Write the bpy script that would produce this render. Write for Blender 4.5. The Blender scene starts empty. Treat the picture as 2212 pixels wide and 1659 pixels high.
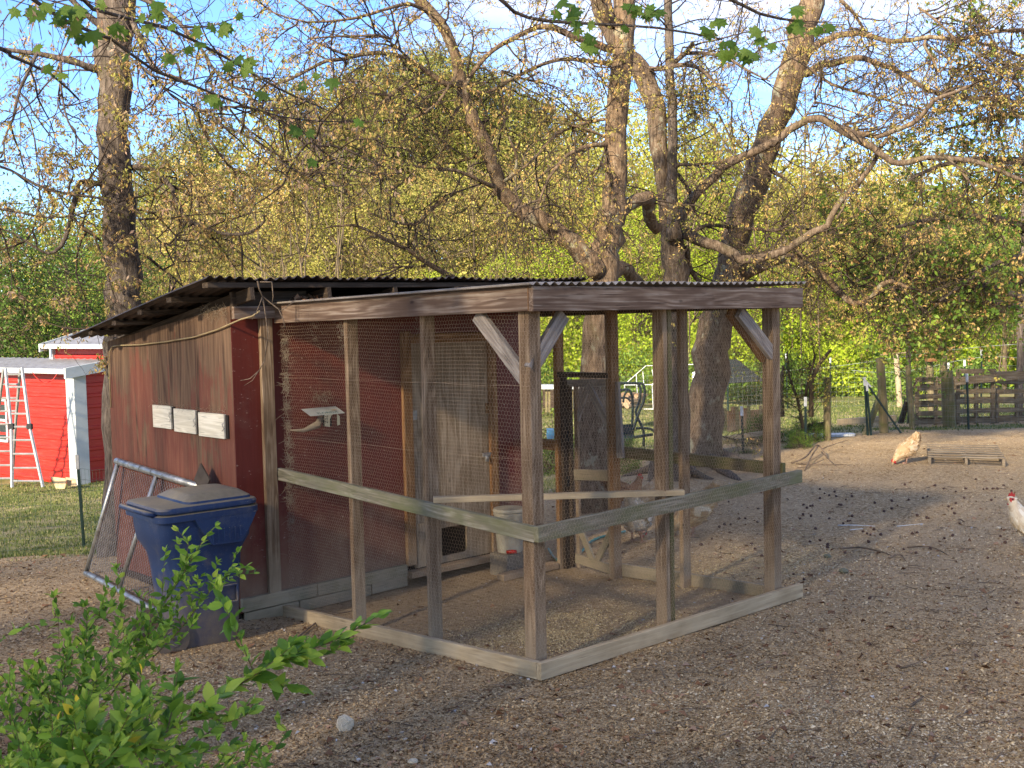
import bpy, bmesh, random
import numpy as np
from math import *
from mathutils import Vector, Matrix, Euler, noise as mnoise

S = bpy.context.scene
COL = S.collection
rng = np.random.default_rng(7)
random.seed(7)

# ------------------------------------------------------------------ camera
FPX, CX, CY = 2470., 1106., 829.5           # focal length and centre for a 2212 px wide frame
EYE, PITCH, ROLL = 2.05, atan(159/2470), 0.022
fw = np.array([0, cos(PITCH), -sin(PITCH)]); r0 = np.array([1, 0, 0.]); u0 = np.cross(r0, fw)
CR = cos(ROLL)*r0 - sin(ROLL)*u0
CU = sin(ROLL)*r0 + cos(ROLL)*u0
EP = np.array([0, 0, EYE])
cam = bpy.data.cameras.new("camera"); camo = bpy.data.objects.new("camera", cam); COL.objects.link(camo)
cam.sensor_width = 36; cam.lens = FPX/2212*36; cam.clip_end = 600; cam.clip_start = 0.05
M = Matrix((( CR[0], CU[0], -fw[0], 0), (CR[1], CU[1], -fw[1], 0), (CR[2], CU[2], -fw[2], EYE), (0, 0, 0, 1)))
camo.matrix_world = M
cam.dof.use_dof = True; cam.dof.focus_distance = 8.0; cam.dof.aperture_fstop = 14.0
S.camera = camo

# ------------------------------------------------------------------ sky, sun, exposure
SUN_EL, SUN_AZ = radians(25), radians(-147)     # azimuth of the sun measured from +Y towards +X
w = bpy.data.worlds.new("World"); S.world = w; w.use_nodes = True
nt = w.node_tree; nt.nodes.clear()
out = nt.nodes.new("ShaderNodeOutputWorld"); bg = nt.nodes.new("ShaderNodeBackground")
sky = nt.nodes.new("ShaderNodeTexSky"); sky.sky_type = 'NISHITA'; sky.sun_disc = False
sky.sun_elevation = SUN_EL; sky.sun_rotation = SUN_AZ; sky.altitude = 200; sky.air_density = 1.0; sky.dust_density = 0.25; sky.ozone_density = 1.5
tc = nt.nodes.new("ShaderNodeTexCoord"); mp = nt.nodes.new("ShaderNodeMapping"); mp.inputs['Scale'].default_value = (1, 1, 2.6)
mp.inputs['Location'].default_value = (0.37, 0.1, 0.55)
n1 = nt.nodes.new("ShaderNodeTexNoise"); n1.inputs['Scale'].default_value = 2.6; n1.inputs['Detail'].default_value = 7; n1.inputs['Roughness'].default_value = 0.55
cr = nt.nodes.new("ShaderNodeValToRGB"); cr.color_ramp.elements[0].position = 0.46; cr.color_ramp.elements[1].position = 0.74
mx = nt.nodes.new("ShaderNodeMix"); mx.data_type = 'RGBA'; mx.inputs[7].default_value = (4.0, 3.6, 3.15, 1)
nt.links.new(tc.outputs['Generated'], mp.inputs[0]); nt.links.new(mp.outputs[0], n1.inputs['Vector'])
nt.links.new(n1.outputs[0], cr.inputs[0]); nt.links.new(cr.outputs[0], mx.inputs[0]); tint = nt.nodes.new('ShaderNodeMix'); tint.data_type = 'RGBA'; tint.blend_type = 'MULTIPLY'; tint.inputs[0].default_value = 1; tint.inputs[7].default_value = (.42, .57, .86, 1)
nt.links.new(sky.outputs[0], tint.inputs[6]); nt.links.new(tint.outputs[2], mx.inputs[6])
nt.links.new(mx.outputs[2], bg.inputs[0]); nt.links.new(bg.outputs[0], out.inputs[0])
bg.inputs[1].default_value = 0.15
sl = bpy.data.lights.new("sun", 'SUN'); sl.energy = 5.0; sl.angle = radians(3.0); sl.color = (1, 0.86, 0.66)
so = bpy.data.objects.new("sun", sl); COL.objects.link(so)
SUNV = Vector((sin(SUN_AZ)*cos(SUN_EL), cos(SUN_AZ)*cos(SUN_EL), sin(SUN_EL)))
so.rotation_euler = SUNV.to_track_quat('Z', 'Y').to_euler()
so.location = (-8, -10, 12)
S.view_settings.view_transform = 'Standard'; S.view_settings.look = 'None'; S.view_settings.gamma = 1
S.view_settings.use_curve_mapping = False
S.view_settings.exposure = 1.6
S.cycles.max_bounces = 6; S.cycles.diffuse_bounces = 4; S.cycles.transparent_max_bounces = 8; S.cycles.transmission_bounces = 4
S.cycles.use_adaptive_sampling = False

# ------------------------------------------------------------------ where a sight line meets the place
def ray(px, py): return CR*((px-CX)/FPX) + CU*((CY-py)/FPX) + fw
def aty(px, py, Y): d = ray(px, py); return EP + d*(Y/d[1])
def atz(px, py, z): d = ray(px, py); return EP + d*((z-EYE)/d[2])
RC = np.array([0.1, 6.35]); TH = radians(42.5)        # front corner of the run and its heading
UV = np.array([cos(TH), sin(TH)]); VV = np.array([-sin(TH), cos(TH)])
def loc(p): q = np.array(p[:2])-RC; return np.array([q@UV, q@VV, p[2]])
def wld(u, v, z=0.): q = RC+UV*u+VV*v; return np.array([q[0], q[1], z])
def onu(px, py, u): d = ray(px, py); return loc(EP + d*((u+RC@UV)/(d[:2]@UV)))
def onv(px, py, v): d = ray(px, py); return loc(EP + d*((v+RC@VV)/(d[:2]@VV)))

# ------------------------------------------------------------------ terrain (thin plate through measured points)
CP = np.array([(0,-5,.1),(-4,0,0),(4,0,.03),(0,3,0),(-3,5,-.05),(4,5,0),(.1,6.35,-.05),(-1.76,8.38,-.17),(2,8.1,-.07),(.72,9.2,-.13),
 (4,10,-.06),(7,14.5,-.06),(3,14,-.1),(-3.6,9.7,-.12),(-5.1,13.5,-.66),(-9,24,-1.42),(-4,22,-1.25),(9,20,-.22),(5,20,-.24),(9,24,-.42),(3,23,-.6),
 (2,32,-.95),(12,32,-.8),(-20,35,-2.0),(0,50,-1.2),(20,50,-.9),(25,20,-.3),(-15,10,-.5),(-15,20,-1.3),(60,80,1.),(-60,80,0.5),(0,100,2.5),(100,150,4),(-100,150,4),
 (0,-20,.3),(20,-10,.1),(-20,-10,0.1),(0,200,6),(60,0,0),(-60,0,0),(-1,4,0),(2,4,0),(-2.2,7.5,-.12),(1,6,-.03),(1.3,8.0,-.06)], float)
def _U(r): return np.where(r > 1e-9, r*r*np.log(np.maximum(r, 1e-9)), 0.)
_n = len(CP); _K = _U(np.linalg.norm(CP[:, None, :2]-CP[None, :, :2], axis=2)) + np.eye(_n)*0.02
_P = np.c_[np.ones(_n), CP[:, :2]]
_A = np.block([[_K, _P], [_P.T, np.zeros((3, 3))]]); _W = np.linalg.solve(_A, np.r_[CP[:, 2], 0, 0, 0])
def gz(x, y):
    x = np.atleast_1d(np.asarray(x, float)); y = np.atleast_1d(np.asarray(y, float))
    z = _W[_n] + _W[_n+1]*x + _W[_n+2]*y
    for i in range(_n): z = z + _W[i]*_U(np.hypot(x-CP[i, 0], y-CP[i, 1]))
    z = z + 0.012*np.sin(x*2.1+1.3*np.sin(y*1.1))*np.cos(y*1.7+x*.6) + .006*np.sin(x*7.3+y*3.1)*np.sin(y*6.1-x*2.3)
    return z
def g1(x, y): return float(gz(x, y)[0])
def ground_at(px, py):
    z = -.1
    for _ in range(12):
        p = atz(px, py, z); z = .5*z+.5*g1(p[0], p[1])
    return atz(px, py, g1(p[0], p[1]))

# ------------------------------------------------------------------ mesh helpers
def tag(o, label=None, cat=None, group=None, kind=None):
    if label: o['label'] = label
    if cat: o['category'] = cat
    if group: o['group'] = group
    if kind: o['kind'] = kind
    return o
def link(name, me, parent=None, mat=None):
    o = bpy.data.objects.new(name, me); COL.objects.link(o)
    if parent is not None: o.parent = parent
    if mat is not None and me is not None and len(me.materials) == 0: me.materials.append(mat)
    return o
def empty(name, p, rz=0, label=None, cat=None, group=None):
    o = bpy.data.objects.new(name, None); COL.objects.link(o); o.location = p; o.rotation_euler = (0, 0, rz); o.empty_display_size = .1
    return tag(o, label, cat, group)
def np_mesh(name, V, F, rnd=None, smooth=False):
    V = np.asarray(V, np.float32); F = np.asarray(F, np.int32); k = F.shape[1]
    me = bpy.data.meshes.new(name); me.vertices.add(len(V)); me.vertices.foreach_set('co', V.ravel())
    me.loops.add(F.size); me.loops.foreach_set('vertex_index', F.ravel())
    me.polygons.add(len(F)); me.polygons.foreach_set('loop_start', np.arange(0, F.size, k, dtype=np.int32))
    if smooth: me.polygons.foreach_set('use_smooth', np.ones(len(F), bool))
    me.update(calc_edges=True)
    if rnd is not None:
        a = me.attributes.new('rnd', 'FLOAT', 'FACE'); a.data.foreach_set('value', np.asarray(rnd, np.float32))
    return me
class MB:
    def __init__(s): s.v = []; s.f = []
    def add(s, V, F):
        b = len(s.v); s.v.extend([tuple(map(float, p)) for p in V]); s.f.extend([tuple(int(i)+b for i in f) for f in F]); return s
    def box(s, c, d, m=None):
        V = [Vector(((i&1)-.5)*1. for i in (0,)) for _ in ()]
        V = [Vector(((x-.5)*d[0], (y-.5)*d[1], (z-.5)*d[2])) for x in (0, 1) for y in (0, 1) for z in (0, 1)]
        if m is not None: V = [m @ p for p in V]
        V = [p+Vector(c) for p in V]
        return s.add(V, [(0,1,3,2),(4,6,7,5),(0,4,5,1),(2,3,7,6),(0,2,6,4),(1,5,7,3)])
    def tube(s, pts, rad, n=8, cap=True, jit=0, seed=0):
        pts = [Vector(p) for p in pts]; m = len(pts)
        if not hasattr(rad, '__len__'): rad = [rad]*m
        T = [(pts[min(i+1, m-1)]-pts[max(i-1, 0)]).normalized() for i in range(m)]
        a = T[0].orthogonal().normalized(); V = []
        for i in range(m):
            a = (a - T[i]*a.dot(T[i])).normalized(); b = T[i].cross(a)
            for k in range(n):
                t = 2*pi*k/n; r = rad[i]
                if jit: 
                    q = a*cos(t)+b*sin(t); r *= 1+jit*mnoise.noise((pts[i]+q*rad[i])*Vector((4, 4, 1.2)) if False else Vector(((pts[i].x+q.x*rad[i])*5, (pts[i].y+q.y*rad[i])*5, pts[i].z*1.6+seed)))
                V.append(pts[i]+(a*cos(t)+b*sin(t))*r)
        F = [(i*n+k, i*n+(k+1) % n, (i+1)*n+(k+1) % n, (i+1)*n+k) for i in range(m-1) for k in range(n)]
        if cap: F += [tuple(range(n-1, -1, -1)), tuple((m-1)*n+k for k in range(n))]
        return s.add(V, F)
    def loft(s, rings, cap=True):
        n = len(rings[0]); V = [p for r in rings for p in r]
        F = [(i*n+k, i*n+(k+1) % n, (i+1)*n+(k+1) % n, (i+1)*n+k) for i in range(len(rings)-1) for k in range(n)]
        if cap: F += [tuple(range(n-1, -1, -1)), tuple((len(rings)-1)*n+k for k in range(n))]
        return s.add(V, F)
    def mesh(s, name, smooth=False, bev=0):
        me = bpy.data.meshes.new(name); me.from_pydata(s.v, [], s.f)
        if bev:
            bm = bmesh.new(); bm.from_mesh(me); bmesh.ops.bevel(bm, geom=bm.edges[:], offset=bev, segments=1, affect='EDGES'); bm.to_mesh(me); bm.free()
        if smooth: me.polygons.foreach_set('use_smooth', [True]*len(me.polygons))
        me.update(); return me
    def build(s, name, mat, parent=None, smooth=False, bev=0):
        return link(name, s.mesh(name, smooth, bev), parent, mat)
def smooth_by_angle(o, a=40):
    me = o.data
    me.polygons.foreach_set('use_smooth', [True]*len(me.polygons))
    try: me.set_sharp_from_angle(angle=radians(a))
    except Exception: pass
_plank = {}
def plank_mesh(L, w, t, mat, bev=.003, warp=0):
    key = (round(L, 3), round(w, 3), round(t, 3), mat.name)
    if key not in _plank:
        bm = bmesh.new(); bmesh.ops.create_cube(bm, size=1)
        for v in bm.verts: v.co = Vector((v.co.x*L, v.co.y*t, v.co.z*w))
        if bev: bmesh.ops.bevel(bm, geom=bm.edges[:], offset=min(bev, t*.2), segments=1, affect='EDGES')
        me = bpy.data.meshes.new("plank"); bm.to_mesh(me); bm.free(); me.materials.append(mat); _plank[key] = me
    return _plank[key]
def board(parent, name, p0, p1, w, t, mat, up=(0, 0, 1), bev=.003):
    """a sawn board from p0 to p1 (centre line); w across 'up', t the other way"""
    p0 = Vector(p0); p1 = Vector(p1); X = (p1-p0); L = X.length; X.normalize()
    Z = Vector(up); Z = (Z-X*Z.dot(X)).normalized(); Y = Z.cross(X)
    o = link(name, plank_mesh(L, w, t, mat, bev), parent)
    m = Matrix((X, Y, Z)).transposed().to_4x4(); m.translation = (p0+p1)/2
    o.matrix_basis = m
    return o
def segs_prism(P0, P1, r0, r1, n=3):
    """many straight thin sticks at once"""
    P0 = np.asarray(P0, float); P1 = np.asarray(P1, float); N = len(P0)
    r0 = np.broadcast_to(np.asarray(r0, float), (N,)); r1 = np.broadcast_to(np.asarray(r1, float), (N,))
    T = P1-P0; T /= np.maximum(np.linalg.norm(T, axis=1, keepdims=True), 1e-9)
    H = np.where(np.abs(T[:, 2:3]) < .9, [[0, 0, 1.]], [[1., 0, 0]])
    A = np.cross(T, H); A /= np.linalg.norm(A, axis=1, keepdims=True); B = np.cross(T, A)
    V = np.zeros((N, 2*n, 3))
    for k in range(n):
        q = A*cos(2*pi*k/n)+B*sin(2*pi*k/n)
        V[:, k] = P0+q*r0[:, None]; V[:, n+k] = P1+q*r1[:, None]
    f = np.array([[k, (k+1) % n, n+(k+1) % n, n+k] for k in range(n)])
    F = (np.arange(N)[:, None, None]*2*n+f[None]).reshape(-1, 4)
    return V.reshape(-1, 3), F
def quads(P, A, B, shape=((-.5, 0), (0, -.5), (.5, 0), (0, .5)), bend=0):
    """many leaf quads: centre P, long axis A, width axis B (already scaled)"""
    N = len(P); V = np.zeros((N, 4, 3))
    for k, (a, b) in enumerate(shape): V[:, k] = P + A*a + B*b
    if bend:
        Nn = np.cross(A, B); Nn /= np.maximum(np.linalg.norm(Nn, axis=1, keepdims=True), 1e-9)
        s = np.linalg.norm(A, axis=1, keepdims=True)*bend; V[:, 0] -= Nn*s; V[:, 2] -= Nn*s
    return V.reshape(-1, 3), np.arange(N*4).reshape(-1, 4)
def unit(a): return a/np.maximum(np.linalg.norm(a, axis=-1, keepdims=True), 1e-9)
def rvec(n): return unit(rng.normal(size=(n, 3)))

# ------------------------------------------------------------------ materials
def mat_new(name, rough=.8, spec=.25):
    m = bpy.data.materials.new(name); m.use_nodes = True; b = m.node_tree.nodes['Principled BSDF']
    b.inputs['Roughness'].default_value = rough; b.inputs['Specular IOR Level'].default_value = spec
    return m, m.node_tree, b
class G:
    """small node-graph helper"""
    def __init__(s, nt): s.nt = nt
    def n(s, t, **k):
        x = s.nt.nodes.new(t)
        for a, b in k.items(): setattr(x, a, b)
        return x
    def l(s, a, b): s.nt.links.new(a, b)
    def co(s, kind='Object', scale=(1, 1, 1), rand=False):
        t = s.n("ShaderNodeTexCoord"); m = s.n("ShaderNodeMapping"); m.inputs['Scale'].default_value = scale; s.l(t.outputs[kind], m.inputs[0])
        if rand:
            i = s.n("ShaderNodeObjectInfo"); c = s.n("ShaderNodeCombineXYZ"); q = s.n("ShaderNodeMath", operation='MULTIPLY'); q.inputs[1].default_value = 37.
            s.l(i.outputs['Random'], q.inputs[0]); s.l(q.outputs[0], c.inputs[0]); s.l(q.outputs[0], c.inputs[1]); s.l(c.outputs[0], m.inputs['Location'])
        return m.outputs[0]
    def noise(s, vec, sc, det=4, ro=.55, dist=0, out=0):
        x = s.n("ShaderNodeTexNoise"); x.inputs['Scale'].default_value = sc; x.inputs['Detail'].default_value = det; x.inputs['Roughness'].default_value = ro
        x.inputs['Distortion'].default_value = dist
        if vec is not None: s.l(vec, x.inputs['Vector'])
        return x.outputs[out]
    def vor(s, vec, sc, feat='F1', out='Distance', rnd=1.):
        x = s.n("ShaderNodeTexVoronoi", feature=feat); x.inputs['Scale'].default_value = sc; x.inputs['Randomness'].default_value = rnd
        s.l(vec, x.inputs['Vector']); return x.outputs[out]
    def math(s, op, a, b=None, c=None, clamp=False):
        x = s.n("ShaderNodeMath", operation=op, use_clamp=clamp)
        for i, q in enumerate((a, b, c)):
            if q is None: continue
            if isinstance(q, (int, float)): x.inputs[i].default_value = q
            else: s.l(q, x.inputs[i])
        return x.outputs[0]
    def ramp(s, v, stops, interp='LINEAR'):
        x = s.n("ShaderNodeValToRGB"); e = x.color_ramp.elements; x.color_ramp.interpolation = interp
        while len(e) > 1: e.remove(e[0])
        e[0].position = stops[0][0]; e[0].color = col(stops[0][1])
        for p, c in stops[1:]:
            q = e.new(p); q.color = col(c)
        s.l(v, x.inputs[0]); return x.outputs[0]
    def mix(s, f, a, b, mode='MIX'):
        x = s.n("ShaderNodeMix", data_type='RGBA', blend_type=mode)
        for i, q in ((0, f), (6, a), (7, b)):
            if isinstance(q, (int, float)): x.inputs[i].default_value = q
            elif isinstance(q, tuple): x.inputs[i].default_value = col(q)
            else: s.l(q, x.inputs[i])
        return x.outputs[2]
    def bump(s, h, bsdf, strength=.5, dist=.01):
        x = s.n("ShaderNodeBump"); x.inputs['Strength'].default_value = strength; x.inputs['Distance'].default_value = dist
        s.l(h, x.inputs['Height']); s.l(x.outputs[0], bsdf.inputs['Normal'])
    def sep(s, v):
        x = s.n("ShaderNodeSeparateXYZ"); s.l(v, x.inputs[0]); return x.outputs
def col(c): return (c, c, c, 1) if isinstance(c, (int, float)) else tuple(c)+((1,) if len(c) == 3 else ())

def wood(name, dark, mid, light, moss=None, moss_amt=.5, dust=None, axis=0, fig=1.0, rough=.85, bump=.5, dust_z=None):
    m, t, b = mat_new(name, rough); g = G(t)
    sc = [6.5, 6.5, 6.5]; sc[axis] = .6; s2 = [75, 75, 75]; s2[axis] = 2.2
    v1 = g.co('Object', tuple(sc), True); v2 = g.co('Object', tuple(s2), True); v3 = g.co('Object', (1, 1, 1), True)
    f = g.noise(v1, 1.4, 2, .5, .3)
    rings = g.math('MULTIPLY_ADD', g.math('SINE', g.math('MULTIPLY', f, 60*fig)), .5, .5)
    fine = g.noise(v2, 1, 4, .65)
    k = g.math('ADD', g.math('MULTIPLY', rings, .24), g.math('MULTIPLY', fine, .92))
    c = g.ramp(k, [(.30, dark), (.52, tuple(.55*a+.45*e for a, e in zip(mid, dark))), (.62, mid), (.82, light)])
    crack = g.noise(g.co('Object', tuple((5 if i == axis else 110) for i in range(3)), True), 1, 2, .5); c = g.mix(g.ramp(crack, [(.30, .75), (.38, 0)]), c, tuple(q*.4 for q in dark))
    blot = g.noise(v3, 2.2, 5, .6)
    c = g.mix(g.ramp(blot, [(.35, 0), (.7, 1)]), c, g.mix(.75, c, dark if moss is None else mid))
    kn = g.vor(g.co('Object', (3, 7, 7) if axis == 0 else ((7, 7, 3) if axis == 2 else (7, 3, 7)), True), 1.)
    c = g.mix(g.ramp(kn, [(.045, .8), (.10, 0)]), c, tuple(q*.45 for q in dark))
    if moss:
        mn = g.noise(g.co('Object', (2, 5, 5), True), 1.8, 6, .65)
        c = g.mix(g.math('MULTIPLY', g.ramp(mn, [(.5-.25*moss_amt, 0), (.72-.2*moss_amt, 1)]), .85), c, g.mix(fine, tuple(q*.6 for q in moss), moss))
    if dust:
        dn = g.noise(v3, 5, 5, .6)
        c = g.mix(g.math('MULTIPLY', g.ramp(dn, [(.3, 0), (.65, 1)]), .75), c, dust)
    if dust_z:      # mud splashed up from the ground: world height band
        zc, zh, dc = dust_z
        ge = g.n("ShaderNodeNewGeometry"); z = g.sep(ge.outputs['Position'])[2]
        q = g.math('ADD', g.math('DIVIDE', g.math('SUBTRACT', zc, z), zh), g.math('MULTIPLY', g.math('SUBTRACT', g.noise(ge.outputs['Position'], 6, 5, .6), .5), 1.3))
        c = g.mix(g.math('MULTIPLY', g.ramp(q, [(0, 0), (1, 1)]), .85), c, dc)
    g.l(c, b.inputs['Base Color']); g.bump(g.math('ADD', g.math('MULTIPLY', rings, .35), fine), b, bump, .003)
    return m
MUD = (.33, .25, .16)
W_grey = wood("weathered grey wood", (.11, .08, .056), (.22, .165, .115), (.34, .275, .20))
W_post = wood("weathered post wood", (.12, .072, .038), (.25, .168, .098), (.40, .295, .19), dust_z=(.45, .5, MUD))
W_beam = wood("brown grey beam wood", (.085, .05, .032), (.20, .14, .098), (.33, .265, .205), fig=.8)
W_rail = wood("mossy rail wood", (.11, .095, .06), (.22, .19, .13), (.34, .30, .225), moss=(.165, .165, .07), moss_amt=.4)
W_tan = wood("dusty tan lumber", (.26, .19, .105), (.44, .33, .195), (.56, .44, .28), dust=(.44, .34, .21), fig=.7)
W_orange = wood("orange brown lumber", (.12, .055, .018), (.24, .12, .045), (.36, .21, .10), dust_z=(.35, .5, MUD))
W_mossbrown = wood("mossy brown sill wood", (.09, .06, .03), (.17, .12, .06), (.25, .19, .11), moss=(.11, .11, .035), moss_amt=.55)
W_skirt = wood("dusty foundation timber", (.15, .125, .08), (.25, .21, .14), (.34, .29, .20), moss=(.20, .19, .09), moss_amt=.25, dust=(.37, .295, .19))
W_brace = wood("pale grey brace wood", (.16, .135, .115), (.29, .25, .215), (.42, .38, .33))
W_pallet = wood("grey brown pallet wood", (.11, .078, .045), (.22, .165, .10), (.34, .27, .175))
W_palflat = wood("tan pallet wood", (.16, .12, .075), (.28, .22, .145), (.38, .315, .215))
W_fence = wood("mossy fence post wood", (.10, .08, .04), (.20, .155, .085), (.30, .24, .14), axis=2, moss=(.15, .15, .05), moss_amt=.4)
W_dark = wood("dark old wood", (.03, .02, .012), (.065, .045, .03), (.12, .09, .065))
W_palefence = wood("pale fence post wood", (.25, .2, .12), (.4, .32, .2), (.5, .42, .28), axis=2)
W_door = wood("weathered plywood door", (.17, .115, .065), (.33, .245, .16), (.44, .345, .24), fig=.9, axis=2, dust_z=(.3, .5, MUD))
W_white = wood("whitewashed nest flap boards", (.50, .45, .34), (.66, .61, .49), (.74, .69, .57), fig=1.2, axis=1)

def plain(name, c, rough=.6, metal=0, spec=.4, var=.25, sc=8, bump=0, c2=None):
    m, t, b = mat_new(name, rough, spec); g = G(t); b.inputs['Metallic'].default_value = metal
    v = g.co('Object'); n = g.noise(v, sc, 6, .6)
    c2 = c2 or tuple(q*(1-var*1.6) for q in c)
    g.l(g.ramp(n, [(.3, c2), (.65, c)]), b.inputs['Base Color'])
    if bump: g.bump(n, b, bump, .01)
    return m
M_wire = plain("galvanised chicken wire", (.46, .33, .22), .5, .2, .4, .3, 30)
M_galv = plain("galvanised pipe", (.42, .41, .38), .42, .75, .5, .35, 12)
M_fwire = plain("green fence wire", (.10, .15, .11), .6, .3)
M_fwire2 = plain("grey fence wire", (.30, .33, .30), .6, .3)
M_tpost = plain("dark green steel post", (.015, .035, .028), .5, 0, .4)
M_tip = plain("white painted post tip", (.75, .76, .74), .5)
M_black = plain("black rubber", (.012, .012, .013), .7)
M_dark = plain("dark interior", (.02, .014, .01), .9)  # near-black, puts the inside shade into the colour of floor and flap gaps
M_steel = plain("rusty steel plate", (.10, .075, .055), .6, .5, c2=(.05, .035, .025))
M_alu = plain("worn aluminium ladder", (.40, .40, .38), .4, .5, .5, .25)
M_teal = plain("teal garden hose", (.03, .23, .20), .45, 0, .5)
M_bucket = plain("dusty cream plastic", (.42, .38, .29), .55, 0, .4)
M_cinder = plain("dusty concrete block", (.25, .21, .155), .95, 0, .2, bump=.4, sc=30)
M_redp = plain("red plastic", (.5, .02, .01), .5)
M_glider = plain("dark green painted steel tube", (.03, .055, .05), .45, .2, .5)
M_cushion = plain("blue green cushion fabric", (.035, .06, .07), .9)
M_blue = plain("light blue plastic", (.12, .33, .5), .5)
M_osb = plain("raw plywood sheet", (.55, .42, .24), .8, sc=14)
M_white = plain("white painted metal", (.47, .50, .48), .5, 0, .4, .12, 3)
M_tarp = plain("grey green tarp", (.022, .028, .022), .85)
M_tarpw = plain("white tarp side", (.8, .82, .84), .7, var=.1)
M_pvc = plain("white frame pipe", (.72, .74, .72), .5, var=.1)
M_stone = plain("pale stone", (.62, .52, .37), .85, 0, .3, .3, 14, bump=.5)
M_stone2 = plain("greenish stone", (.20, .19, .12), .9, 0, .3, .3, 14, bump=.5)
M_cob = plain("dusty cobweb and straw", (.30, .235, .16), .95)
M_cable = plain("tan cable", (.33, .25, .13), .7)
M_gravel = plain("pale water trough", (.6, .62, .62), .5)
M_glass = plain("dark window glass", (.03, .04, .045), .1, 0, .8)

def siding_faded():
    m, t, b = mat_new("faded red weathered siding", .85); g = G(t)
    v = g.co('Object', (10, 10, .55)); v2 = g.co('Object', (80, 80, 2.2)); v3 = g.co('Object', (1.4, 1.4, 1.0))
    st = g.noise(v, 1.6, 6, .7, .4); fine = g.noise(v2, 1.5, 5, .7)
    z = g.sep(g.co('Object'))[2]
    big = g.noise(v3, 1.2, 5, .65)
    c = g.mix(g.ramp(st, [(.36, 0), (.62, 1)]), (.045, .022, .013), (.155, .09, .052))
    fig = g.math('MULTIPLY_ADD', g.math('SINE', g.math('MULTIPLY', g.noise(g.co('Object', (3.5, 3.5, .4)), 1.2, 2, .5, .3), 70)), .5, .5)
    c = g.mix(g.math('MULTIPLY', fig, .3), c, (.24, .155, .09))
    redm = g.math('ADD', g.math('MULTIPLY', g.math('SUBTRACT', 1.75, z), .30), g.math('ADD', g.math('MULTIPLY', big, 1.0), g.math('MULTIPLY', st, .7)))
    c = g.mix(g.math('MULTIPLY', g.ramp(redm, [(.92, 0), (1.35, 1)]), .7), c, g.mix(fine, (.085, .013, .009), (.19, .058, .036)))
    c = g.mix(g.math('MULTIPLY', g.ramp(fine, [(.60, 0), (.78, 1)]), .6), c, (.29, .21, .14))
    c = g.mix(g.math('MULTIPLY', g.ramp(g.noise(g.co('Object', (5, 5, .35)), 1.1, 3, .6), [(.5, 0), (.72, 1)]), .5), c, (.03, .02, .014))
    g.l(c, b.inputs['Base Color']); g.bump(g.math('ADD', fine, st), b, .6, .004); return m
M_faded = siding_faded()
def red_paint():
    m, t, b = mat_new("dark red painted siding with dust", .6, .3); g = G(t)
    v = g.co('Object', (40, 40, 2.)); n = g.noise(v, 1, 4, .6); v3 = g.co('Object', (3, 3, 2)); z = g.sep(g.co('Object'))[2]
    c = g.mix(n, (.080, .010, .006), (.145, .024, .014))
    d = g.math('ADD', g.math('MULTIPLY', g.math('SUBTRACT', .72, z), 1.25), g.math('MULTIPLY', g.math('SUBTRACT', g.noise(v3, 1.1, 6, .65), .5), 1.7))
    c = g.mix(g.math('MULTIPLY', g.ramp(d, [(.1, 0), (1.0, 1)]), .8), c, (.24, .16, .10))
    d2 = g.noise(g.co('Object', (2.2, 2.2, 3)), 1.6, 6, .7); c = g.mix(g.math('MULTIPLY', g.ramp(d2, [(.56, 0), (.75, 1)]), .35), c, (.13, .07, .05))
    sp = g.noise(g.co('Object', (30, 30, 60)), 1, 2, .5); c = g.mix(g.ramp(sp, [(.70, 0), (.74, .6)]), c, (.35, .25, .2))
    g.l(c, b.inputs['Base Color']); g.bump(n, b, .3, .003); return m
M_red = red_paint()
def barn_red():
    m, t, b = mat_new("bright red ribbed metal", .42, .45); g = G(t)
    n = g.noise(g.co('Object'), 1.3, 7, .7); n2 = g.noise(g.co('Object', (.6, .6, 9)), 3, 6, .7)
    c = g.mix(n, (.30, .010, .006), (.46, .022, .012)); c = g.mix(g.math('MULTIPLY', g.ramp(n2, [(.5, 0), (.8, 1)]), .18), c, (.7, .25, .2))
    g.l(c, b.inputs['Base Color']); return m
M_barn = barn_red()
def metal_roof(name, c1, c2, c3, rough=.6):
    m, t, b = mat_new(name, rough, .4); g = G(t); b.inputs['Metallic'].default_value = .15
    n = g.noise(g.co('Object', (1, 1, 1)), 4, 7, .7); n2 = g.noise(g.co('Object'), 25, 3, .6)
    c = g.ramp(n, [(.3, c1), (.5, c2), (.7, c3)]); c = g.mix(g.math('MULTIPLY', n2, .4), c, c1)
    g.l(c, b.inputs['Base Color']); return m
M_roof = metal_roof("dark rusted corrugated iron", (.02, .015, .012), (.05, .035, .027), (.11, .075, .055))
M_runroof = metal_roof("dull corrugated iron", (.12, .095, .075), (.24, .205, .17), (.36, .33, .29))
M_barnroof = metal_roof("grey ribbed barn roof", (.14, .14, .145), (.23, .23, .24), (.30, .31, .32), .5)

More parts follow.
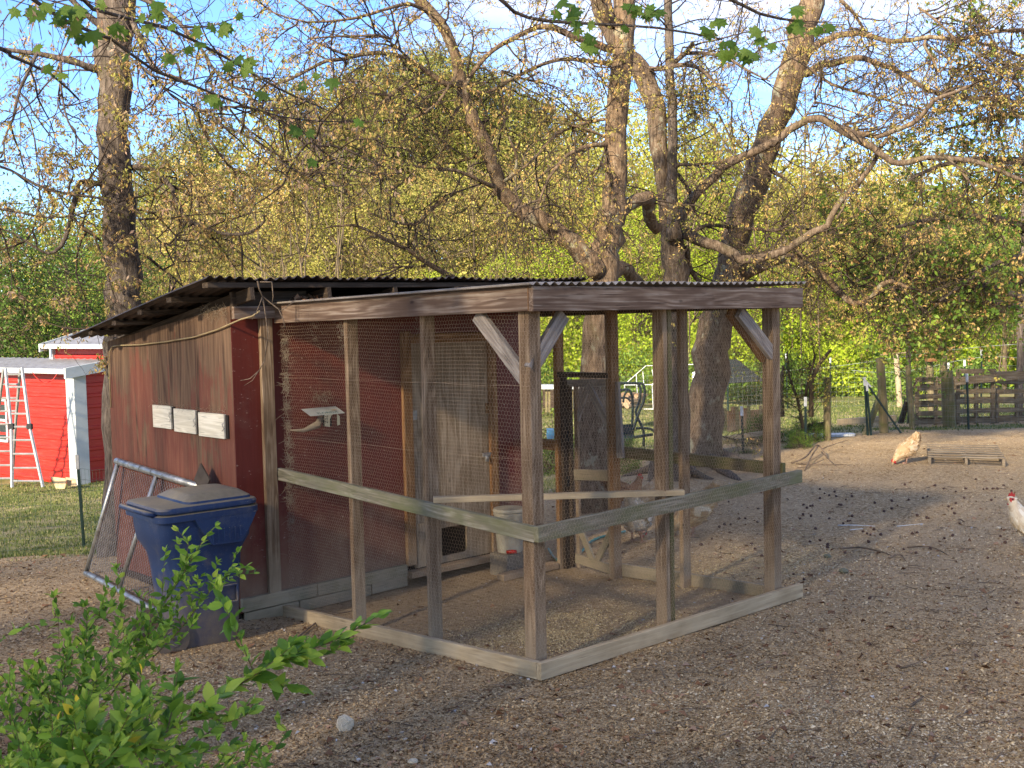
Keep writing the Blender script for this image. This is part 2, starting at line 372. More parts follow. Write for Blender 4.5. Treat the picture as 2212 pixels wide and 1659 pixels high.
def bark(name, d, mcol, l, lich, amt=.5, sc=1.):
    m, t, b = mat_new(name, .9, .15); g = G(t)
    v = g.co('Object', (24*sc, 24*sc, 4.5*sc)); n = g.noise(v, 1.4, 7, .72, .8); vo = g.vor(g.co('Object', (36*sc, 36*sc, 8*sc)), 1.)
    k = g.math('ADD', g.math('MULTIPLY', n, .9), g.math('MULTIPLY', vo, .22))
    c = g.ramp(k, [(.36, d), (.56, mcol), (.80, l)])
    ln = g.noise(g.co('Object', (5, 5, 3.2)), 1.1, 7, .7)
    c = g.mix(g.math('MULTIPLY', g.ramp(ln, [(.66-.2*amt, 0), (.72-.2*amt, 1)]), .8), c, g.mix(n, tuple(q*.6 for q in lich), lich))
    mo = g.noise(g.co('Object', (3, 3, 2)), 1.3, 5, .6); c = g.mix(g.math('MULTIPLY', g.ramp(mo, [(.55, 0), (.75, 1)]), .5), c, (.09, .085, .03))
    g.l(c, b.inputs['Base Color']); g.bump(k, b, 1., .035); return m
B_oak = bark("oak bark", (.045, .030, .02), (.14, .10, .066), (.27, .21, .15), (.36, .35, .25), .3)
B_grey = bark("grey furrowed bark", (.035, .027, .021), (.115, .09, .07), (.235, .19, .15), (.30, .30, .24), .2)
B_lich = bark("lichen covered bark", (.05, .033, .02), (.17, .115, .07), (.32, .24, .155), (.45, .42, .28), .42)
B_far = plain("far tree bark", (.17, .13, .08), .9, 0, .1, .5, 2)
B_twig = plain("dark twig bark", (.095, .070, .052), .9, 0, .1, .4, 5)
B_stick = plain("dead stick", (.26, .19, .13), .9, 0, .1, .5, 9)

def leaf(name, stops, trans=.35, rough=.6, objvar=.15):
    m = bpy.data.materials.new(name); m.use_nodes = True; t = m.node_tree; g = G(t); b = t.nodes['Principled BSDF']
    a = g.n("ShaderNodeAttribute", attribute_name='rnd'); i = g.n("ShaderNodeObjectInfo")
    v = g.math('FRACT', g.math('ADD', a.outputs['Fac'], g.math('MULTIPLY', i.outputs['Random'], objvar)))
    c = g.ramp(v, stops); b.inputs['Roughness'].default_value = rough; b.inputs['Specular IOR Level'].default_value = .25
    g.l(c, b.inputs['Base Color']); tr = g.n("ShaderNodeBsdfTranslucent"); g.l(c, tr.inputs[0])
    mx = g.n("ShaderNodeMixShader"); mx.inputs[0].default_value = trans
    g.l(b.outputs[0], mx.inputs[1]); g.l(tr.outputs[0], mx.inputs[2]); g.l(mx.outputs[0], t.nodes['Material Output'].inputs[0]); return m
L_tan = leaf("tan seed and bud leaf", [(0, (.40, .22, .07)), (.35, (.58, .37, .14)), (.7, (.42, .34, .09)), (1, (.50, .33, .14))])
L_oliv = leaf("young olive leaf", [(0, (.20, .20, .04)), (.4, (.34, .33, .065)), (.75, (.46, .38, .10)), (1, (.32, .24, .07))])
L_lime = leaf("fresh lime leaf", [(0, (.17, .25, .015)), (.4, (.30, .41, .022)), (.8, (.45, .53, .045)), (1, (.23, .30, .022))], .45)
L_limey = leaf("yellow green spring leaf", [(0, (.22, .23, .03)), (.4, (.36, .36, .05)), (.8, (.48, .45, .09)), (1, (.29, .26, .045))], .45)
L_green = leaf("mid green leaf", [(0, (.07, .13, .02)), (.4, (.13, .22, .03)), (.8, (.22, .32, .045)), (1, (.28, .24, .05))])
L_dark = leaf("dark green leaf", [(0, (.03, .065, .012)), (.5, (.065, .13, .02)), (1, (.14, .22, .035))])
L_pine = leaf("pine needle", [(0, (.08, .10, .02)), (.5, (.18, .19, .035)), (1, (.30, .28, .06))], .2)
L_gold = leaf("golden catkin", [(0, (.48, .31, .09)), (.5, (.68, .47, .17)), (1, (.55, .43, .12))], .35)
L_maple = leaf("bright maple leaf", [(0, (.035, .11, .012)), (.5, (.07, .19, .02)), (1, (.13, .28, .03))], .45)
L_samara = leaf("pinkish maple samara", [(0, (.42, .25, .15)), (.5, (.55, .38, .26)), (1, (.38, .28, .12))], .4)
L_shrub = leaf("shrub leaf", [(0, (.07, .16, .02)), (.5, (.19, .33, .035)), (.9, (.34, .47, .06)), (1, (.45, .53, .08))], .42, .5, .9)
L_shruby = leaf("yellowing shrub leaf", [(0, (.65, .50, .04)), (1, (.75, .55, .05))], .35, .5)
L_grass = leaf("grass blade", [(0, (.055, .085, .02)), (.5, (.11, .145, .032)), (.8, (.19, .21, .055)), (1, (.38, .32, .15))], .3)
def chipmat(name, stops):
    m, t, b = mat_new(name, .9, .15); g = G(t); a = g.n("ShaderNodeAttribute", attribute_name='rnd')
    g.l(g.ramp(a.outputs['Fac'], stops, 'LINEAR'), b.inputs['Base Color']); return m
M_chip = chipmat("wood chip and leaf litter", [(0, (.10, .060, .028)), (.3, (.27, .172, .082)), (.6, (.45, .31, .155)), (.85, (.57, .43, .24)), (1, (.70, .58, .38))])
M_corn = chipmat("scattered cracked corn", [(0, (.34, .25, .12)), (.5, (.52, .39, .19)), (1, (.66, .53, .30))])
M_dleaf = chipmat("dry brown leaves", [(0, (.12, .06, .032)), (.5, (.24, .125, .065)), (1, (.38, .24, .15))])
# ================================================================== GROUND
def axis_coords(lo, hi, n_in, far, n_out):
    a = np.linspace(lo, hi, n_in); st = a[1]-a[0]
    g = st*np.cumsum(1.16**np.arange(1, n_out+1)); g1_ = g*(far-abs(hi))/g[-1] if g[-1] < far-abs(hi) else g
    return np.r_[(lo-g1_[::-1]), a, hi+g1_]
gx = axis_coords(-9, 12, 190, 160, 36); gy = axis_coords(3, 26, 210, 210, 36)
GX, GY = np.meshgrid(gx, gy); GZ = gz(GX.ravel(), GY.ravel()).reshape(GX.shape)
nx, ny = len(gx), len(gy)
V = np.c_[GX.ravel(), GY.ravel(), GZ.ravel()]
ii = (np.arange(ny-1)[:, None]*nx+np.arange(nx-1)[None]).ravel(); F = np.c_[ii, ii+1, ii+nx+1, ii+nx]
me = np_mesh("ground", V, F, smooth=True)
def sstep(a, b, x): t = np.clip((x-a)/(b-a), 0, 1); return t*t*(3-2*t)
def wob(x, y, s=1.): return np.sin(x*1.9*s+np.sin(y*1.3*s)*1.7)*np.cos(y*1.6*s-x*.7*s)
def grass_mask(x, y):
    n = wob(x, y)*.5+wob(x+3, y-2, 2.3)*.3
    left = sstep(-.6, .6, (y-11.3)+( -x-3.6)*-.45+n*.8)*sstep(-2.8, -4.0, x+n*.3)*.95          # lawn by the barn
    far = sstep(22.0, 24.5, y+n*.8)*sstep(-3, 1, x)
    midl = sstep(18.5, 20.5, y+n*.7)*sstep(8, 4.5, x-(y-19)*.2)*sstep(-4, 0, x)
    strip = sstep(.9, .2, np.abs(y-20.4-(x-7)*.1+n*.25))*sstep(5.6, 6.8, x)
    lw = sstep(13.6, 15.0, y+n*.6-x*.1)*sstep(2.0, .6, x+n*.3)                   # grass behind the shed and big trees
    return np.clip(np.maximum.reduce([left, far, midl*.9, strip, lw*.9]), 0, 1)
vx, vy = V[:, 0], V[:, 1]
q = np.stack([vx-RC[0], vy-RC[1]], 1); uu = q@UV; vv = q@VV
inrun = sstep(-.1, .25, uu)*sstep(2.6, 2.3, uu)*sstep(-.05, .3, vv)*sstep(2.9, 2.6, vv)
dusty = np.maximum(inrun, .75*np.exp(-((uu-3.6)/1.6)**2-((vv-.3)/1.1)**2))
straw = np.exp(-((uu-3.3)/.8)**2-((vv-.95)/.38)**2)+.8*np.exp(-((uu-2.9)/.5)**2-((vv-1.5)/.6)**2)*0
colr = np.stack([grass_mask(vx, vy), dusty, np.clip(straw, 0, 1), np.ones(len(V))], 1)
ca = me.attributes.new('cover', 'FLOAT_COLOR', 'POINT'); ca.data.foreach_set('color', colr.astype(np.float32).ravel())
m, t, b = mat_new("leaf littered earth", .95, .12); g = G(t)
ge = g.n("ShaderNodeNewGeometry"); P = ge.outputs['Position']
at = g.n("ShaderNodeAttribute", attribute_name='cover'); sp = g.n("ShaderNodeSeparateColor"); g.l(at.outputs['Color'], sp.inputs[0])
vc = g.vor(P, 85, 'F1', 'Color'); vcs = g.n("ShaderNodeSeparateColor"); g.l(vc, vcs.inputs[0])
vd = g.vor(P, 34, 'F1', 'Color'); vds = g.n("ShaderNodeSeparateColor"); g.l(vd, vds.inputs[0])
lit = g.ramp(g.math('ADD', g.math('MULTIPLY', vcs.outputs[0], .55), g.math('MULTIPLY', vds.outputs[1], .45)),
             [(.1, (.15, .094, .046)), (.4, (.31, .21, .105)), (.7, (.46, .33, .175)), (.95, (.62, .48, .29))])
big = g.noise(P, .7, 6, .65)
lit = g.mix(g.ramp(big, [(.38, 0), (.65, .65)]), lit, g.mix(vcs.outputs[1], (.38, .27, .155), (.54, .41, .25)))
soil = g.ramp(g.noise(P, 22, 7, .75), [(.3, (.19, .12, .065)), (.55, (.39, .28, .16)), (.75, (.55, .41, .25))])
c = g.mix(g.math('MULTIPLY', sp.outputs[1], g.ramp(g.noise(P, 6, 5, .7), [(.3, .45), (.6, 1)])), lit, soil)
c = g.mix(g.math('MULTIPLY', sp.outputs[2], g.ramp(g.noise(P, 70, 4, .7), [(.42, 0), (.56, .9)])), c, (.52, .42, .24))
grs = g.mix(g.noise(P, 1.1, 6, .7), (.085, .11, .03), (.22, .22, .07))
grs = g.mix(g.math('MULTIPLY', vcs.outputs[2], .5), grs, (.05, .09, .015))
gm = g.math('ADD', sp.outputs[0], g.math('MULTIPLY', g.math('SUBTRACT', g.noise(P, 2.6, 7, .75), .5), 1.3))
patch = g.ramp(g.noise(P, .55, 5, .7), [(.38, 0), (.58, .85)])
grs = g.mix(patch, grs, g.mix(vcs.outputs[0], (.25, .20, .09), (.38, .31, .18)))
c = g.mix(g.ramp(gm, [(.35, 0), (.62, 1)]), c, grs)
g.l(c, b.inputs['Base Color'])
g.bump(g.math('ADD', g.math('MULTIPLY', vcs.outputs[0], .5), g.math('ADD', g.noise(P, 50, 5, .8), g.math('MULTIPLY', g.noise(P, 9, 4, .6), 1.2))), b, .8, .012)
tag(link("ground", me, None, m), kind='structure')

# ---- litter on the ground
def region(n, y0, y1, pad=.3, power=1.6):
    """random ground points in view, denser close to the camera"""
    u = rng.random(n); y = (y0**(1-power)+u*(y1**(1-power)-y0**(1-power)))**(1/(1-power))
    x = (rng.random(n)*2-1)*(y*.46+pad); return x, y
def rloc(x, y): qx = x-RC[0]; qy = y-RC[1]; return qx*UV[0]+qy*UV[1], qx*VV[0]+qy*VV[1]
def inside_coop(x, y):
    u, v = rloc(x, y); return (u > -.33) & (u < 2.75) & (v > 2.7) & (v < 4.95)
def in_run(x, y):
    u, v = rloc(x, y); return (u > 0) & (u < 2.5) & (v > 0) & (v < 2.75)
def scatter(name, n, y0, y1, lmin, lmax, asp, mat, tilt=.35, power=1.6, keep=None, lift=.004, bend=.15, rndf=None):
    x, y = region(n, y0, y1, power=power); k = ~inside_coop(x, y) & (rng.random(n) > grass_mask(x, y)*.93)
    if keep is not None: k &= keep(x, y)
    x = x[k]; y = y[k]; n = len(x); z = gz(x, y)+lift*rng.random(n)*2+.001
    th = rng.random(n)*2*pi; L = lmin+(lmax-lmin)*rng.random(n)**2.2
    A = np.stack([np.cos(th), np.sin(th), rng.normal(size=n)*tilt], 1)*L[:, None]
    Bv = np.stack([-np.sin(th), np.cos(th), rng.normal(size=n)*tilt], 1)*(L*(asp[0]+(asp[1]-asp[0])*rng.random(n)))[:, None]
    Vq, Fq = quads(np.stack([x, y, z], 1), A, Bv, ((-.5, .1), (.05, -.5), (.5, -.05), (-.1, .5)), bend)
    return tag(link(name, np_mesh(name, Vq, Fq, rng.random(n) if rndf is None else rndf(x, y)), None, mat), kind='stuff')
notrun = lambda x, y: ~in_run(x, y) | (rng.random(len(x)) < .22)
scatter("leaf_litter", 300000, 4.6, 20, .006, .027, (.25, .8), M_chip, .3, 2.0, notrun, rndf=lambda x, y: np.clip(rng.random(len(x))*.8+.12+.16*wob(x*.8, y*.8)+.10*wob(x*.35+2, y*.3)+.03*(x-1), 0, 1))
scatter("fallen_leaves", 2600, 4.6, 19, .03, .085, (.4, .7), M_dleaf, .35, 1.9, lambda x, y: ~in_run(x, y) | (rng.random(len(x)) < .15), .008, .25)
# cracked corn and straw bits in the run and by its far end
n = 90000; u = rng.random(n)*2.4+.05; v = rng.random(n)*2.0+.08
dens = np.exp(-((u-.85)/.62)**2-((v-.62)/.50)**2)*(.45+.55*(wob(u*5, v*5) > -.25)); k = rng.random(n) < dens
u2 = 3.4+rng.normal(size=9000)*.75; v2 = .95+rng.normal(size=9000)*.36
u = np.r_[u[k], u2]; v = np.r_[v[k], v2]; X = RC[0]+UV[0]*u+VV[0]*v; Y = RC[1]+UV[1]*u+VV[1]*v; n = len(X)
th = rng.random(n)*6.28; L = .005+.008*rng.random(n)
A = np.stack([np.cos(th), np.sin(th), rng.normal(size=n)*.3], 1)*L[:, None]*1.3; Bv = np.stack([-np.sin(th), np.cos(th), rng.normal(size=n)*.3], 1)*L[:, None]
Vq, Fq = quads(np.stack([X, Y, gz(X, Y)+.004], 1), A, Bv)
tag(link("cracked_corn", np_mesh("cracked_corn", Vq, Fq, rng.random(n)), None, M_corn), kind='stuff')
# twigs
x, y = region(2600, 4.7, 18, power=1.7); k = ~inside_coop(x, y) & ~in_run(x, y) & (rng.random(len(x)) > grass_mask(x, y)); x = x[k]; y = y[k]; n = len(x)
th = rng.random(n)*6.28; L = .03+.17*rng.random(n)**2.5; dx = np.cos(th)*L; dy = np.sin(th)*L
P0 = np.stack([x, y, gz(x, y)+.006], 1); P1 = np.stack([x+dx, y+dy, gz(x+dx, y+dy)+.005+.02*rng.random(n)], 1)
Vs, Fs = segs_prism(P0, P1, .0012+L*.014, .0010, 3)
tag(link("ground_twigs", np_mesh("ground_twigs", Vs, Fs), None, B_stick), kind='stuff')
# pebbles
ico = bmesh.new(); bmesh.ops.create_icosphere(ico, subdivisions=1, radius=1); icoV = np.array([v.co[:] for v in ico.verts]); icoF = np.array([[v.index for v in f.verts] for f in ico.faces]); ico.free()
def pebbles(name, X, Y, R, mat, rn=None, sq=.6):
    n = len(X); ang = rng.random(n)*6.28; jit = 1+.35*rng.normal(size=(n, 12, 1)).clip(-1, 1)*.6
    Vp = icoV[None]*jit*np.array([1, .75, sq]); c, s = np.cos(ang)[:, None], np.sin(ang)[:, None]
    Vp = np.stack([Vp[..., 0]*c-Vp[..., 1]*s, Vp[..., 0]*s+Vp[..., 1]*c, Vp[..., 2]], 2)*R[:, None, None]+np.stack([X, Y, gz(X, Y)+R*.15], 1)[:, None]
    Fp = (np.arange(n)[:, None, None]*12+icoF[None]).reshape(-1, 3)
    return link(name, np_mesh(name, Vp.reshape(-1, 3), Fp, rng.random(n*20) if rn is None else np.repeat(rn, 20)), None, mat)
M_peb = chipmat("small pale pebbles", [(0, (.20, .15, .10)), (.5, (.36, .29, .205)), (1, (.55, .49, .41))])
x, y = region(3400, 4.6, 16, power=2.0); k = ~inside_coop(x, y); x = x[k]; y = y[k]
tag(pebbles("pebbles", x, y, .0035+.011*rng.random(len(x))**3, M_peb, rng.random(len(x))), kind='stuff')
# white feathers
x, y = region(70, 4.8, 14, power=1.6); n = len(x); th = rng.random(n)*6.28; L = .02+.035*rng.random(n)
A = np.stack([np.cos(th)*L, np.sin(th)*L, rng.random(n)*.01], 1); Bv = np.stack([-np.sin(th)*L*.45, np.cos(th)*L*.45, rng.normal(size=n)*.01], 1)
Vq, Fq = quads(np.stack([x, y, gz(x, y)+.012], 1), A, Bv, bend=.3)
M_feather = plain("white feather", (.46, .44, .41), .9)
tag(link("white_feathers", np_mesh("white_feathers", Vq, Fq), None, M_feather), kind='stuff')
# grass blades on the lawns
def blades(name, n, xr, yr, hmin, hmax, wd=.006, mask=True):
    x = xr[0]+rng.random(n)*(xr[1]-xr[0]); y = yr[0]+rng.random(n)*(yr[1]-yr[0])
    k = (rng.random(n) < (grass_mask(x, y)*(1+wob(x*3, y*3)*.3)*(.45+.55*(wob(x*1.3, y*1.3) > -.35)))) & (grass_mask(x, y) > .15) & (np.abs(x) < y*.47+.4) & ~inside_coop(x, y); x = x[k]; y = y[k]; n = len(x)
    h = hmin+(hmax-hmin)*rng.random(n)**2*(1+.5*wob(x*2, y*2)); th = rng.random(n)*6.28
    A = np.stack([np.cos(th)*h*.5*rng.random(n), np.sin(th)*h*.5*rng.random(n), h], 1); Bv = np.stack([-np.sin(th)*wd, np.cos(th)*wd, 0*h], 1)*(1+y/14)[:, None]
    Vq, Fq = quads(np.stack([x, y, gz(x, y)], 1), A, Bv, ((0, -.5), (0, .5), (.6, .35), (1, 0)))
    return tag(link(name, np_mesh(name, Vq, Fq, rng.random(n)), None, L_grass), kind='stuff')
blades("grass", 110000, (-11, -2.5), (10, 25), .015, .055)
blades("grass", 90000, (-2, 13), (14, 34), .015, .055, .009)

# ================================================================== CHICKEN RUN (posts, boards, wire, corrugated roof)
RP = tuple(wld(0, 0, 0))
run = empty("chicken_run", RP, TH, "weathered timber and chicken wire run with a corrugated roof in front of the red coop", "chicken run")
def gl(u, v): p = wld(u, v); return g1(p[0], p[1])
def post(parent, u0, v0, su, sv, z0, z1, mat, name="post"):
    c = (u0+su/2, v0+sv/2)
    lean = random.uniform(-.004, .004)
    return board(parent, name, (c[0], c[1], z0), (c[0]+lean, c[1], z1), sv, su, mat, up=(0, 1, 0))
T = .038
post(run, T+.002, T+.002, .09, .09, -.10, 2.045, W_post)                       # front corner
for v in (.99, 1.83): post(run, T+.002, v, .09, .04, -.16, 2.045, W_post)      # left wall studs
post(run, 1.20, T+.002, .04, .09, -.12, 2.045, W_post).name = "post"
post(run, 1.245, T+.002, .038, .09, -.12, 2.045, W_mossbrown)
post(run, 2.38, T+.002, .09, .09, -.14, 2.045, W_post)                         # right corner
post(run, 2.37, .85, .09, .038, -.16, 2.05, W_post); post(run, 2.37, 1.56, .09, .04, -.18, 2.05, W_orange)
post(run, 2.39, 1.605, .07, .035, -.18, 2.05, W_post); post(run, 2.37, 2.18, .09, .04, -.2, 2.05, W_orange)
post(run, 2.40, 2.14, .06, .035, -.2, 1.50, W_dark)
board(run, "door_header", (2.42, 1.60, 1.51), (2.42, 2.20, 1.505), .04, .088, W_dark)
# mid rails
board(run, "rail", (T/2, -.005, .79), (T/2, 2.74, .885), .089, T, W_rail)
board(run, "rail", (.002, -T/2+.0, .793), (2.62, -T/2, .825), .089, T, W_rail)
board(run, "rail", (2.46+T/2, .02, .885), (2.46+T/2, 1.62, .89), .089, T, W_mossbrown)
board(run, "rail", (2.46+T/2, 2.2, .89), (2.46+T/2, 2.72, .89), .089, T, W_orange)
# bottom boards
board(run, "bottom_board", (T/2, 0, .012), (T/2, 2.72, -.145), .10, T, W_tan)
board(run, "bottom_board", (.002, -T/2, .012), (2.62, -T/2, -.002), .10, T, W_tan)
board(run, "bottom_board", (2.46+T/2, .02, -.015), (2.46+T/2, 1.6, -.075), .10, T, W_skirt)
board(run, "bottom_board", (1.75, 2.25, -.12), (2.35, 2.22, -.11), .05, .09, W_orange, up=(0, 0, 1))
# top beams
board(run, "top_beam", (T/2, .0, 2.112), (T/2, 2.70, 2.062), .136, T, W_beam)
board(run, "top_beam", (.0, -T/2, 2.112), (2.64, -T/2, 2.093), .14, T, W_beam)
board(run, "beam_end", (T/2-.001, -.0, 2.112), (T/2-.001, .004, 2.112), .136, T, W_orange, bev=0)
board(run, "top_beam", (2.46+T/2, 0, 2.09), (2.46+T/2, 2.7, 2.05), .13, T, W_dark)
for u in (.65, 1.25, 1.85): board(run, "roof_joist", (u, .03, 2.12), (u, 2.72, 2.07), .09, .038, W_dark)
# corner braces
def brace(p0, p1, mat=W_brace, up=(0, 0, 1)): return board(run, "brace", p0, p1, .09, T, mat, up)
brace((.33, T*.5+.04, 2.02), (.06, T*.5+.04, 1.71)); brace((T*.5+.04, .50, 2.03), (T*.5+.04, .10, 1.66))
brace((2.02, .06, 2.01), (2.40, .06, 1.70)); brace((1.98, .11, 2.02), (2.38, .11, 1.68), W_orange)
brace((1.16, .10, .80), (1.19, .16, .55), W_brace) if False else None
# roost pole lying across the corner on the two rails
roost = board(None, "roost_board", tuple(wld(.03, .93, .885)), tuple(wld(1.32, -.01, .868)), .036, .06, W_tan)
tag(roost, "long pale board lying across the run on its two mid rails", "board")
# roof sheets
def corrugated(name, parent, u0, u1, v0, v1, zf, mat, along='v', pitch=.0677, amp=.009, thick=.0025, sub=8, rag=0, nl=2):
    n = max(2, int((u1-u0)/pitch*sub)); us = np.linspace(u0, u1, n); ws = np.linspace(v0, v1, nl)
    top = []; 
    for j, vv_ in enumerate(ws):
        zz = zf(us, vv_)+amp*np.sin(us/pitch*2*pi)+(rag*np.sin(us*9+j)*.5 if rag else 0)
        vj = vv_ + 0*us + (0 if not rag or 0 < j < nl-1 else rag*np.sin(us*13+j*2)*.6)
        top.append(np.stack([us, np.full(n, vv_)+0*us if not rag else vj, zz], 1))
    Vt = np.concatenate(top); Vb = Vt.copy(); Vb[:, 2] -= thick; Fs = []
    for j in range(nl-1):
        for i in range(n-1):
            a = j*n+i; Fs.append((a, a+1, a+n+1, a+n)); Fs.append((a+nl*n, a+n+nl*n, a+n+1+nl*n, a+1+nl*n))
    o = nl*n
    for i in range(n-1): Fs += [(i, i+o, i+1+o, i+1), ((nl-1)*n+i, (nl-1)*n+i+1, (nl-1)*n+i+1+o, (nl-1)*n+i+o)]
    for j in range(nl-1): a = j*n; e = a+n-1; Fs += [(a, a+n, a+n+o, a+o), (e, e+o, e+n+o, e+n)]
    me = bpy.data.meshes.new(name); me.from_pydata(np.concatenate([Vt, Vb]).tolist(), [], Fs); me.update()
    me.polygons.foreach_set('use_smooth', [True]*len(me.polygons))
    try: me.set_sharp_from_angle(angle=radians(60))
    except Exception: pass
    return link(name, me, parent, mat)
for i, (a, b_) in enumerate([(-.03, .66), (.64, 1.33), (1.31, 2.0), (1.98, 2.665)]):
    corrugated("roof_sheet", run, a, b_, -.055, 2.86, lambda us, vv_, i=i: 2.196+.003*(i % 2)-.021*vv_+0*us, M_runroof)
board(run, "roof_edge_strip", (-.034, -.05, 2.195), (-.034, 2.72, 2.138), .012, .006, M_runroof)

# chicken wire, hexagon by hexagon
def hexwire(name, parent, to3, a0, a1, zb, zt, s=.0254, r=.0006, jit=.0016, hole=None, stuff=True):
    """to3(a, z) -> 3-D; zb, zt functions of a. s = distance across flats, twisted pairs upright"""
    e = s/sqrt(3); nA = int((a1-a0)/s)+2; zmin, zmax = zb((a0+a1)/2)-.2, zt((a0+a1)/2)+.2; nZ = int((zmax-zmin)/(1.5*e))+2
    I, J = np.meshgrid(np.arange(nA), np.arange(nZ)); off = (J % 2)*.5
    ca = a0+(I+off)*s; cz = zmin+J*1.5*e
    def P(da, dz): return np.stack([(ca+da).ravel(), (cz+dz).ravel()], 1)
    A, Bq, Cq, Dq = P(-s/2, -e/2), P(-s/2, e/2), P(0, e), P(s/2, e/2)
    S0 = np.concatenate([A, Bq, Cq]); S1 = np.concatenate([Bq, Cq, Dq])
    def wj(p): 
        k = p*137.; return p+np.stack([np.sin(k[:, 0]*3.1+k[:, 1]*5.3), np.cos(k[:, 1]*2.7-k[:, 0]*4.1)], 1)*jit+np.stack([.004*np.sin(p[:, 1]*7+p[:, 0]*3), .006*np.sin(p[:, 0]*4)], 1)
    mid = (S0+S1)/2; k = (mid[:, 0] > a0) & (mid[:, 0] < a1) & (mid[:, 1] > zb(mid[:, 0])) & (mid[:, 1] < zt(mid[:, 0]))
    if hole is not None: k &= ~hole(mid[:, 0], mid[:, 1])
    S0, S1 = wj(S0[k]), wj(S1[k])
    Vw, Fw = segs_prism(to3(S0[:, 0], S0[:, 1]), to3(S1[:, 0], S1[:, 1]), r, r, 3)
    o = link(name, np_mesh(name, Vw, Fw), parent, M_wire)
    if stuff: o['kind'] = 'stuff'
    return o
st3 = lambda *a: np.stack([np.broadcast_to(q, np.shape(a[0]) if np.ndim(a[0]) else np.shape(a[1])) for q in a], 1)
def bulge(a, z): return .006*np.sin(a*2.6)*np.sin(z*2.1)
hexwire("chicken_wire", run, lambda a, z: np.stack([T+0*a-.001+bulge(a, z)*.3, a, z], 1), .02, 2.68, lambda a: -.03-.055*a, lambda a: 2.05-.02*a)
hexwire("chicken_wire", run, lambda a, z: np.stack([a, T+0*a-.001+bulge(a, z)*.3, z], 1), .02, 2.5, lambda a: -.03+0*a, lambda a: 2.05+0*a)
hexwire("chicken_wire", run, lambda a, z: np.stack([a, -T-.004+0*a, z], 1), .02, 2.45, lambda a: .745+.012*a, lambda a: .84+.012*a, r=.0008, jit=.004)
hexwire("chicken_wire", run, lambda a, z: np.stack([2.365+0*a, a, z], 1), .1, 1.6, lambda a: -.08+0*a, lambda a: 2.05+0*a)
hexwire("chicken_wire", run, lambda a, z: np.stack([2.365+0*a, a, z], 1), 2.2, 2.72, lambda a: -.08+0*a, lambda a: 2.05+0*a)
hexwire("chicken_wire", run, lambda a, z: np.stack([2.40+0*a, a, z], 1), 1.6, 2.2, lambda a: 1.5+0*a, lambda a: 2.05+0*a)
for z0, z1 in ((1.60, 1.62), (1.16, 1.20)):
    mb = MB(); mb.tube([(T-.004, v, z0+(z1-z0)*(1-v/2.7)+.004*sin(v*9)-.03*sin(pi*v/2.7)*0) for v in np.linspace(.05, 2.66, 14)], .0007, 4); mb.build("selvage_wire", M_wire, run)
# wire staples on the corner post
# straw, cobweb and feathers caught in the wire by the coop
def tufts(name, parent, n, fn, l0, l1, r, mat, spread=1.):
    P0 = fn(n); d = rvec(n)*spread; L = l0+(l1-l0)*rng.random(n)**2
    P1 = P0+d*L[:, None]*.5; P2 = P1+(d+rvec(n)*.9)*L[:, None]*.5
    Vt, Ft = segs_prism(np.r_[P0, P1], np.r_[P1, P2], r, r*.7, 3)
    return tag(link(name, np_mesh(name, Vt, Ft), parent, mat), kind='stuff')
def edge_pts(n):
    z = rng.choice([1.86, 1.75, 1.6, 1.52, 1.38, 1.25, 1.12, 1.0, .9, .82, .7, .55], n)+rng.normal(size=n)*.022
    return np.stack([T+.01+rng.normal(size=n)*.008, 2.655-np.abs(rng.normal(size=n))*.03, z], 1)
tufts("caught_straw", run, 850, edge_pts, .015, .06, .0010, M_cob)
tufts("caught_straw", run, 120, lambda n: np.stack([T+.02+rng.normal(size=n)*.01, 2.66+rng.normal(size=n)*.02, .2+rng.random(n)*1.7], 1), .02, .08, .0010, M_cob)
tufts("caught_straw", run, 160, lambda n: np.stack([T-.002+rng.normal(size=n)*.006, rng.choice([1.86, 1.88, 2.2, 1.02], n)+rng.normal(size=n)*.03, 2.0-np.abs(rng.normal(size=n))*.10], 1), .015, .06, .0009, M_cob)
# leaves gathered on the run roof against the coop eave
n = 5200; u = rng.random(n)*2.3+.15; v = 2.78-np.abs(rng.normal(size=n))*.22; h = .055*np.exp(-((2.78-v)/.2)**2)*(.35+.65*np.abs(np.sin(u*3.1)+.4*np.sin(u*7)))
X = np.stack([u, v, 2.19-.021*v+.012+h*rng.random(n)], 1); th = rng.random(n)*6.28; L = .02+.045*rng.random(n)
A = np.stack([np.cos(th)*L, np.sin(th)*L, rng.normal(size=n)*L*.5], 1); Bv = np.stack([-np.sin(th)*L*.5, np.cos(th)*L*.5, rng.normal(size=n)*L*.3], 1)
Vq, Fq = quads(X, A, Bv, bend=.25); lr = tag(link("leaf_debris", np_mesh("leaf_debris", Vq, Fq, rng.random(n)), None, M_dleaf), kind='stuff')
lr.location = RP; lr.rotation_euler = (0, 0, TH)
# ================================================================== COOP (the red shed)
coop = empty("chicken_coop", RP, TH, "old red chicken coop with a rusty corrugated lean-to roof and plywood door", "coop")
CU0, CU1, CV0, CV1 = -.32, 2.72, 2.75, 4.88
def sheet(name, parent, pts, nrm, th, mat):
    """flat panel of thickness th from an outline, extruded along nrm"""
    mb = MB(); n = Vector(nrm)*th; a = [Vector(p) for p in pts]; b_ = [p+n for p in a]; k = len(a)
    mb.add(a+b_, [tuple(range(k)), tuple(range(2*k-1, k-1, -1))]+[(i, k+i, k+(i+1) % k, (i+1) % k) for i in range(k)]); o = mb.build(name, mat, parent)
    return o
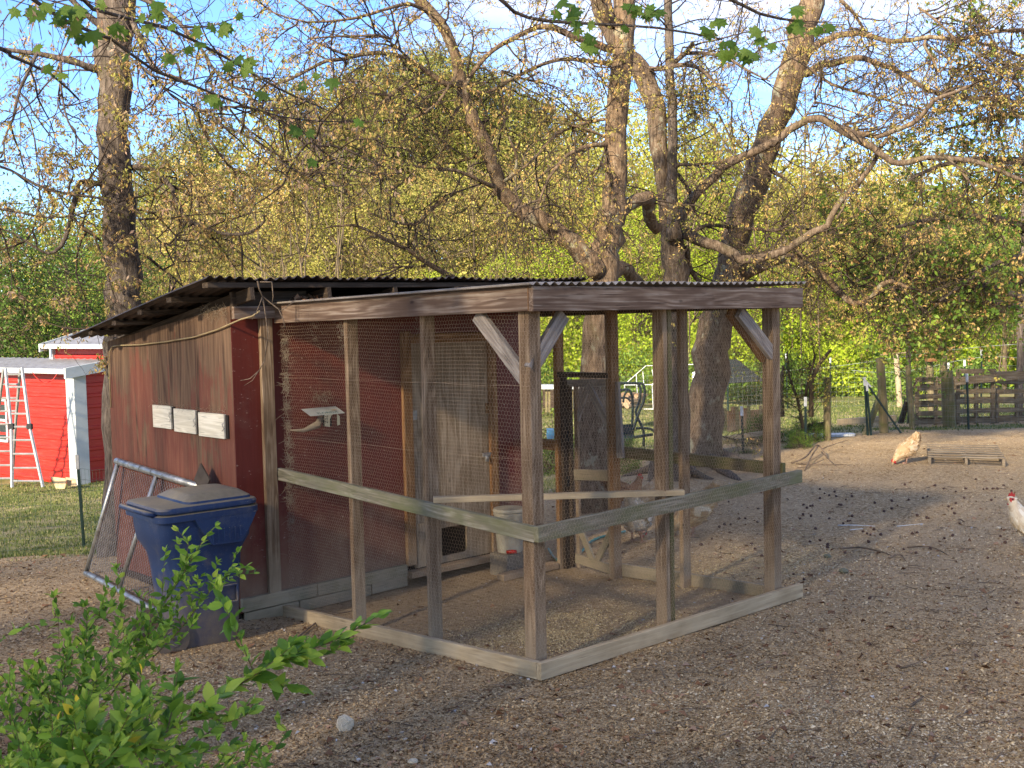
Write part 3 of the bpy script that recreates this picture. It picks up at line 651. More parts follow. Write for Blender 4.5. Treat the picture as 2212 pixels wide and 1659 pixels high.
# gable wall facing left
sheet("gable_wall", coop, [(CU0, CV0+.004, -.10), (CU0, CV1, -.10), (CU0, CV1, 1.86), (CU0, CV0+.004, 2.125)], (1, 0, 0), .018, M_faded)
sheet("back_wall", coop, [(CU0+.02, CV1-.02, -.12), (CU1-.02, CV1-.02, -.12), (CU1-.02, CV1-.02, 1.86), (CU0+.02, CV1-.02, 1.86)], (0, 1, 0), .018, M_faded)
sheet("side_wall", coop, [(CU1, CV0+.02, -.1), (CU1, CV1, -.1), (CU1, CV1, 1.86), (CU1, CV0+.02, 2.12)], (-1, 0, 0), .018, M_red)
# front wall panels
sheet("front_panel", coop, [(CU0, CV0, .0), (-.03, CV0, .0), (-.03, CV0, 2.03), (CU0, CV0, 2.03)], (0, 1, 0), .018, M_red)
sheet("front_panel", coop, [(-.028, CV0+.002, .0), (.62, CV0+.002, .0), (.62, CV0+.002, 2.03), (-.028, CV0+.002, 2.03)], (0, 1, 0), .018, M_red)
sheet("front_panel", coop, [(.623, CV0, .0), (1.20, CV0, .0), (1.20, CV0, 2.03), (.623, CV0, 2.03)], (0, 1, 0), .018, M_red)
sheet("front_panel", coop, [(2.14, CV0, -.05), (CU1, CV0, -.05), (CU1, CV0, 2.03), (2.14, CV0, 2.03)], (0, 1, 0), .018, M_red)
sheet("front_panel", coop, [(1.203, CV0+.001, 1.87), (2.137, CV0+.001, 1.87), (2.137, CV0+.001, 2.03), (1.203, CV0+.001, 2.03)], (0, 1, 0), .018, M_red)
board(coop, "corner_trim", (-.055, CV0-.02, -.03), (-.055, CV0-.02, 2.03), .10, .036, W_post, up=(1, 0, 0))
board(coop, "floor", (1.2, 2.80, -.06), (1.2, 4.84, -.06), .03, 2.9, M_dark, bev=0)
# jambs, header, sill
board(coop, "door_jamb", (1.215, CV0-.02, -.0), (1.215, CV0-.02, 1.90), .09, .036, W_orange, up=(1, 0, 0))
board(coop, "door_jamb", (2.135, CV0-.02, -.06), (2.135, CV0-.02, 1.88), .085, .036, W_orange, up=(1, 0, 0))
board(coop, "door_header", (1.262, CV0-.02, 1.84), (2.09, CV0-.02, 1.835), .075, .036, W_orange)
board(coop, "door_sill", (1.16, CV0-.05, -.065), (2.18, CV0-.05, -.07), .05, .09, W_orange)
# foundation timbers, two courses
for (a, b_, z, m_) in ((-.33, .30, -.035, W_skirt), (.305, 1.16, -.032, W_skirt), (2.19, 2.72, -.05, W_skirt)):
    board(coop, "foundation_board", (a, CV0-.022, z), (b_, CV0-.022, z+.003), .096, .04, m_)
for (a, b_, z) in ((-.30, .14, -.135), (.15, .80, -.13), (.81, 1.16, -.12), (2.2, 2.7, -.15)):
    board(coop, "foundation_board", (a, CV0-.014, z), (b_, CV0-.016, z+.006), .085, .04, W_skirt)
board(coop, "foundation_board", (CU0+.0, CV0+.03, -.10), (CU0+.0, CV1, -.12), .10, .03, W_dark)
# plywood door with a pop hole
door = empty("door", (0, 0, 0)); door.parent = coop
D0, D1, DV = 1.265, 2.085, CV0-.012; H0, H1, HZ0, HZ1 = 1.53, 1.815, .02, .255
def dpanel(pts): return sheet("plywood_panel", door, [(p[0], DV, p[1]) for p in pts], (0, 1, 0), .018, W_door)
arc = [(H1-.05+.05*sin(a), HZ0+.05-.05*cos(a)) for a in np.linspace(0, pi/2, 5)]
mb = MB()
outer = [(D0, -.035), (D1, -.035), (D1, 1.795), (D0, 1.80)]
# panel made from four strips so the hole is a real opening
mb.add([(D0, DV, HZ1), (D1, DV, HZ1), (D1, DV, 1.795), (D0, DV, 1.80)], [(0, 1, 2, 3)])
mb.add([(D0, DV, -.035), (H0, DV, -.035), (H0, DV, HZ1), (D0, DV, HZ1)], [(0, 1, 2, 3)])
mb.add([(H1, DV, -.035), (D1, DV, -.035), (D1, DV, HZ1), (H1, DV, HZ1)], [(0, 1, 2, 3)])
rim = [(H0, HZ0)]+arc+[(H1, -.035), (H0, -.035)]
mb.add([(p[0], DV, p[1]) for p in rim], [tuple(range(len(rim)))])
mb.add([(D0, DV, -.035), (D0, DV+.018, -.035), (D0, DV+.018, 1.8), (D0, DV, 1.8)], [(0, 1, 2, 3)])
mb.add([(H0, DV, HZ0), (H0, DV+.018, HZ0), (H0, DV+.018, HZ1), (H0, DV, HZ1)], [(0, 1, 2, 3)]); mb.add([(H1, DV, HZ0), (H1, DV+.018, HZ0), (H1, DV+.018, HZ1), (H1, DV, HZ1)], [(3, 2, 1, 0)])
mb.add([(H0, DV, HZ0), (H1, DV, HZ0), (H1, DV+.018, HZ0), (H0, DV+.018, HZ0)], [(0, 1, 2, 3)])
mb.build("plywood_panel", W_door, door)
sheet("pop_hole_board", door, [(D0+.005, DV-.003, -.03), (H0-.002, DV-.003, -.03), (H0-.002, DV-.003, .33), (D0+.005, DV-.003, .33)], (0, -1, 0), .015, W_door)
mb = MB(); mb.box((2.05, DV-.012, .82), (.09, .012, .035)); mb.tube([(2.0, DV-.02, .83), (2.09, DV-.022, .83)], .006, 8); mb.tube([(2.03, DV-.03, .815+.0), (2.03, DV-.035, .79), (2.035, DV-.03, .77)], .012, 8); mb.box((2.035, DV-.03, .785), (.035, .015, .04)); mb.build("latch", M_galv, door, bev=.001)
mb = MB(); mb.box((1.285, DV-.006, 1.22), (.055, .008, .075)); mb.build("hinge", M_galv, door)
mb = MB(); mb.box((2.07, DV-.012, 1.22), (.03, .016, .09)); mb.build("door_catch", W_orange, door)
# nest box flaps on the gable wall
for v0, v1, zt0, zt1 in ((3.705, 4.02, 1.365, 1.362), (3.305, 3.655, 1.352, 1.350), (2.865, 3.255, 1.345, 1.342)):
    f = sheet("nest_flap", coop, [(CU0-.022, v0, zt0-.178), (CU0-.022, v1, zt1-.176), (CU0-.022, v1, zt1), (CU0-.022, v0, zt0)], (1, 0, 0), .02, W_white)
    mb = MB(); mb.box((CU0-.006, v0-.022, zt0-.09), (.012, .036, .17)); mb.build("flap_gap_shade", M_dark, f)  # solid dark strip stands in for the shade between flaps
    mb = MB(); mb.tube([(CU0-.026, v0-.015, zt0-.055), (CU0-.045, v0-.012, zt0-.07), (CU0-.03, v0-.01, zt0-.10)], .003, 6); mb.tube([(CU0-.03, v0-.02, zt0-.10), (CU0-.035, v0+.01, zt0-.12)], .003, 6); mb.build("hook", M_galv, f)
tufts("caught_straw", coop, 160, lambda n: np.stack([CU0-.01+rng.normal(size=n)*.006, 2.85+rng.random(n)*1.2, 1.365+rng.normal(size=n)*.01], 1), .01, .05, .0009, M_cob)
tufts("caught_straw", coop, 220, lambda n: np.stack([CU0-.01+rng.normal(size=n)*.01, 2.78+rng.random(n)*.35, 2.08+rng.normal(size=n)*.03], 1), .015, .07, .001, M_cob)
# slack cable under the eave
cab = [onu(x, y, CU0-.02) for x, y in ((561, 672), (545, 683), (520, 690), (470, 712), (420, 728), (360, 738), (300, 745), (262, 746), (243, 748), (237, 760), (236, 800), (240, 880))]
mb = MB(); mb.tube(cab, .006, 6); o = mb.build("cable", M_cable, coop, True)
# roof framing: header beam, rafters, purlins
rz_ = lambda v: 2.30-.164*(v-2.6)                               # roof plane (sheet)
board(coop, "header_beam", (-.33, CV0-.05, 2.075), (2.72, CV0-.05, 2.075), .09, .036, W_beam)
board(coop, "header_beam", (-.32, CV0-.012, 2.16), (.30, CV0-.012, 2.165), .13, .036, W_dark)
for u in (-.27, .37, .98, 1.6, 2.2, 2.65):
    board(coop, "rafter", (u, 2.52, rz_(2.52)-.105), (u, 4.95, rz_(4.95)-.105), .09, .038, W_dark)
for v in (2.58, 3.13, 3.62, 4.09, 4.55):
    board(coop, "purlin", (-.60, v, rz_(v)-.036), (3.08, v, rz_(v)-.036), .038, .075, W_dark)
wid = .68
for i in range(6):
    a = -.63+i*.63; corrugated("roof_sheet", coop, a, min(a+wid, 3.12), 2.50, 4.98, lambda us, v_, i=i: rz_(v_)+.004*(i % 2)+0*us, M_roof, pitch=.078, amp=.0105, rag=.014, nl=5)
# hood folded from two licence plates over a small hole
hood = empty("vent_hood", (0, 0, 0)); hood.parent = coop
HV = CV0-.012
def txt(cu, parent):
    t0 = bpy.data.objects.new('t', cu); m_ = bpy.data.meshes.new_from_object(t0); bpy.data.objects.remove(t0); return link('lettering', m_, parent)
sheet("vent_hole_shade", hood, [(.42, CV0-.002, 1.20), (.50, CV0-.002, 1.20), (.50, CV0-.002, 1.31), (.42, CV0-.002, 1.31)], (0, -1, 0), .004, M_black)  # flat black sheet on the wall stands in for the opening's darkness
pl = sheet("top_plate", hood, [(.235, CV0-.004, 1.345), (.54, CV0-.004, 1.345), (.54, CV0-.13, 1.30), (.235, CV0-.13, 1.30)], (0, 0, 1), .002, plain("worn licence plate", (.48, .50, .47), .5, .1))
me = bpy.data.curves.new("lettering", 'FONT'); me.body = "FLORIDA"; me.size = .045; me.extrude = .0006; me.align_x = 'CENTER'
tx = txt(me, pl); tx.data.materials.append(plain("blue green plate ink", (.03, .12, .13), .5)); tx.matrix_basis = Matrix.Translation((.40, CV0-.118, 1.3085)) @ Matrix.Rotation(atan2(.045, .126), 4, 'X')
mb = MB(); mb.add([(.475+.022*cos(a), CV0-.075+.02*sin(a), 1.3245) for a in np.linspace(0, 6.28, 11)[:-1]]+[(.475+.022*cos(a), CV0-.075+.02*sin(a), 1.3285) for a in np.linspace(0, 6.28, 11)[:-1]], [tuple(range(10, 20))]); mb.build("orange_print", plain("orange print", (.6, .33, .03), .5), pl)
M_plate2 = plain("cream licence plate", (.52, .47, .33), .5, .1)
mb = MB()
prof = [(.352, 1.20), (.352, 1.295), (.365, 1.30)]
ring = lambda y: [(.36, y, 1.215), (.405, y, 1.205), (.405, y, 1.26), (.42, y, 1.29), (.45, y, 1.305), (.36, y, 1.31)]
A_, B_ = ring(CV0-.125), ring(CV0-.123); mb.loft([A_, B_]); mb.build("side_plate", M_plate2, hood)
mb = MB(); mb.loft([[(.475, y, 1.21), (.498, y, 1.215), (.498, y, 1.28), (.475, y, 1.30)] for y in (CV0-.12, CV0-.118)]); mb.build("side_plate", M_plate2, hood)
me = bpy.data.curves.new("lettering", 'FONT'); me.body = "70Z"; me.size = .038; me.extrude = .0005
tx = txt(me, hood); tx.data.materials.append(M_black); tx.matrix_basis = Matrix.Translation((.398, CV0-.1262, 1.212)) @ Matrix.Rotation(pi/2, 4, 'Y') @ Matrix.Rotation(pi, 4, 'Y') @ Matrix.Rotation(0, 4, 'X')
tx.matrix_basis = Matrix.Translation((.362, CV0-.1262, 1.296)) @ Matrix.Rotation(pi/2, 4, 'X') @ Matrix.Rotation(-pi/2, 4, 'Z')
mb = MB(); mb.tube([(.12, CV0-.03, 1.20), (.22, CV0-.05, 1.19), (.34, CV0-.06, 1.225), (.36, CV0-.08, 1.28)], [.006, .016, .026, .018], 8, jit=.5); mb.build("mud_nest", M_cob, hood, True)
tufts("cobweb", coop, 120, lambda n: np.stack([.33+rng.random(n)*.16, CV0-.01-rng.random(n)*.02, 1.43+rng.normal(size=n)*.02], 1), .02, .09, .0008, M_cob)
tufts("cobweb", coop, 60, lambda n: np.stack([.05+rng.random(n)*.3, CV0-.01-rng.random(n)*.03, .78+rng.normal(size=n)*.03], 1), .02, .09, .0007, M_cob)

# gate leaf of the run, standing open outside
gate = empty("run_gate", tuple(wld(2.47, 2.18, 0)), TH-radians(4), "narrow wooden gate with wire hung in the run doorway before the big oak trunk", "gate")
def gb(n_, p0, p1, w_=.07, t_=.03, m_=W_post, up=(0, 1, 0)): return board(gate, n_, p0, p1, w_, t_, m_, up)
gb("stile", (.0, -.05, -.13), (.0, -.05, 1.42), .05, .03, W_dark); gb("stile", (.02, -.115, -.13), (.02, -.115, 1.42), .04, .03, W_post)
gb("stile", (0, -.56, -.14), (0, -.56, 1.41), .05, .03, W_dark); gb("top_rail", (0, -.04, 1.43), (0, -.62, 1.45), .06, .03, W_brace, (0, 0, 1))
gb("top_rail", (.0, -.62, 1.46), (.0, -.66, .85), .07, .03, W_brace)
gb("brace", (-.02, -.30, 1.43), (-.02, -.58, 1.07), .07, .025, W_brace); gb("brace", (.02, -.12, 1.12), (.02, -.26, 1.40), .05, .02, W_brace)
gb("bottom_rail", (0, -.10, -.05), (0, -.60, -.08), .08, .03, W_skirt, (0, 0, 1)); gb("brace", (0, -.12, .26), (0, -.32, -.06), .06, .025, W_skirt); gb("brace", (0, -.34, -.06), (0, -.55, .25), .06, .025, W_skirt)
gb("mid_rail", (0, -.1, .66), (0, -.58, .70), .09, .025, W_skirt, (0, 0, 1))
for hz_ in (.98, .60): mb = MB(); mb.box((-.03, -.03, hz_), (.02, .055, .09)); mb.build("hinge", M_black, gate)
hexwire("chicken_wire", gate, lambda a, z: np.stack([0*a-.02, a, z], 1), -.6, -.05, lambda a: -.1+0*a, lambda a: 1.42+0*a)

# ================================================================== DEAD TWIG hanging from the coop eave
dt = empty("dead_twig", tuple(wld(-.2, 2.40, 2.2)), 0, "bare dead twig hooked over the coop eave, hanging before the red panel", "twig")
def px_tube(parent, chain, r0_, r1_, n=5, name="stem", mat=None, Y=None, sm=True):
    pts = [aty(x, y, Yq)-np.array(parent.location) for x, y, Yq in chain]
    mb = MB(); mb.tube(pts, list(np.linspace(r0_, r1_, len(pts))), n); return mb.build(name, mat or B_stick, parent, sm)
Yt = 7.85
for ch, r in (([(556, 607), (560, 625), (567, 640), (585, 655), (602, 668), (612, 690), (616, 710)], .006), ([(562, 609), (587, 609), (590, 640), (588, 655)], .005),
              ([(567, 640), (560, 660), (552, 678), (545, 690)], .004), ([(568, 645), (575, 690), (578, 730), (571, 780), (560, 800), (540, 818), (520, 822)], .005),
              ([(558, 802), (545, 822), (527, 833)], .003), ([(576, 700), (583, 730), (588, 745)], .003), ([(606, 672), (630, 655), (640, 645)], .003), ([(616, 700), (603, 715), (598, 722)], .002)):
    px_tube(dt, [(x, y, Yt+.05*sin(x*.1)) for x, y in ch], r, r*.5)

# ================================================================== BIN
Mb, tb, bb = mat_new("dusty blue plastic", .55, .35); g = G(tb)
z = g.sep(g.co('Object'))[2]; nz = g.noise(g.co('Object'), 7, 7, .7); nb = g.noise(g.co('Object', (30, 30, 3)), 1, 4, .6)
blue = g.mix(nb, (.008, .021, .066), (.016, .038, .105))
dq = g.math('ADD', g.math('MULTIPLY', g.math('SUBTRACT', .55, z), 1.7), g.math('MULTIPLY', g.math('SUBTRACT', nz, .5), 1.8))
c = g.mix(g.math('MULTIPLY', g.ramp(dq, [(0, 0), (1, 1)]), .85), blue, (.155, .118, .078))
c = g.mix(g.math('MULTIPLY', g.ramp(nz, [(.5, 0), (.75, 1)]), .4), c, (.15, .13, .105))
sc_ = g.noise(g.co('Object', (6, 6, 30)), 6, 2, .6, 2.); c = g.mix(g.ramp(sc_, [(.70, 0), (.73, .5)]), c, (.35, .36, .38))
ge = g.n("ShaderNodeNewGeometry"); up = g.sep(ge.outputs['Normal'])[2]
c = g.mix(g.math('MULTIPLY', g.ramp(up, [(.35, 0), (.85, 1)]), g.ramp(nz, [(.25, .75), (.6, 1)])), c, g.mix(nb, (.17, .135, .08), (.27, .22, .14)))
g.l(c, bb.inputs['Base Color'])
bx_, by_ = -2.17, 7.62
BA = radians(40)
bn = empty("wheeled_bin", (bx_, by_, g1(bx_, by_)-.02), BA, "dusty dark blue wheeled rubbish bin standing against the coop corner", "bin"); bn.scale = (.87, .87, .95)
def rr(hx, hy, z, cx=0, cy=0, r=.09, n=5, bow=0):
    P = []
    for (sx, sy, a0) in ((1, 1, 0), (-1, 1, 90), (-1, -1, 180), (1, -1, 270)):
        for k in range(n): a = radians(a0+90*k/(n-1)); P.append((cx+sx*(hx-r)+r*cos(a), cy+sy*(hy-r)+r*sin(a), z))
    return P
mb = MB(); mb.loft([rr(.235, .215, 0, .02, r=.07), rr(.245, .225, .03, .02, r=.08), rr(.285, .26, .55, .01), rr(.295, .27, .66, .0), rr(.355, .30, .76, -.0), rr(.37, .315, .86, 0), rr(.375, .32, .965, 0), rr(.375, .32, .985, 0)])
o = mb.build("body", Mb, bn, False); smooth_by_angle(o, 35)
mb = MB(); mb.loft([rr(.39, .335, .925, 0), rr(.41, .355, .93, 0), rr(.41, .355, .972, 0), rr(.39, .335, .978, 0)]); o = mb.build("rim", Mb, bn); smooth_by_angle(o, 35)
# side skirt panel with a trapezoid drop and ribs
mb = MB(); mb.loft([[(p[0], y, p[1]) for p in ((-.14, .935), (.37, .935), (.33, .86), (.24, .73), (-.0, .735), (-.08, .84))] for y in (-.30, -.352)]); sk = mb.build("side_skirt", Mb, bn, bev=.004)
for k in range(6): 
    mb = MB(); mb.box((.0+k*.045, -.356, .80), (.010, .010, .09)); mb.build("rib", Mb, sk)
mb = MB(); mb.loft([rr(.20, .02, .30, .06, -.262, .02), rr(.20, .02, .62, .06, -.288, .02)], True)
mb = MB(); mb.box((.14, -.262, .42), (.17, .018, .012)); mb.box((.14, -.258, .30), (.17, .018, .012)); mb.box((.06, -.26, .36), (.012, .018, .12)); mb.box((.225, -.26, .36), (.012, .018, .12)); mb.build("side_recess_frame", Mb, bn, bev=.002)
# lid: rounded slab, raised dome at the front
mb = MB(); mb.loft([rr(.385, .335, .986, 0), rr(.40, .35, .99, 0), rr(.405, .352, 1.01, 0), rr(.395, .345, 1.025, 0), rr(.37, .32, 1.03, 0)]); lid = mb.build("lid", Mb, bn); smooth_by_angle(lid, 35)
mb = MB(); mb.loft([rr(.27, .30, 1.028, .10, 0, .06), rr(.265, .295, 1.045, .10, 0, .06), rr(.21, .22, 1.082, .10, 0, .06), rr(.18, .19, 1.088, .09, 0, .06)]); o = mb.build("lid_dome", Mb, lid); smooth_by_angle(o, 30)
# rear handle and hinge
mb = MB(); mb.tube([(-.39, -.25, .975), (-.46, -.24, 1.0), (-.475, -.12, 1.005), (-.475, .12, 1.005), (-.46, .24, 1.0), (-.39, .25, .975)], .018, 8); mb.build("handle", Mb, bn, True)
mb = MB(); mb.box((.415, 0, .95), (.05, .34, .045)); mb.build("front_lip", Mb, bn, bev=.01)
for s in (-1, 1):
    mb = MB(); mb.tube([(-.30, s*.20, .12), (-.30, s*.255, .12)], .13, 20); o = mb.build("wheel", M_black if False else plain("muddy black wheel", (.06, .05, .042), .8, c2=(.16, .12, .08)), bn); smooth_by_angle(o, 40)
    mb = MB(); mb.tube([(-.30, s*.25, .12), (-.30, s*.262, .12)], .06, 12); mb.build("hub", Mb, o)
mb = MB(); mb.tube([(-.30, -.27, .12), (-.30, .27, .12)], .012, 6); mb.build("axle", M_steel, bn)

# ================================================================== CHAIN LINK GATE leaning on the gable wall
cg = empty("chain_link_gate", tuple(wld(-.5, 4.2, -.14)), 0, "old galvanised chain link gate leaning on its side against the coop gable", "gate")
O_ = np.array(cg.location)
TL = wld(*onu(252, 996, -.375)); TR = wld(*onu(418, 1047, -.375)); BL = ground_at(186, 1243); BR = ground_at(302, 1306); BR = BL+(BR-BL)*1.35; TR = TL+(TR-TL)*1.18
BL[2] += .02; BR[2] += .02
Lp = lambda p: tuple(np.array(p)-O_)
def pipe(name, pts, r, parent=cg): 
    mb = MB(); mb.tube([Lp(p) for p in pts], r, 12); return mb.build(name, M_galv, parent, True)
tp = pipe("frame_pipe", [TL, TR], .028); bp = pipe("frame_pipe", [BL, BR], .024)
lf = lambda a, b_, t_: a+(b_-a)*t_
pipe("stile_pipe", [lf(TL, TR, .02), lf(BL, BR, .0)], .019); pipe("stile_pipe", [lf(TL, TR, .47), lf(BL, BR, .47)], .019); pipe("stile_pipe", [lf(TL, TR, .97), lf(BL, BR, .97)], .019)
for k in np.linspace(.04, .94, 8):
    for (A2, B2, r) in ((TL, TR, .031), (BL, BR, .027)):
        c_ = lf(A2, B2, k); d_ = (B2-A2)/np.linalg.norm(B2-A2); mb = MB(); mb.tube([Lp(c_-d_*.004), Lp(c_+d_*.004)], r, 12); mb.build("tie_wire", M_galv, cg)
# diamond mesh
a0v, a1v = TL, BL; E0, E1 = [], []
nW = 36; s_ = 1./nW; Hn = 26
for i in range(nW):
    for j in range(Hn):
        for dj in (1, -1):
            t0, t1 = i*s_, (i+1)*s_; w0 = j/Hn+ (0 if dj == 1 else 1/Hn); w1 = w0+dj/Hn
            P_ = lambda t_, w_: lf(lf(TL, TR, t_), lf(BL, BR, t_), .04+.92*w_)
            q0, q1 = P_(t0+ .0, w0), P_(t1, w1); E0.append(q0-O_); E1.append(q1-O_)
Vs, Fs = segs_prism(np.array(E0), np.array(E1), .0016, .0016, 3)
tag(link("chain_mesh", np_mesh("chain_mesh", Vs, Fs), cg, M_galv), kind='stuff')
mb = MB(); cpl = wld(-.40, 3.30, .86); mb.box((0, 0, 0), (.012, .17, .17), Matrix.Rotation(TH, 3, 'Z') @ Matrix.Rotation(.7, 3, 'X')); o = mb.build("steel_plate", M_steel); o.location = wld(*onu(437, 1036, -.42))
tag(o, "small square rusty steel plate propped behind the bin lid", "metal plate")

# ================================================================== BUCKET, BLOCK, HOSE by the gate
def at_loc(u, v, z=None): p = wld(u, v); return (p[0], p[1], gl(u, v) if z is None else z)
blk = empty("concrete_block", at_loc(2.02, 2.42), TH+.1, "dusty concrete block under the cream feed bucket", "block")
mb = MB(); mb.box((0, 0, .095), (.30, .2, .19)); mb.build("block_body", M_cinder, blk, bev=.006)
bk = empty("feed_bucket", at_loc(2.02, 2.42, gl(2.02, 2.42)+.19), 0, "dusty cream plastic feed bucket on a concrete block by the run gate", "bucket")
mb = MB(); mb.loft([[(r*cos(a), r*sin(a), z) for a in np.linspace(0, 2*pi, 25)[:-1]] for r, z in ((.105, 0), (.11, .02), (.128, .30), (.135, .31), (.135, .33), (.125, .335), (.120, .31))]); o = mb.build("tub", M_bucket, bk); smooth_by_angle(o, 40)
mb = MB(); mb.loft([[(r*cos(a), r*sin(a), z) for a in np.linspace(0, 2*pi, 25)[:-1]] for r, z in ((.138, .34), (.14, .35), (.13, .365), (.05, .37))]); o = mb.build("lid", M_black if False else M_bucket, bk); smooth_by_angle(o, 40)
mb = MB(); mb.tube([(-.03, -.135, .02), (.02, -.15, .025), (.05, -.135, .02)], .016, 8); mb.build("red_nozzle", M_redp, bk, True)
hs = [ground_at(x, y)+np.array([0, 0, .02]) for x, y in ((1185, 1190), (1200, 1212), (1222, 1216), (1245, 1205), (1262, 1190), (1275, 1175), (1300, 1164), (1330, 1158), (1350, 1152))]
mb = MB(); 
from mathutils import geometry as mgeo
def smoothline(P, k=5):
    P = [Vector(p) for p in P]; out_ = []
    for i in range(len(P)-1):
        a, b_, c_, d_ = P[max(i-1, 0)], P[i], P[i+1], P[min(i+2, len(P)-1)]
        for j in range(k):
            t_ = j/k; out_.append(.5*((2*b_)+(c_-a)*t_+(2*a-5*b_+4*c_-d_)*t_*t_+(3*b_-a-3*c_+d_)*t_**3))
    out_.append(P[-1]); return out_
mb.tube(smoothline(hs), .012, 8); o = mb.build("garden_hose", M_teal, None, True); tag(o, "teal garden hose lying behind the run gate", "hose")
# ================================================================== HENS
def hen_mat(name, stops): return leaf(name, stops, .1, .85, 0)
H_buff = hen_mat("buff feathers", [(0, (.40, .24, .11)), (.5, (.58, .40, .21)), (1, (.72, .58, .38))])
H_white = hen_mat("white cream feathers", [(0, (.55, .47, .36)), (.5, (.70, .64, .54)), (1, (.78, .74, .66))])
H_brown = hen_mat("red brown feathers", [(0, (.14, .06, .025)), (.5, (.27, .125, .055)), (1, (.42, .24, .12))])
H_cream = hen_mat("pale cream feathers", [(0, (.60, .46, .29)), (.5, (.74, .62, .44)), (1, (.82, .74, .60))])
M_comb = plain("red comb", (.5, .035, .025), .6); M_leg = plain("pinkish yellow leg", (.5, .29, .19), .6); M_beak = plain("horn beak", (.5, .36, .18), .5); M_eye = plain("hen eye", (.03, .012, .005), .2)
POSE = {
 'stand': [(-.215,.345,.010,.010),(-.19,.335,.035,.018),(-.15,.30,.062,.038),(-.10,.255,.085,.070),(-.04,.215,.105,.095),(.02,.20,.108,.10),(.07,.215,.092,.088),(.105,.25,.064,.060),(.125,.292,.044,.040),(.138,.325,.034,.031),(.152,.348,.030,.026),(.168,.352,.022,.019),(.18,.350,.010,.010)],
 'peck': [(-.175,.375,.010,.010),(-.165,.35,.036,.018),(-.14,.305,.066,.038),(-.09,.25,.09,.072),(-.03,.20,.105,.095),(.03,.165,.102,.098),(.08,.135,.080,.08),(.12,.105,.055,.055),(.15,.075,.040,.038),(.168,.052,.031,.029),(.18,.035,.026,.022),(.188,.022,.016,.014),(.192,.014,.008,.008)],
}
def make_hen(p, heading, scale, pose, mat, label, group="hens in the yard", tailmat=None):
    h = empty("hen", p, heading, label, "chicken", group); h.scale = (scale, scale*1.18, scale)
    sp = POSE[pose]; n = 16; rings = []; m = len(sp)
    for i, (x, z, hh, hw) in enumerate(sp):
        a = Vector((sp[max(i-1, 0)][0], sp[max(i-1, 0)][1])); b_ = Vector((sp[min(i+1, m-1)][0], sp[min(i+1, m-1)][1])); t_ = (b_-a).normalized(); nn = Vector((-t_.y, t_.x))
        rings.append([(x+nn.x*hh*sin(q_), hw*cos(q_), z+nn.y*hh*sin(q_)) for q_ in [2*pi*k/n for k in range(n)]])
    mb = MB(); mb.loft(rings); o = mb.build("body", mat, h, True)
    a_ = o.data.attributes.new('rnd', 'FLOAT', 'FACE'); a_.data.foreach_set('value', np.clip(.5+.25*rng.normal(size=len(o.data.polygons)), 0, 1).astype(np.float32))
    ss = o.modifiers.new("s", 'SUBSURF'); ss.levels = 1; ss.render_levels = 1
    # overlapping feathers
    nf = 1500; i = rng.random(nf)*(m-3)+.2; i0 = i.astype(int); f = (i-i0)[:, None]; R_ = np.array(rings); k = rng.random(nf)*n; k0 = k.astype(int); fk = (k-k0)[:, None]
    Pq = lambda a, b_: R_[np.clip(a, 0, m-1), b_ % n]
    P_ = (Pq(i0, k0)*(1-f)+Pq(i0+1, k0)*f)*(1-fk)+(Pq(i0, k0+1)*(1-f)+Pq(i0+1, k0+1)*f)*fk
    ctr = np.array([(s_[0], 0, s_[1]) for s_ in sp]); C_ = ctr[i0]*(1-f)+ctr[np.clip(i0+1, 0, m-1)]*f
    Nn = unit(P_-C_); back = unit(ctr[i0]-ctr[np.clip(i0+1, 0, m-1)]); back = unit(back+Nn*.28+np.array([0, 0, -.25])+rng.normal(size=(nf, 3))*.12); side = np.cross(Nn, back)
    sz = (.012+.022*rng.random(nf)*np.clip(1.2-i/m, .3, 1))[:, None]
    Vq, Fq = quads(P_-Nn*.002, back*sz*1.5, side*sz*.8, ((0, -.4), (.6, -.45), (1, 0), (.6, .45)))
    lk = link("feathers", np_mesh("feathers", Vq, Fq, np.clip(.5+.28*rng.normal(size=nf), 0, 1)), h, mat); lk['kind'] = 'stuff'
    for s in (-1, 1):
        w_ = MB(); bx, bz = sp[4][0], sp[4][1]
        w_.loft([[(bx+dx, s*(hw_*cos(q_)*.25+.093), bz+dz+hh_*sin(q_)) for q_ in [2*pi*k_/8 for k_ in range(8)]] for dx, dz, hh_, hw_ in ((-.085, .01, .01, .01), (-.06, .008, .035, .03), (0, .01, .055, .05), (.05, .01, .045, .045), (.075, .015, .015, .02))])
        wo = w_.build("wing", tailmat or mat, h, True); a_ = wo.data.attributes.new('rnd', 'FLOAT', 'FACE'); a_.data.foreach_set('value', rng.random(len(wo.data.polygons)).astype(np.float32))
        lx = .005+.03*s*.6; legz = sp[5][1]-.07
        l_ = MB(); l_.tube([(lx-.02, s*.035, legz), (lx-.012, s*.035, .075)], [.030, .016], 8); l_.tube([(lx-.012, s*.035, .08), (lx, s*.035, .012)], .0065, 6)
        for a in (-.5, 0, .5): l_.tube([(lx, s*.035, .012), (lx+.05*cos(a), s*.035+.05*sin(a), .004)], [.006, .003], 5)
        l_.tube([(lx, s*.035, .012), (lx-.03, s*.035, .004)], [.005, .003], 5); l_.build("leg", M_leg, h, True)
        hx, hz = sp[-3][0], sp[-3][1]; e_ = MB(); e_.tube([(hx, s*.020, hz+.006), (hx, s*.027, hz+.007)], .0045, 8); e_.build("eye", M_eye, h)
    t1 = Vector((sp[-1][0]-sp[-3][0], sp[-1][1]-sp[-3][1])).normalized(); nn = Vector((-t1.y, t1.x)); hx, hz = sp[-3][0], sp[-3][1]
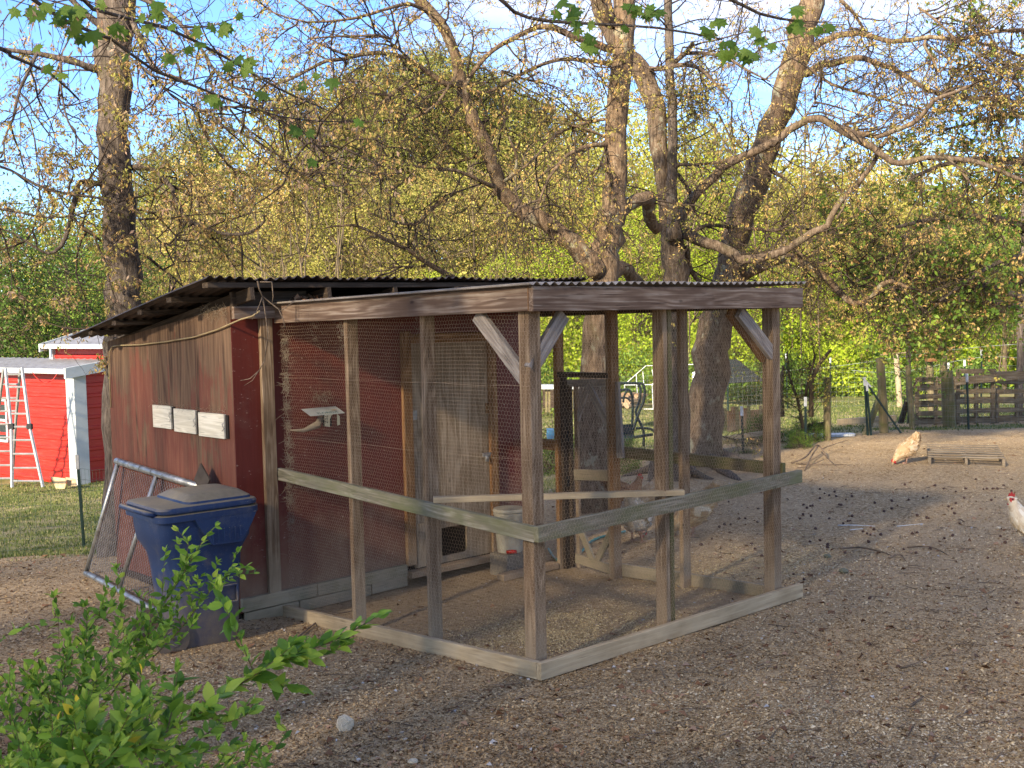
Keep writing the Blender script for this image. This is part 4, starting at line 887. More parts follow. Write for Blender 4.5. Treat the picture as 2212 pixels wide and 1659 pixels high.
    mb = MB(); mb.tube([(sp[-1][0]-.004, 0, sp[-1][1]), (sp[-1][0]+t1.x*.024, 0, sp[-1][1]+t1.y*.024-.003)], [.009, .001], 7); mb.build("beak", M_beak, h, True)
    P2 = lambda a, b_, y=0: (hx+t1.x*a+nn.x*b_, y, hz+t1.y*a+nn.y*b_)
    prof = [(-.022, .018), (-.02, .042), (-.012, .032), (-.003, .050), (.006, .034), (.012, .042), (.018, .018)]
    mb = MB(); mb.loft([[P2(a, b_, y) for a, b_ in prof] for y in (-.004, .004)]); mb.build("comb", M_comb, h)
    mb = MB(); mb.loft([[P2(.006+a, b_, y) for a, b_ in ((-.008, -.012), (.01, -.012), (.010, -.035), (0, -.042), (-.008, -.032))] for y in (-.009, .009)]); mb.build("wattle", M_comb, h)
    mb = MB(); mb.loft([[P2(a, b_, y) for a, b_ in ((-.012, .012), (.014, .014), (.018, 0), (.008, -.014), (-.01, -.012))] for y in (-.025, .025)]); mb.build("face", M_comb, h)
    return h
def G3(px, py, dz=0): p = ground_at(px, py); return (p[0], p[1], p[2]+dz)
make_hen(G3(1957, 1001), radians(195), 1.0, 'peck', H_buff, "buff hen pecking the ground left of the flat wooden pallet")
make_hen(G3(2236, 1196), radians(176), 1.3, 'stand', H_cream, "pale cream hen walking in at the right edge of the yard")
make_hen(G3(1376, 1171), radians(70), 1.25, 'peck', H_white, "white hen seen from behind between the run posts")
make_hen(G3(1497, 1158), radians(186), 1.25, 'peck', H_buff, "buff and white hen behind the middle post of the run")
make_hen(G3(1410, 1104), radians(200), 1.1, 'peck', H_buff, "buff hen whose back shows just above the roost board")
make_hen(G3(1352, 1110), radians(10), 1.1, 'stand', H_brown, "red brown hen beside the open run gate, nearest the post")
if 0: make_hen(G3(1676, 1118), radians(10), .85, 'peck', hen_mat("black feathers", [(0, (.01, .01, .012)), (1, (.04, .04, .045))]), "black hen almost hidden behind the far right corner post")
if 0: make_hen(G3(1347, 1165), radians(120), .9, 'peck', H_brown, "brown hen pecking behind the white hen")

# ================================================================== FLAT PALLET and pallets stood up as a fence
def make_pallet(p, rz, label, mat, W=.93, D=1.2, nslat=7, stand=False, nst=3, group=None, uneven=.0, rx=0, hh=None):
    e = empty("pallet", p, rz, label, "pallet", group)
    if stand: e.rotation_euler = (radians(90)+rx, 0, rz)
    for k in range(nst):
        x = -W/2+.02+k*(W-.04)/(nst-1)
        if not stand and k != 1:
            mb = MB(); mb.loft([[(x-.018, y, z), (x+.018, y, z), (x+.018, y, .105), (x-.018, y, .105)] for y, z in ((-D/2, .018), (-D/2+.2, .018), (-D/2+.24, .055), (-.20, .055), (-.16, .018), (.16, .018), (.2, .055), (D/2-.24, .055), (D/2-.2, .018), (D/2, .018))]); mb.build("stringer", mat, e)
        else: board(e, "stringer", (x, -D/2, .062), (x, D/2, .062), .086, .036, mat)
    for k in range(nslat):
        y = -D/2+.05+k*(D-.1)/(nslat-1)+random.uniform(-uneven, uneven)
        board(e, "slat", (-W/2, y, .114+random.uniform(-.002, .002)), (W/2, y+random.uniform(-uneven, uneven), .114), .085+random.uniform(-.01, .012), .015, mat, up=(0, 1, 0))
    for y in (-D/2+.05, 0, D/2-.05): board(e, "bottom_slat", (-W/2, y, .010), (W/2, y, .010), .09, .015, mat, up=(0, 1, 0))
    return e
pf = (ground_at(1985, 1003)+ground_at(2130, 1003))/2; pdir = radians(35)
pw = np.linalg.norm((ground_at(1985, 1003)-ground_at(2130, 1003))[:2])
ax = (ground_at(2130, 1003)-ground_at(1985, 1003)); az = atan2(ax[1], ax[0])
dpt = radians(55); e = make_pallet((6.06, 15.18, g1(6.06, 15.18)-.01), radians(-20), "grey tan wooden pallet lying flat on the ground in the yard", W_palflat, W=.92, D=1.35, nslat=6)
e.matrix_world = Matrix(((cos(az), cos(dpt), 0, pf[0]+.5*cos(dpt)*1.2), (sin(az), sin(dpt), 0, pf[1]+.5*sin(dpt)*1.2), (0, 0, 1, g1(pf[0]+.4, pf[1]+.6)), (0, 0, 0, 1)))
def fence_pt(px, py, Y): p = aty(px, py, Y); return np.array([p[0], p[1], g1(p[0], p[1])])
FY = 21.6
labs = ["weathered pallet on edge, leftmost of the pallet fence", "taller pallet on edge in the middle of the pallet fence", "pallet on edge at the right end of the pallet fence"]
for i, (xa, xb, hgt, yb) in enumerate(((1975, 2062, .92, FY), (2064, 2148, 1.05, FY-.1), (2149, 2240, 1.0, FY+.1))):
    A_ = fence_pt(xa, 915, yb); B_ = fence_pt(xb, 915, yb); wd = np.linalg.norm((B_-A_)[:2]); an = atan2(B_[1]-A_[1], B_[0]-A_[0])
    e = empty("pallet", tuple((A_+B_)/2), an, labs[i], "pallet", "pallets stood on edge as a fence")
    n_ = 6
    for k in range(n_):
        z = .07+k*(hgt-.12)/(n_-1)
        board(e, "slat", (-wd/2, -.045, z+random.uniform(-.015, .015)), (wd/2, -.045, z+random.uniform(-.015, .015)), .09, .016, W_pallet)
        if k % 2 == 0: board(e, "slat", (-wd/2, .05, z+.03), (wd/2, .05, z+.02), .09, .016, W_pallet)
    for x in (-wd/2+.04, 0.02, wd/2-.04): board(e, "stringer", (x, 0, .0), (x+random.uniform(-.02, .02), 0, hgt-.02), .07, .06, W_pallet, up=(0, 1, 0))
A_ = aty(2062, 824, FY-.25); B_ = aty(2230, 808, FY-.25)
tag(board(None, "top_rail_board", tuple(A_), tuple(B_), .15, .03, W_pallet), "long weathered board laid along the top of the pallet fence", "board")

# ================================================================== FENCES
def tpost(parent, p, h, lean=(0, 0), name="steel_post", tip=True):
    e = MB(); x, y, z = p; q = (x+lean[0], y+lean[1], z+h)
    X = Vector((lean[0], lean[1], h)).normalized(); d = Matrix.Rotation(.4, 3, 'Z')
    mb = MB(); L = .035
    mb.loft([[tuple(Vector(b_)+d @ Vector(o_)) for o_ in ((-L/2, 0, 0), (L/2, 0, 0), (L/2, .006, 0), (.003, .006, 0), (.003, .035, 0), (-.003, .035, 0), (-.003, .006, 0), (-L/2, .006, 0))] for b_ in ((x, y, z-.2), q)])
    o = mb.build(name, M_tpost, parent); 
    if tip:
        r = Vector(q)-Vector((x, y, z)); s0 = Vector((x, y, z))+r*(1-.11/h*1.3)
        mt = MB(); mt.loft([[tuple(Vector(b_)+d @ Vector(o_)) for o_ in ((-L/2-.003, -.003, 0), (L/2+.003, -.003, 0), (L/2+.003, .009, 0), (.006, .009, 0), (.006, .038, 0), (-.006, .038, 0), (-.006, .009, 0), (-L/2-.003, .009, 0))] for b_ in (s0, Vector(q)+Vector((0, 0, .002)))]); mt.build("painted_tip", M_tip, o)
    return o
def wire_panel(name, parent, P, h, dx=.10, dz=.10, r=.0016, mat=None, z0=.03, droop=.02):
    """woven wire along a ground polyline P (list of 3-D points)"""
    P = [np.array(p, float) for p in P]; E0, E1 = [], []
    nz_ = int(h/dz)+1
    for a, b_ in zip(P[:-1], P[1:]):
        L = np.linalg.norm((b_-a)[:2]); m = max(2, int(L/dx)); t_ = np.linspace(0, 1, m+1)[:, None]; B = a+(b_-a)*t_
        B[:, 2] = gz(B[:, 0], B[:, 1])+z0
        sag = droop*np.sin(t_[:, 0]*pi)
        for k in range(nz_):
            q_ = B.copy(); q_[:, 2] += k*dz-sag*(k/nz_)+.004*np.sin(np.arange(m+1)*1.3+k); E0.append(q_[:-1]); E1.append(q_[1:])
        top = B.copy(); top[:, 2] += (nz_-1)*dz-sag; E0.append(B); E1.append(top)
    Vs, Fs = segs_prism(np.concatenate(E0), np.concatenate(E1), r, r, 3)
    o = link(name, np_mesh(name, Vs, Fs), parent, mat or M_fwire); o['kind'] = 'stuff'; return o
# left fence by the lawn
f1 = empty("wire_fence", (0, 0, 0), 0, "low woven wire fence on black steel post before the red barn", "fence")
Lp_ = [aty(-60, 1200, 12.9), aty(183, 1190, 13.3), aty(262, 1120, 15.2)]
Lp_ = [np.array([p[0], p[1], g1(p[0], p[1])]) for p in Lp_]
tpost(f1, Lp_[1], 1.08, (-.035, 0), tip=False); wire_panel("woven_wire", f1, Lp_, .98, .16, .13, .0018, M_fwire)
mb = MB(); p = Lp_[1]; mb.box((0, 0, 0), (.04, .02, .17)); o = mb.build("post_cap", plain("grey post cap", (.25, .25, .25)), f1); o.location = (p[0]-.033, p[1]-.01, p[2]+1.02)
# yard fence on the right
f2 = empty("yard_fence", (0, 0, 0), 0, "tall woven wire yard fence on wooden and steel posts beyond the pallet", "fence")
def wpost(parent, px, pyb, Y, h, w_, lean=(0, 0), mat=W_fence, name="wooden_post"):
    p = fence_pt(px, pyb, Y); mb = MB(); mb.tube([(0, 0, -.2), (lean[0]*.5, lean[1]*.5, h*.5), (lean[0], lean[1], h)], [w_/2*1.05, w_/2, w_/2*.93], 10, jit=.08, seed=px)
    o = mb.build(name, mat, parent); smooth_by_angle(o, 50); o.location = p; return p
yp = []
yp.append(wpost(f2, 1787, 940, 18.4, 1.02, .12))
yp.append(wpost(f2, 1911, 932, 19.4, 1.28, .15, (-.08, 0)))
yp.append(wpost(f2, 1972, 925, 20.2, 1.15, .10, (-.09, 0)))
wpost(f2, 2052, 922, 20.6, 1.02, .22, (-.06, 0)); wpost(f2, 2045, 922, 21.9, 1.5, .14, (-.08, 0))
for (px, py, Y, h, ln) in ((2094, 932, 20.0, .98, (-.04, 0)), (1741, 938, 17.6, .78, (0, 0)), (1606, 930, 17.2, .72, (-.02, 0)), (1418, 905, 20.5, .62, (-.02, 0))):
    tpost(f2, fence_pt(px, py, Y), h, ln)
wire_panel("woven_wire", f2, [fence_pt(x, 930, Y) for x, Y in ((1330, 20.8), (1418, 20.5), (1606, 18.8), (1741, 18.2), (1787, 18.4), (1911, 19.4), (1972, 20.2))], .95, .11, .10, .0015)
wire_panel("woven_wire", f2, [fence_pt(x, 930, Y) for x, Y in ((1972, 20.1), (2094, 20.0), (2290, 19.8))], .95, .11, .10, .0012, M_fwire2)
bs = fence_pt(1868, 936, 19.2); bt = aty(1902, 853, 19.4)
tag(board(None, "prop_post", tuple(bs-np.array([0, 0, .03])), tuple(bt), .09, .07, W_fence), "split wooden prop leaning on the fence post, its foot in the dirt", "post")
for (a, b_, lab) in (((1866, 818), (1948, 912), "green steel post leaning as a brace across the wooden fence post"), ((1872, 826), (1884, 930), "thin green steel post with white tip beside the leaning brace"), ((1868, 815), (1876, 930), "upright green steel post with white top in the yard fence")):
    p = aty(*b_, 19.2 if b_[0] > 1940 else 19.0); q = aty(*a, 19.0); e = empty("leaning_post", tuple(p), 0, lab, "post"); tpost(e, (0, 0, 0), q[2]-p[2], (q[0]-p[0], q[1]-p[1]))
# small gate arch behind: two posts and a thin bar
ga = empty("garden_gate_frame", (0, 0, 0), 0, "tall wooden gate frame with a thin top bar behind the yard fence", "gate frame")
wpost(ga, 1945, 850, 30, 1.42, .15, (-.12, 0), W_palefence, "post"); wpost(ga, 2013, 845, 26, 1.55, .17, (-.08, 0), W_fence, "post")
mb = MB(); mb.tube([tuple(aty(1898, 767, 26)), tuple(aty(2012, 757, 26))], .018, 6); mb.build("top_bar", W_fence, ga)
mb = MB(); mb.box((0, 0, 0), (.22, .16, .18)); o = mb.build("bird_box", W_orange, ga); o.location = tuple(aty(2011, 772, 25.8))
o.name = "post_block"
# far fence with white tipped posts
f3 = empty("far_wire_fence", (0, 0, 0), 0, "far wire fence with white tipped green posts beyond the lawn", "fence")
far = []
for (px, py, Y, h) in ((1518, 868, 31, 1.2), (1574, 866, 30, 1.2), (1702, 850, 31, 1.5), (1794, 862, 31, 1.35), (2008, 850, 30, 1.2), (2052, 850, 29, 1.15), (2086, 850, 28, 1.2), (2120, 850, 27, 1.45), (1462, 870, 31, 1.0)):
    p = fence_pt(px, py, Y); far.append((px, p, h)); tpost(f3, p, h, (random.uniform(-.05, .02), 0))
far.sort(key=lambda q: q[0]); wire_panel("woven_wire", f3, [q[1] for q in far]+[fence_pt(2260, 850, 26)], 1.15, .15, .13, .0018, M_fwire2)
wire_panel("woven_wire", f3, [fence_pt(1300, 870, 31.5), far[0][1]], 1.15, .15, .13, .0018, M_fwire2)
for z_, a, b_ in ((0, (1640, 805), (2220, 742)), (1, (1840, 800), (2220, 775))):
    mb = MB(); P = [aty(a[0]+(b_[0]-a[0])*t_, a[1]+(b_[1]-a[1])*t_+14*sin(pi*t_*2.0)*(.3+.4*z_), 28) for t_ in np.linspace(0, 1, 16)]; mb.tube(P, .006, 5); mb.build("top_strand", M_fwire2, f3, True)

# ================================================================== RED METAL BARN
BK = fence_pt(172, 1048, 24.); BANG = radians(53)
barn = empty("red_barn", tuple(BK), BANG, "bright red ribbed metal barn with white trim and a grey roof", "barn")
BX = np.array([cos(BANG), sin(BANG)]); BY = np.array([-sin(BANG), cos(BANG)])
def bint(px, py, axis, val):
    d = ray(px, py); A2 = BX if axis == 0 else BY; t_ = (val-(EP[:2]-BK[:2])@A2)/(d[:2]@A2); p = EP+d*t_-BK; return np.array([p[:2]@BX, p[:2]@BY, p[2]])
HB = bint(172, 806, 0, 0)[2]
def ribbed(name, parent, a, b_, z0, z1a, z1b, plane, mat, rib=.228, off=0, amp=.022):
    """wall in plane x=off ('y' runs a..b) or y=off ('x' runs a..b); ribs horizontal"""
    zz = [z0]; k = 0
    while z0+k*rib < max(z1a, z1b): c = z0+k*rib+.1; zz += [c-.045, c-.028, c+.028, c+.045]; k += 1
    zz = [z for z in zz if z < min(z1a, z1b)-.005]; prof = []
    for z in zz: ph = ((z-z0-.1) % rib); on = ph < .03 or ph > rib-.03; prof.append((z, amp if on else 0))
    V = []; 
    for s, zt in ((a, z1a), (b_, z1b)):
        for z, d in prof+[(None, 0)]:
            z = zt if z is None else z; V.append((off-d, s, z) if plane == 'x' else (s, off-d, z))
    n = len(prof)+1; F = [(i, i+1, n+i+1, n+i) for i in range(n-1)]
    mb = MB(); mb.add(V, F); return mb.build(name, mat, parent)
ribbed("long_wall", barn, 0, 9, -.05, HB, HB, 'x', M_barn); ribbed("end_wall", barn, 0, 3.2, -.05, HB+.0, HB+.38, 'y', M_barn)
mb = MB(); mb.box((.06, .06, HB/2), (.30, .30, HB+.05)); mb.build("corner_trim", M_white, barn, bev=.01)
sl_ = .12
roofz = lambda x: HB+.10+sl_*x
def slab(name, parent, P, th, mat):
    mb = MB(); a = [Vector(p) for p in P]; b_ = [p+Vector((0, 0, -th)) for p in a]; k = len(a)
    mb.add(a+b_, [tuple(range(k)), tuple(range(2*k-1, k-1, -1))]+[(i, k+i, k+(i+1) % k, (i+1) % k) for i in range(k)]); return mb.build(name, mat, parent)
rf = empty("roof", (0, 0, 0)); rf.parent = barn
corrugated("roof_sheet", rf, 0, 9.2, -.3, 1.03, lambda us, v_: HB+.12+sl_*v_+0*us, M_barnroof, pitch=.25, amp=.012, sub=6, nl=2).matrix_basis = Matrix(((0, 1, 0, 0), (1, 0, 0, -.15), (0, 0, 1, 0), (0, 0, 0, 1)))
slab("eave_trim", rf, [(-.34, -.2, HB+.10), (-.34, 9, HB+.10), (-.30, 9, HB+.10), (-.30, -.2, HB+.10)], .10, M_white)
mb = MB(); mb.add([(-.34, -.22, HB-.10), (3.2, -.22, HB+.31), (3.2, -.22, HB+.53), (-.34, -.22, HB+.12), (-.34, -.16, HB-.10), (3.2, -.16, HB+.31), (3.2, -.16, HB+.53), (-.34, -.16, HB+.12)], [(0, 1, 2, 3), (7, 6, 5, 4), (0, 3, 7, 4), (3, 2, 6, 7), (0, 4, 5, 1)]); mb.build("rake_trim", M_white, rf)
UX = 1.0; c0 = bint(117, 770, 0, UX); zt = bint(117, 740, 0, UX)[2]; 
ribbed("upper_wall", barn, -.05, c0[1], HB+.2, zt, zt, 'x', M_barn, off=UX)
mb = MB(); mb.box((UX-.02, c0[1], (zt+HB+.2)/2), (.12, .12, zt-HB-.2)); mb.build("corner_trim", M_white, barn)
e0 = bint(97, 738, 0, UX-.25)
corrugated("upper_roof", rf, -.3, e0[1], -.35, 3.0, lambda us, v_: zt+.03+.26*(v_)+0*us, M_barnroof, pitch=.25, amp=.012, sub=6).matrix_basis = Matrix(((0, 1, 0, UX), (1, 0, 0, 0), (0, 0, 1, 0), (0, 0, 0, 1)))
slab("upper_eave_trim", rf, [(UX-.38, -.3, zt-.03), (UX-.38, e0[1], zt-.03), (UX-.33, e0[1], zt-.03), (UX-.33, -.3, zt-.03)], .09, M_white)
mb = MB(); mb.add([(UX-.38, e0[1], zt-.2), (UX+3, e0[1], zt+.62), (UX+3, e0[1], zt+.84), (UX-.38, e0[1], zt-.02), (UX-.38, e0[1]+.05, zt-.2), (UX+3, e0[1]+.05, zt+.62), (UX+3, e0[1]+.05, zt+.84), (UX-.38, e0[1]+.05, zt-.02)], [(0, 1, 2, 3), (7, 6, 5, 4), (0, 3, 7, 4), (3, 2, 6, 7), (0, 4, 5, 1)]); mb.build("rake_trim", M_white, rf)
w0 = bint(16, 862, 0, -.02); w1 = bint(-40, 955, 0, -.02)
win = empty("window", (0, 0, 0)); win.parent = barn
ya, yb, za, zb_ = w0[1], w0[1]+.75, bint(16, 955, 0, -.02)[2], w0[2]
for P in (((ya, za), (yb, za+.05)), ((ya, zb_-.05), (yb, zb_)), ((ya, za), (ya+.06, zb_)), ((yb-.06, za), (yb, zb_)), ((ya, (za+zb_)/2-.02), (yb, (za+zb_)/2+.03))):
    mb = MB(); (y0, z0), (y1, z1) = P; mb.box((-.03, (y0+y1)/2, (z0+z1)/2), (.05, abs(y1-y0), abs(z1-z0))); mb.build("frame", M_white, win)
mb = MB(); mb.box((-.018, (ya+yb)/2, (za+zb_)/2), (.006, yb-ya-.08, zb_-za-.06)); mb.build("pane", M_glass, win)
# plywood scraps by the wall
for pts, Y, lab in ((((109, 1030), (144, 1034), (140, 1056), (121, 1056)), 23.2, "larger torn plywood scrap leaning at the foot of the barn"), (((141, 1031), (164, 1034), (166, 1050), (146, 1050)), 23.3, "smaller plywood scrap beside the barn corner trim")):
    q = [aty(x, y, Y) for x, y in pts]; o = sheet("plywood_scrap", None, [tuple(p) for p in q], (0, 1, .1), .012, M_osb); tag(o, lab, "plywood")
# cord hanging from the barn eave
mb = MB(); mb.tube(smoothline([aty(x, y, 23.3) for x, y in ((70, 803), (78, 815), (95, 826), (112, 822), (123, 808))]), .009, 5); o = mb.build("cord", M_redp, barn, True); o.matrix_basis = (Matrix.Translation(barn.location) @ Matrix.Rotation(BANG, 4, "Z")).inverted()
# folding ladder
lad = empty("folding_ladder", tuple(fence_pt(60, 1050, 22.6)), 0, "aluminium folding ladder standing open before the red barn wall", "ladder"); LO = np.array(lad.location)
zl = lambda x, y: (x*.2889, 774+y*.2889)
def lpt(x, y, Y): return aty(*zl(x, y), Y)-LO
def lrail(pts): mb = MB(); mb.tube([lpt(*p) for p in pts], .035, 6); mb.build("side_rail", M_alu, lad)
FLr = [(42, 75, 22.8), (85, 510, 22.6), (92, 965, 22.4)]; FRr = [(165, 70, 22.8), (222, 510, 22.6), (322, 962, 22.4)]
RLr = [(28, 80, 22.9), (-25, 500, 23.2), (-95, 900, 23.6)]; RRr = [(152, 80, 22.9), (118, 480, 23.2), (92, 905, 23.6)]
for q in (FLr, FRr, RLr, RRr): lrail(q)
def on(ch, y):
    for a, b_ in zip(ch[:-1], ch[1:]):
        if y <= b_[1] or b_ is ch[-1]: t_ = (y-a[1])/(b_[1]-a[1]); return (a[0]+(b_[0]-a[0])*t_, y, a[2]+(b_[2]-a[2])*t_)
for y in (120, 215, 318, 415, 512, 612, 715, 820, 918):
    a = lpt(*on(FLr, y)); b_ = lpt(*on(FRr, y)); mb = MB(); mb.tube([a, b_], .022, 6); mb.build("rung", M_alu, lad)
    if y > 130: a = lpt(*on(RLr, y-20)); b_ = lpt(*on(RRr, y-20)); mb = MB(); mb.tube([a, b_], .022, 6); mb.build("rung", M_alu, lad)
for x, y, Y in ((85, 510, 22.6), (222, 510, 22.6)): mb = MB(); mb.box(tuple(lpt(x, y, Y)), (.11, .08, .12)); mb.build("hinge_lock", M_black, lad, bev=.01)

# ================================================================== THINGS BEHIND THE TREES
# canopy with grey green tarp
cn = empty("tarp_canopy", tuple(fence_pt(1570, 850, 33)), 0, "grey green tarp canopy with a white side behind the leaning trunk", "canopy"); CO = np.array(cn.location)
cp = lambda x, y, Y: tuple(aty(x, y, Y)-CO)
def poly(name, parent, P, mat, th=.02):
    n = (Vector(P[1])-Vector(P[0])).cross(Vector(P[2])-Vector(P[0])).normalized(); return sheet(name, parent, P, tuple(n), th, mat)
poly("tarp", cn, [cp(1556, 778, 33), cp(1592, 776, 33.5), cp(1652, 822, 33), cp(1568, 828, 31.5)], M_tarp); poly("tarp_side", cn, [cp(1556, 778, 33), cp(1496, 806, 33.5), cp(1496, 826, 33.2), cp(1545, 822, 32.2)], M_tarpw)
poly("tarp_front", cn, [cp(1556, 778, 33), cp(1545, 822, 32.2), cp(1568, 828, 31.5)], M_tarpw)
for x, y, Y in ((1500, 826, 33.1), (1650, 822, 33), (1572, 828, 31.6), (1545, 820, 34)):
    mb = MB(); a = aty(x, y, Y); mb.tube([tuple(a-CO), (a[0]-CO[0], a[1]-CO[1], g1(a[0], a[1])-CO[2])], .03, 6); mb.build("pole", M_glider, cn)
# white pipe cage
pc = empty("pipe_cage", tuple(fence_pt(1420, 870, 30)), 0, "large white pipe and wire poultry cage behind the glider seat", "cage"); PO = np.array(pc.location)
z1 = lambda x, y: (1150.2+x*.1667, 774.2+y*.1667)     # from an enlarged view
def pp(chain, Y, r=.010, nm="pipe"):
    mb = MB(); mb.tube([tuple(aty(*z1(x, y), Y)-PO) for x, y in chain], r, 6); mb.build(nm, M_pvc, pc)
pp([(1185, 345), (1470, 95), (1690, 92), (2140, 75)], 32); pp([(1185, 345), (1560, 340), (1690, 335)], 30); pp([(1550, 335), (1690, 225), (1760, 180)], 30.5)
for x, y0, y1 in ((1345, 210, 460), (1430, 170, 350), (1550, 145, 230), (1550, 335, 650), (1585, 270, 640), (1190, 350, 420)): pp([(x, y0), (x+14, y1)], 30.5, .009)
pp([(1440, 655), (1690, 660)], 30.5, .012)
# glider swing frame
gs = empty("glider_swing", tuple(fence_pt(1372, 960, 17)), 0, "dark green metal glider swing seat with a tubular frame behind the run", "swing seat"); GO = np.array(gs.location)
def gp(chain, Y=17., r=.020, nm="frame_tube", mat=None):
    P = smoothline([tuple(aty(*z1(x, y), Y if not isinstance(Y, tuple) else Y[0]+(Y[1]-Y[0])*i/(len(chain)-1))-GO) for i, (x, y) in enumerate(chain)], 4); mb = MB(); mb.tube(P, r, 8); mb.build(nm, mat or M_glider, gs, True)
gp([(1000, 325), (1250, 322), (1390, 325), (1440, 345), (1455, 450), (1440, 560), (1385, 690), (1330, 850), (1300, 930)], 16.8)
gp([(1370, 335), (1400, 400), (1385, 560), (1340, 700), (1400, 850), (1440, 960), (1440, 1140)], 17.4); gp([(1080, 435), (1240, 405), (1290, 500), (1300, 640), (1290, 900)], 17.2)
gp([(1240, 405), (1190, 480), (1175, 570)], 17.0, .015); gp([(1090, 520), (1220, 512), (1270, 560)], 17.0, .014)
gp([(1120, 1045), (1330, 1020), (1560, 985)], 17.1, .022, "base_rail"); gp([(1340, 905), (1480, 905), (1560, 930), (1610, 1000), (1640, 1070)], 16.9, .018); gp([(1130, 880), (1125, 1060), (1130, 1160)], 17.0)
poly("seat_back", gs, [tuple(aty(*z1(x, y), Y)-GO) for x, y, Y in ((1120, 860, 17.1), (1300, 850, 17.3), (1320, 980, 17.3), (1130, 1030, 17.1))], M_cushion, .05)
poly("seat", gs, [tuple(aty(*z1(x, y), Y)-GO) for x, y, Y in ((1125, 1000, 17.1), (1320, 985, 17.3), (1250, 1100, 16.6), (1130, 1120, 16.5))], M_cushion, .05)
# low shed glimpsed through the gate
sh = empty("open_store_shed", tuple(fence_pt(1200, 960, 24)), 0, "low dark timber store with a pale roof edge glimpsed through the run gate", "shed"); SO = np.array(sh.location)
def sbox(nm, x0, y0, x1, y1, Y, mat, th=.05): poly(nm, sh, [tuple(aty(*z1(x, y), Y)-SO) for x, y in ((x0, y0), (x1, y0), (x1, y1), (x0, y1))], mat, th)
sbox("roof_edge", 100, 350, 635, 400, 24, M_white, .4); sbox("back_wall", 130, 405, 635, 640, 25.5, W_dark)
for x in (165, 205, 500, 590): sbox("post", x, 370, x+26, 700, 24.1, W_fence, .1)
sbox("barrel_face", 370, 520, 420, 670, 24.3, M_blue, .3); sbox("blue_frame", 530, 460, 610, 660, 24.3, M_cushion, .02)
o = sheet("blue_tub", None, [tuple(aty(x, y, 14.5)) for x, y in ((1182, 930), (1197, 930), (1197, 948), (1182, 948))], (0, 1, 0), .3, M_blue); tag(o, "small blue plastic tub beyond the coop corner", "tub")
# log pile
lg = empty("firewood_pile", tuple(fence_pt(1345, 880, 26)), 0, "orange brown firewood pile behind the glider swing", "firewood"); LGO = np.array(lg.location)
for k in range(46):
    a = aty(*z1(1080+rng.random()*280, 480+rng.random()*140+0*k), 26+rng.random()*.8)-LGO; q = rng.normal(size=2)*.3
    mb = MB(); mb.tube([tuple(a), (a[0]+.25*cos(q[0]*3), a[1]+.3, a[2]+.08*q[1])], .045+.03*rng.random(), 7); mb.build("log", W_orange, lg)
# raised bed, old boards and blocks by the right trunk
rb = empty("old_board_fence", tuple(fence_pt(1600, 925, 19.5)), 0, "row of old upright reddish boards behind the dark bush", "board fence"); RO = np.array(rb.location)
for i, x in enumerate(np.arange(1566, 1668, 8.5)):
    y0 = 882+6*sin(i*1.9); a = aty(x, y0, 19.5)-RO; b_ = aty(x+random.uniform(-1, 2), 930+3*sin(i), 19.4)-RO; board(rb, "board", tuple(b_), tuple(a), .06+.02*(i % 3)*.3, .02, W_orange if i % 3 else W_fence, up=(1, 0, 0))
for i, ((xa, ya, xb, yb, Y), m_, lab) in enumerate((((1560, 948, 1650, 935, 18.3), W_skirt, "upper grey plank lying by the leaning trunk's foot"), ((1558, 975, 1600, 968, 17.6), W_skirt, "short grey timber low beside the leaning trunk"), ((1560, 955, 1640, 950, 18.0), W_fence, "mossy plank under the upper grey plank"),
      ((1745, 925, 1786, 918, 18.8), W_dark, "dark timber edging left of the brown fence post"), ((1790+20, 912, 1935, 903, 22), W_tan, "pale edged raised bed timber behind the leaning fence braces"))):
    tag(board(None, "plank", tuple(aty(xa, ya, Y)), tuple(aty(xb, yb, Y)), .12 if i > 2 else .07, .05 if i != 4 else .1, m_), lab, "plank")
for (px, py, sz, lab, m_) in ((745, 1576, .052, "pale angular stone on the litter in the foreground", M_stone), (892, 1650, .028, "small tan stone at the bottom edge of the picture", M_stone), (1788, 1205, .04, "flat greenish stone in the yard right of the run", M_stone2), (1822, 1238, .045, "flat mossy stone close to the run corner", M_stone2), (2157, 1143, .03, "small white stone before the right hand hen", M_stone)):
    p = ground_at(px, py); bm = bmesh.new(); bmesh.ops.create_icosphere(bm, subdivisions=2, radius=1)
    rs = Vector((px*.13, py*.07, 1.))
    for v in bm.verts: v.co *= 1+.38*mnoise.noise(v.co*1.1+rs)+.08*mnoise.noise(v.co*4+rs); v.co = Vector((v.co.x*.85, v.co.y*.7, v.co.z*(1.05 if m_ is M_stone and sz > .05 else .5)))
    me = bpy.data.meshes.new("stone"); bm.to_mesh(me); bm.free(); o = tag(link("stone", me, None, m_), lab, "stone"); o.scale = (sz,)*3; o.location = (p[0], p[1], p[2]+sz*.4); o.rotation_euler = (0, 0, px)
# water trough / pale puddle sheet by the fence, and a rubber tyre heap
tr = fence_pt(1840-45, 945, 19.0); mb = MB(); mb.loft([rr(.42, .14, z, r=.1) for z in (0, .02, .035)]); o = mb.build("pale_sheet", M_gravel); p = ground_at(1800+62-70, 943); o.location = (p[0], p[1], p[2]+.01); tag(o, "flat pale metal lid on the ground by the fence foot", "lid")
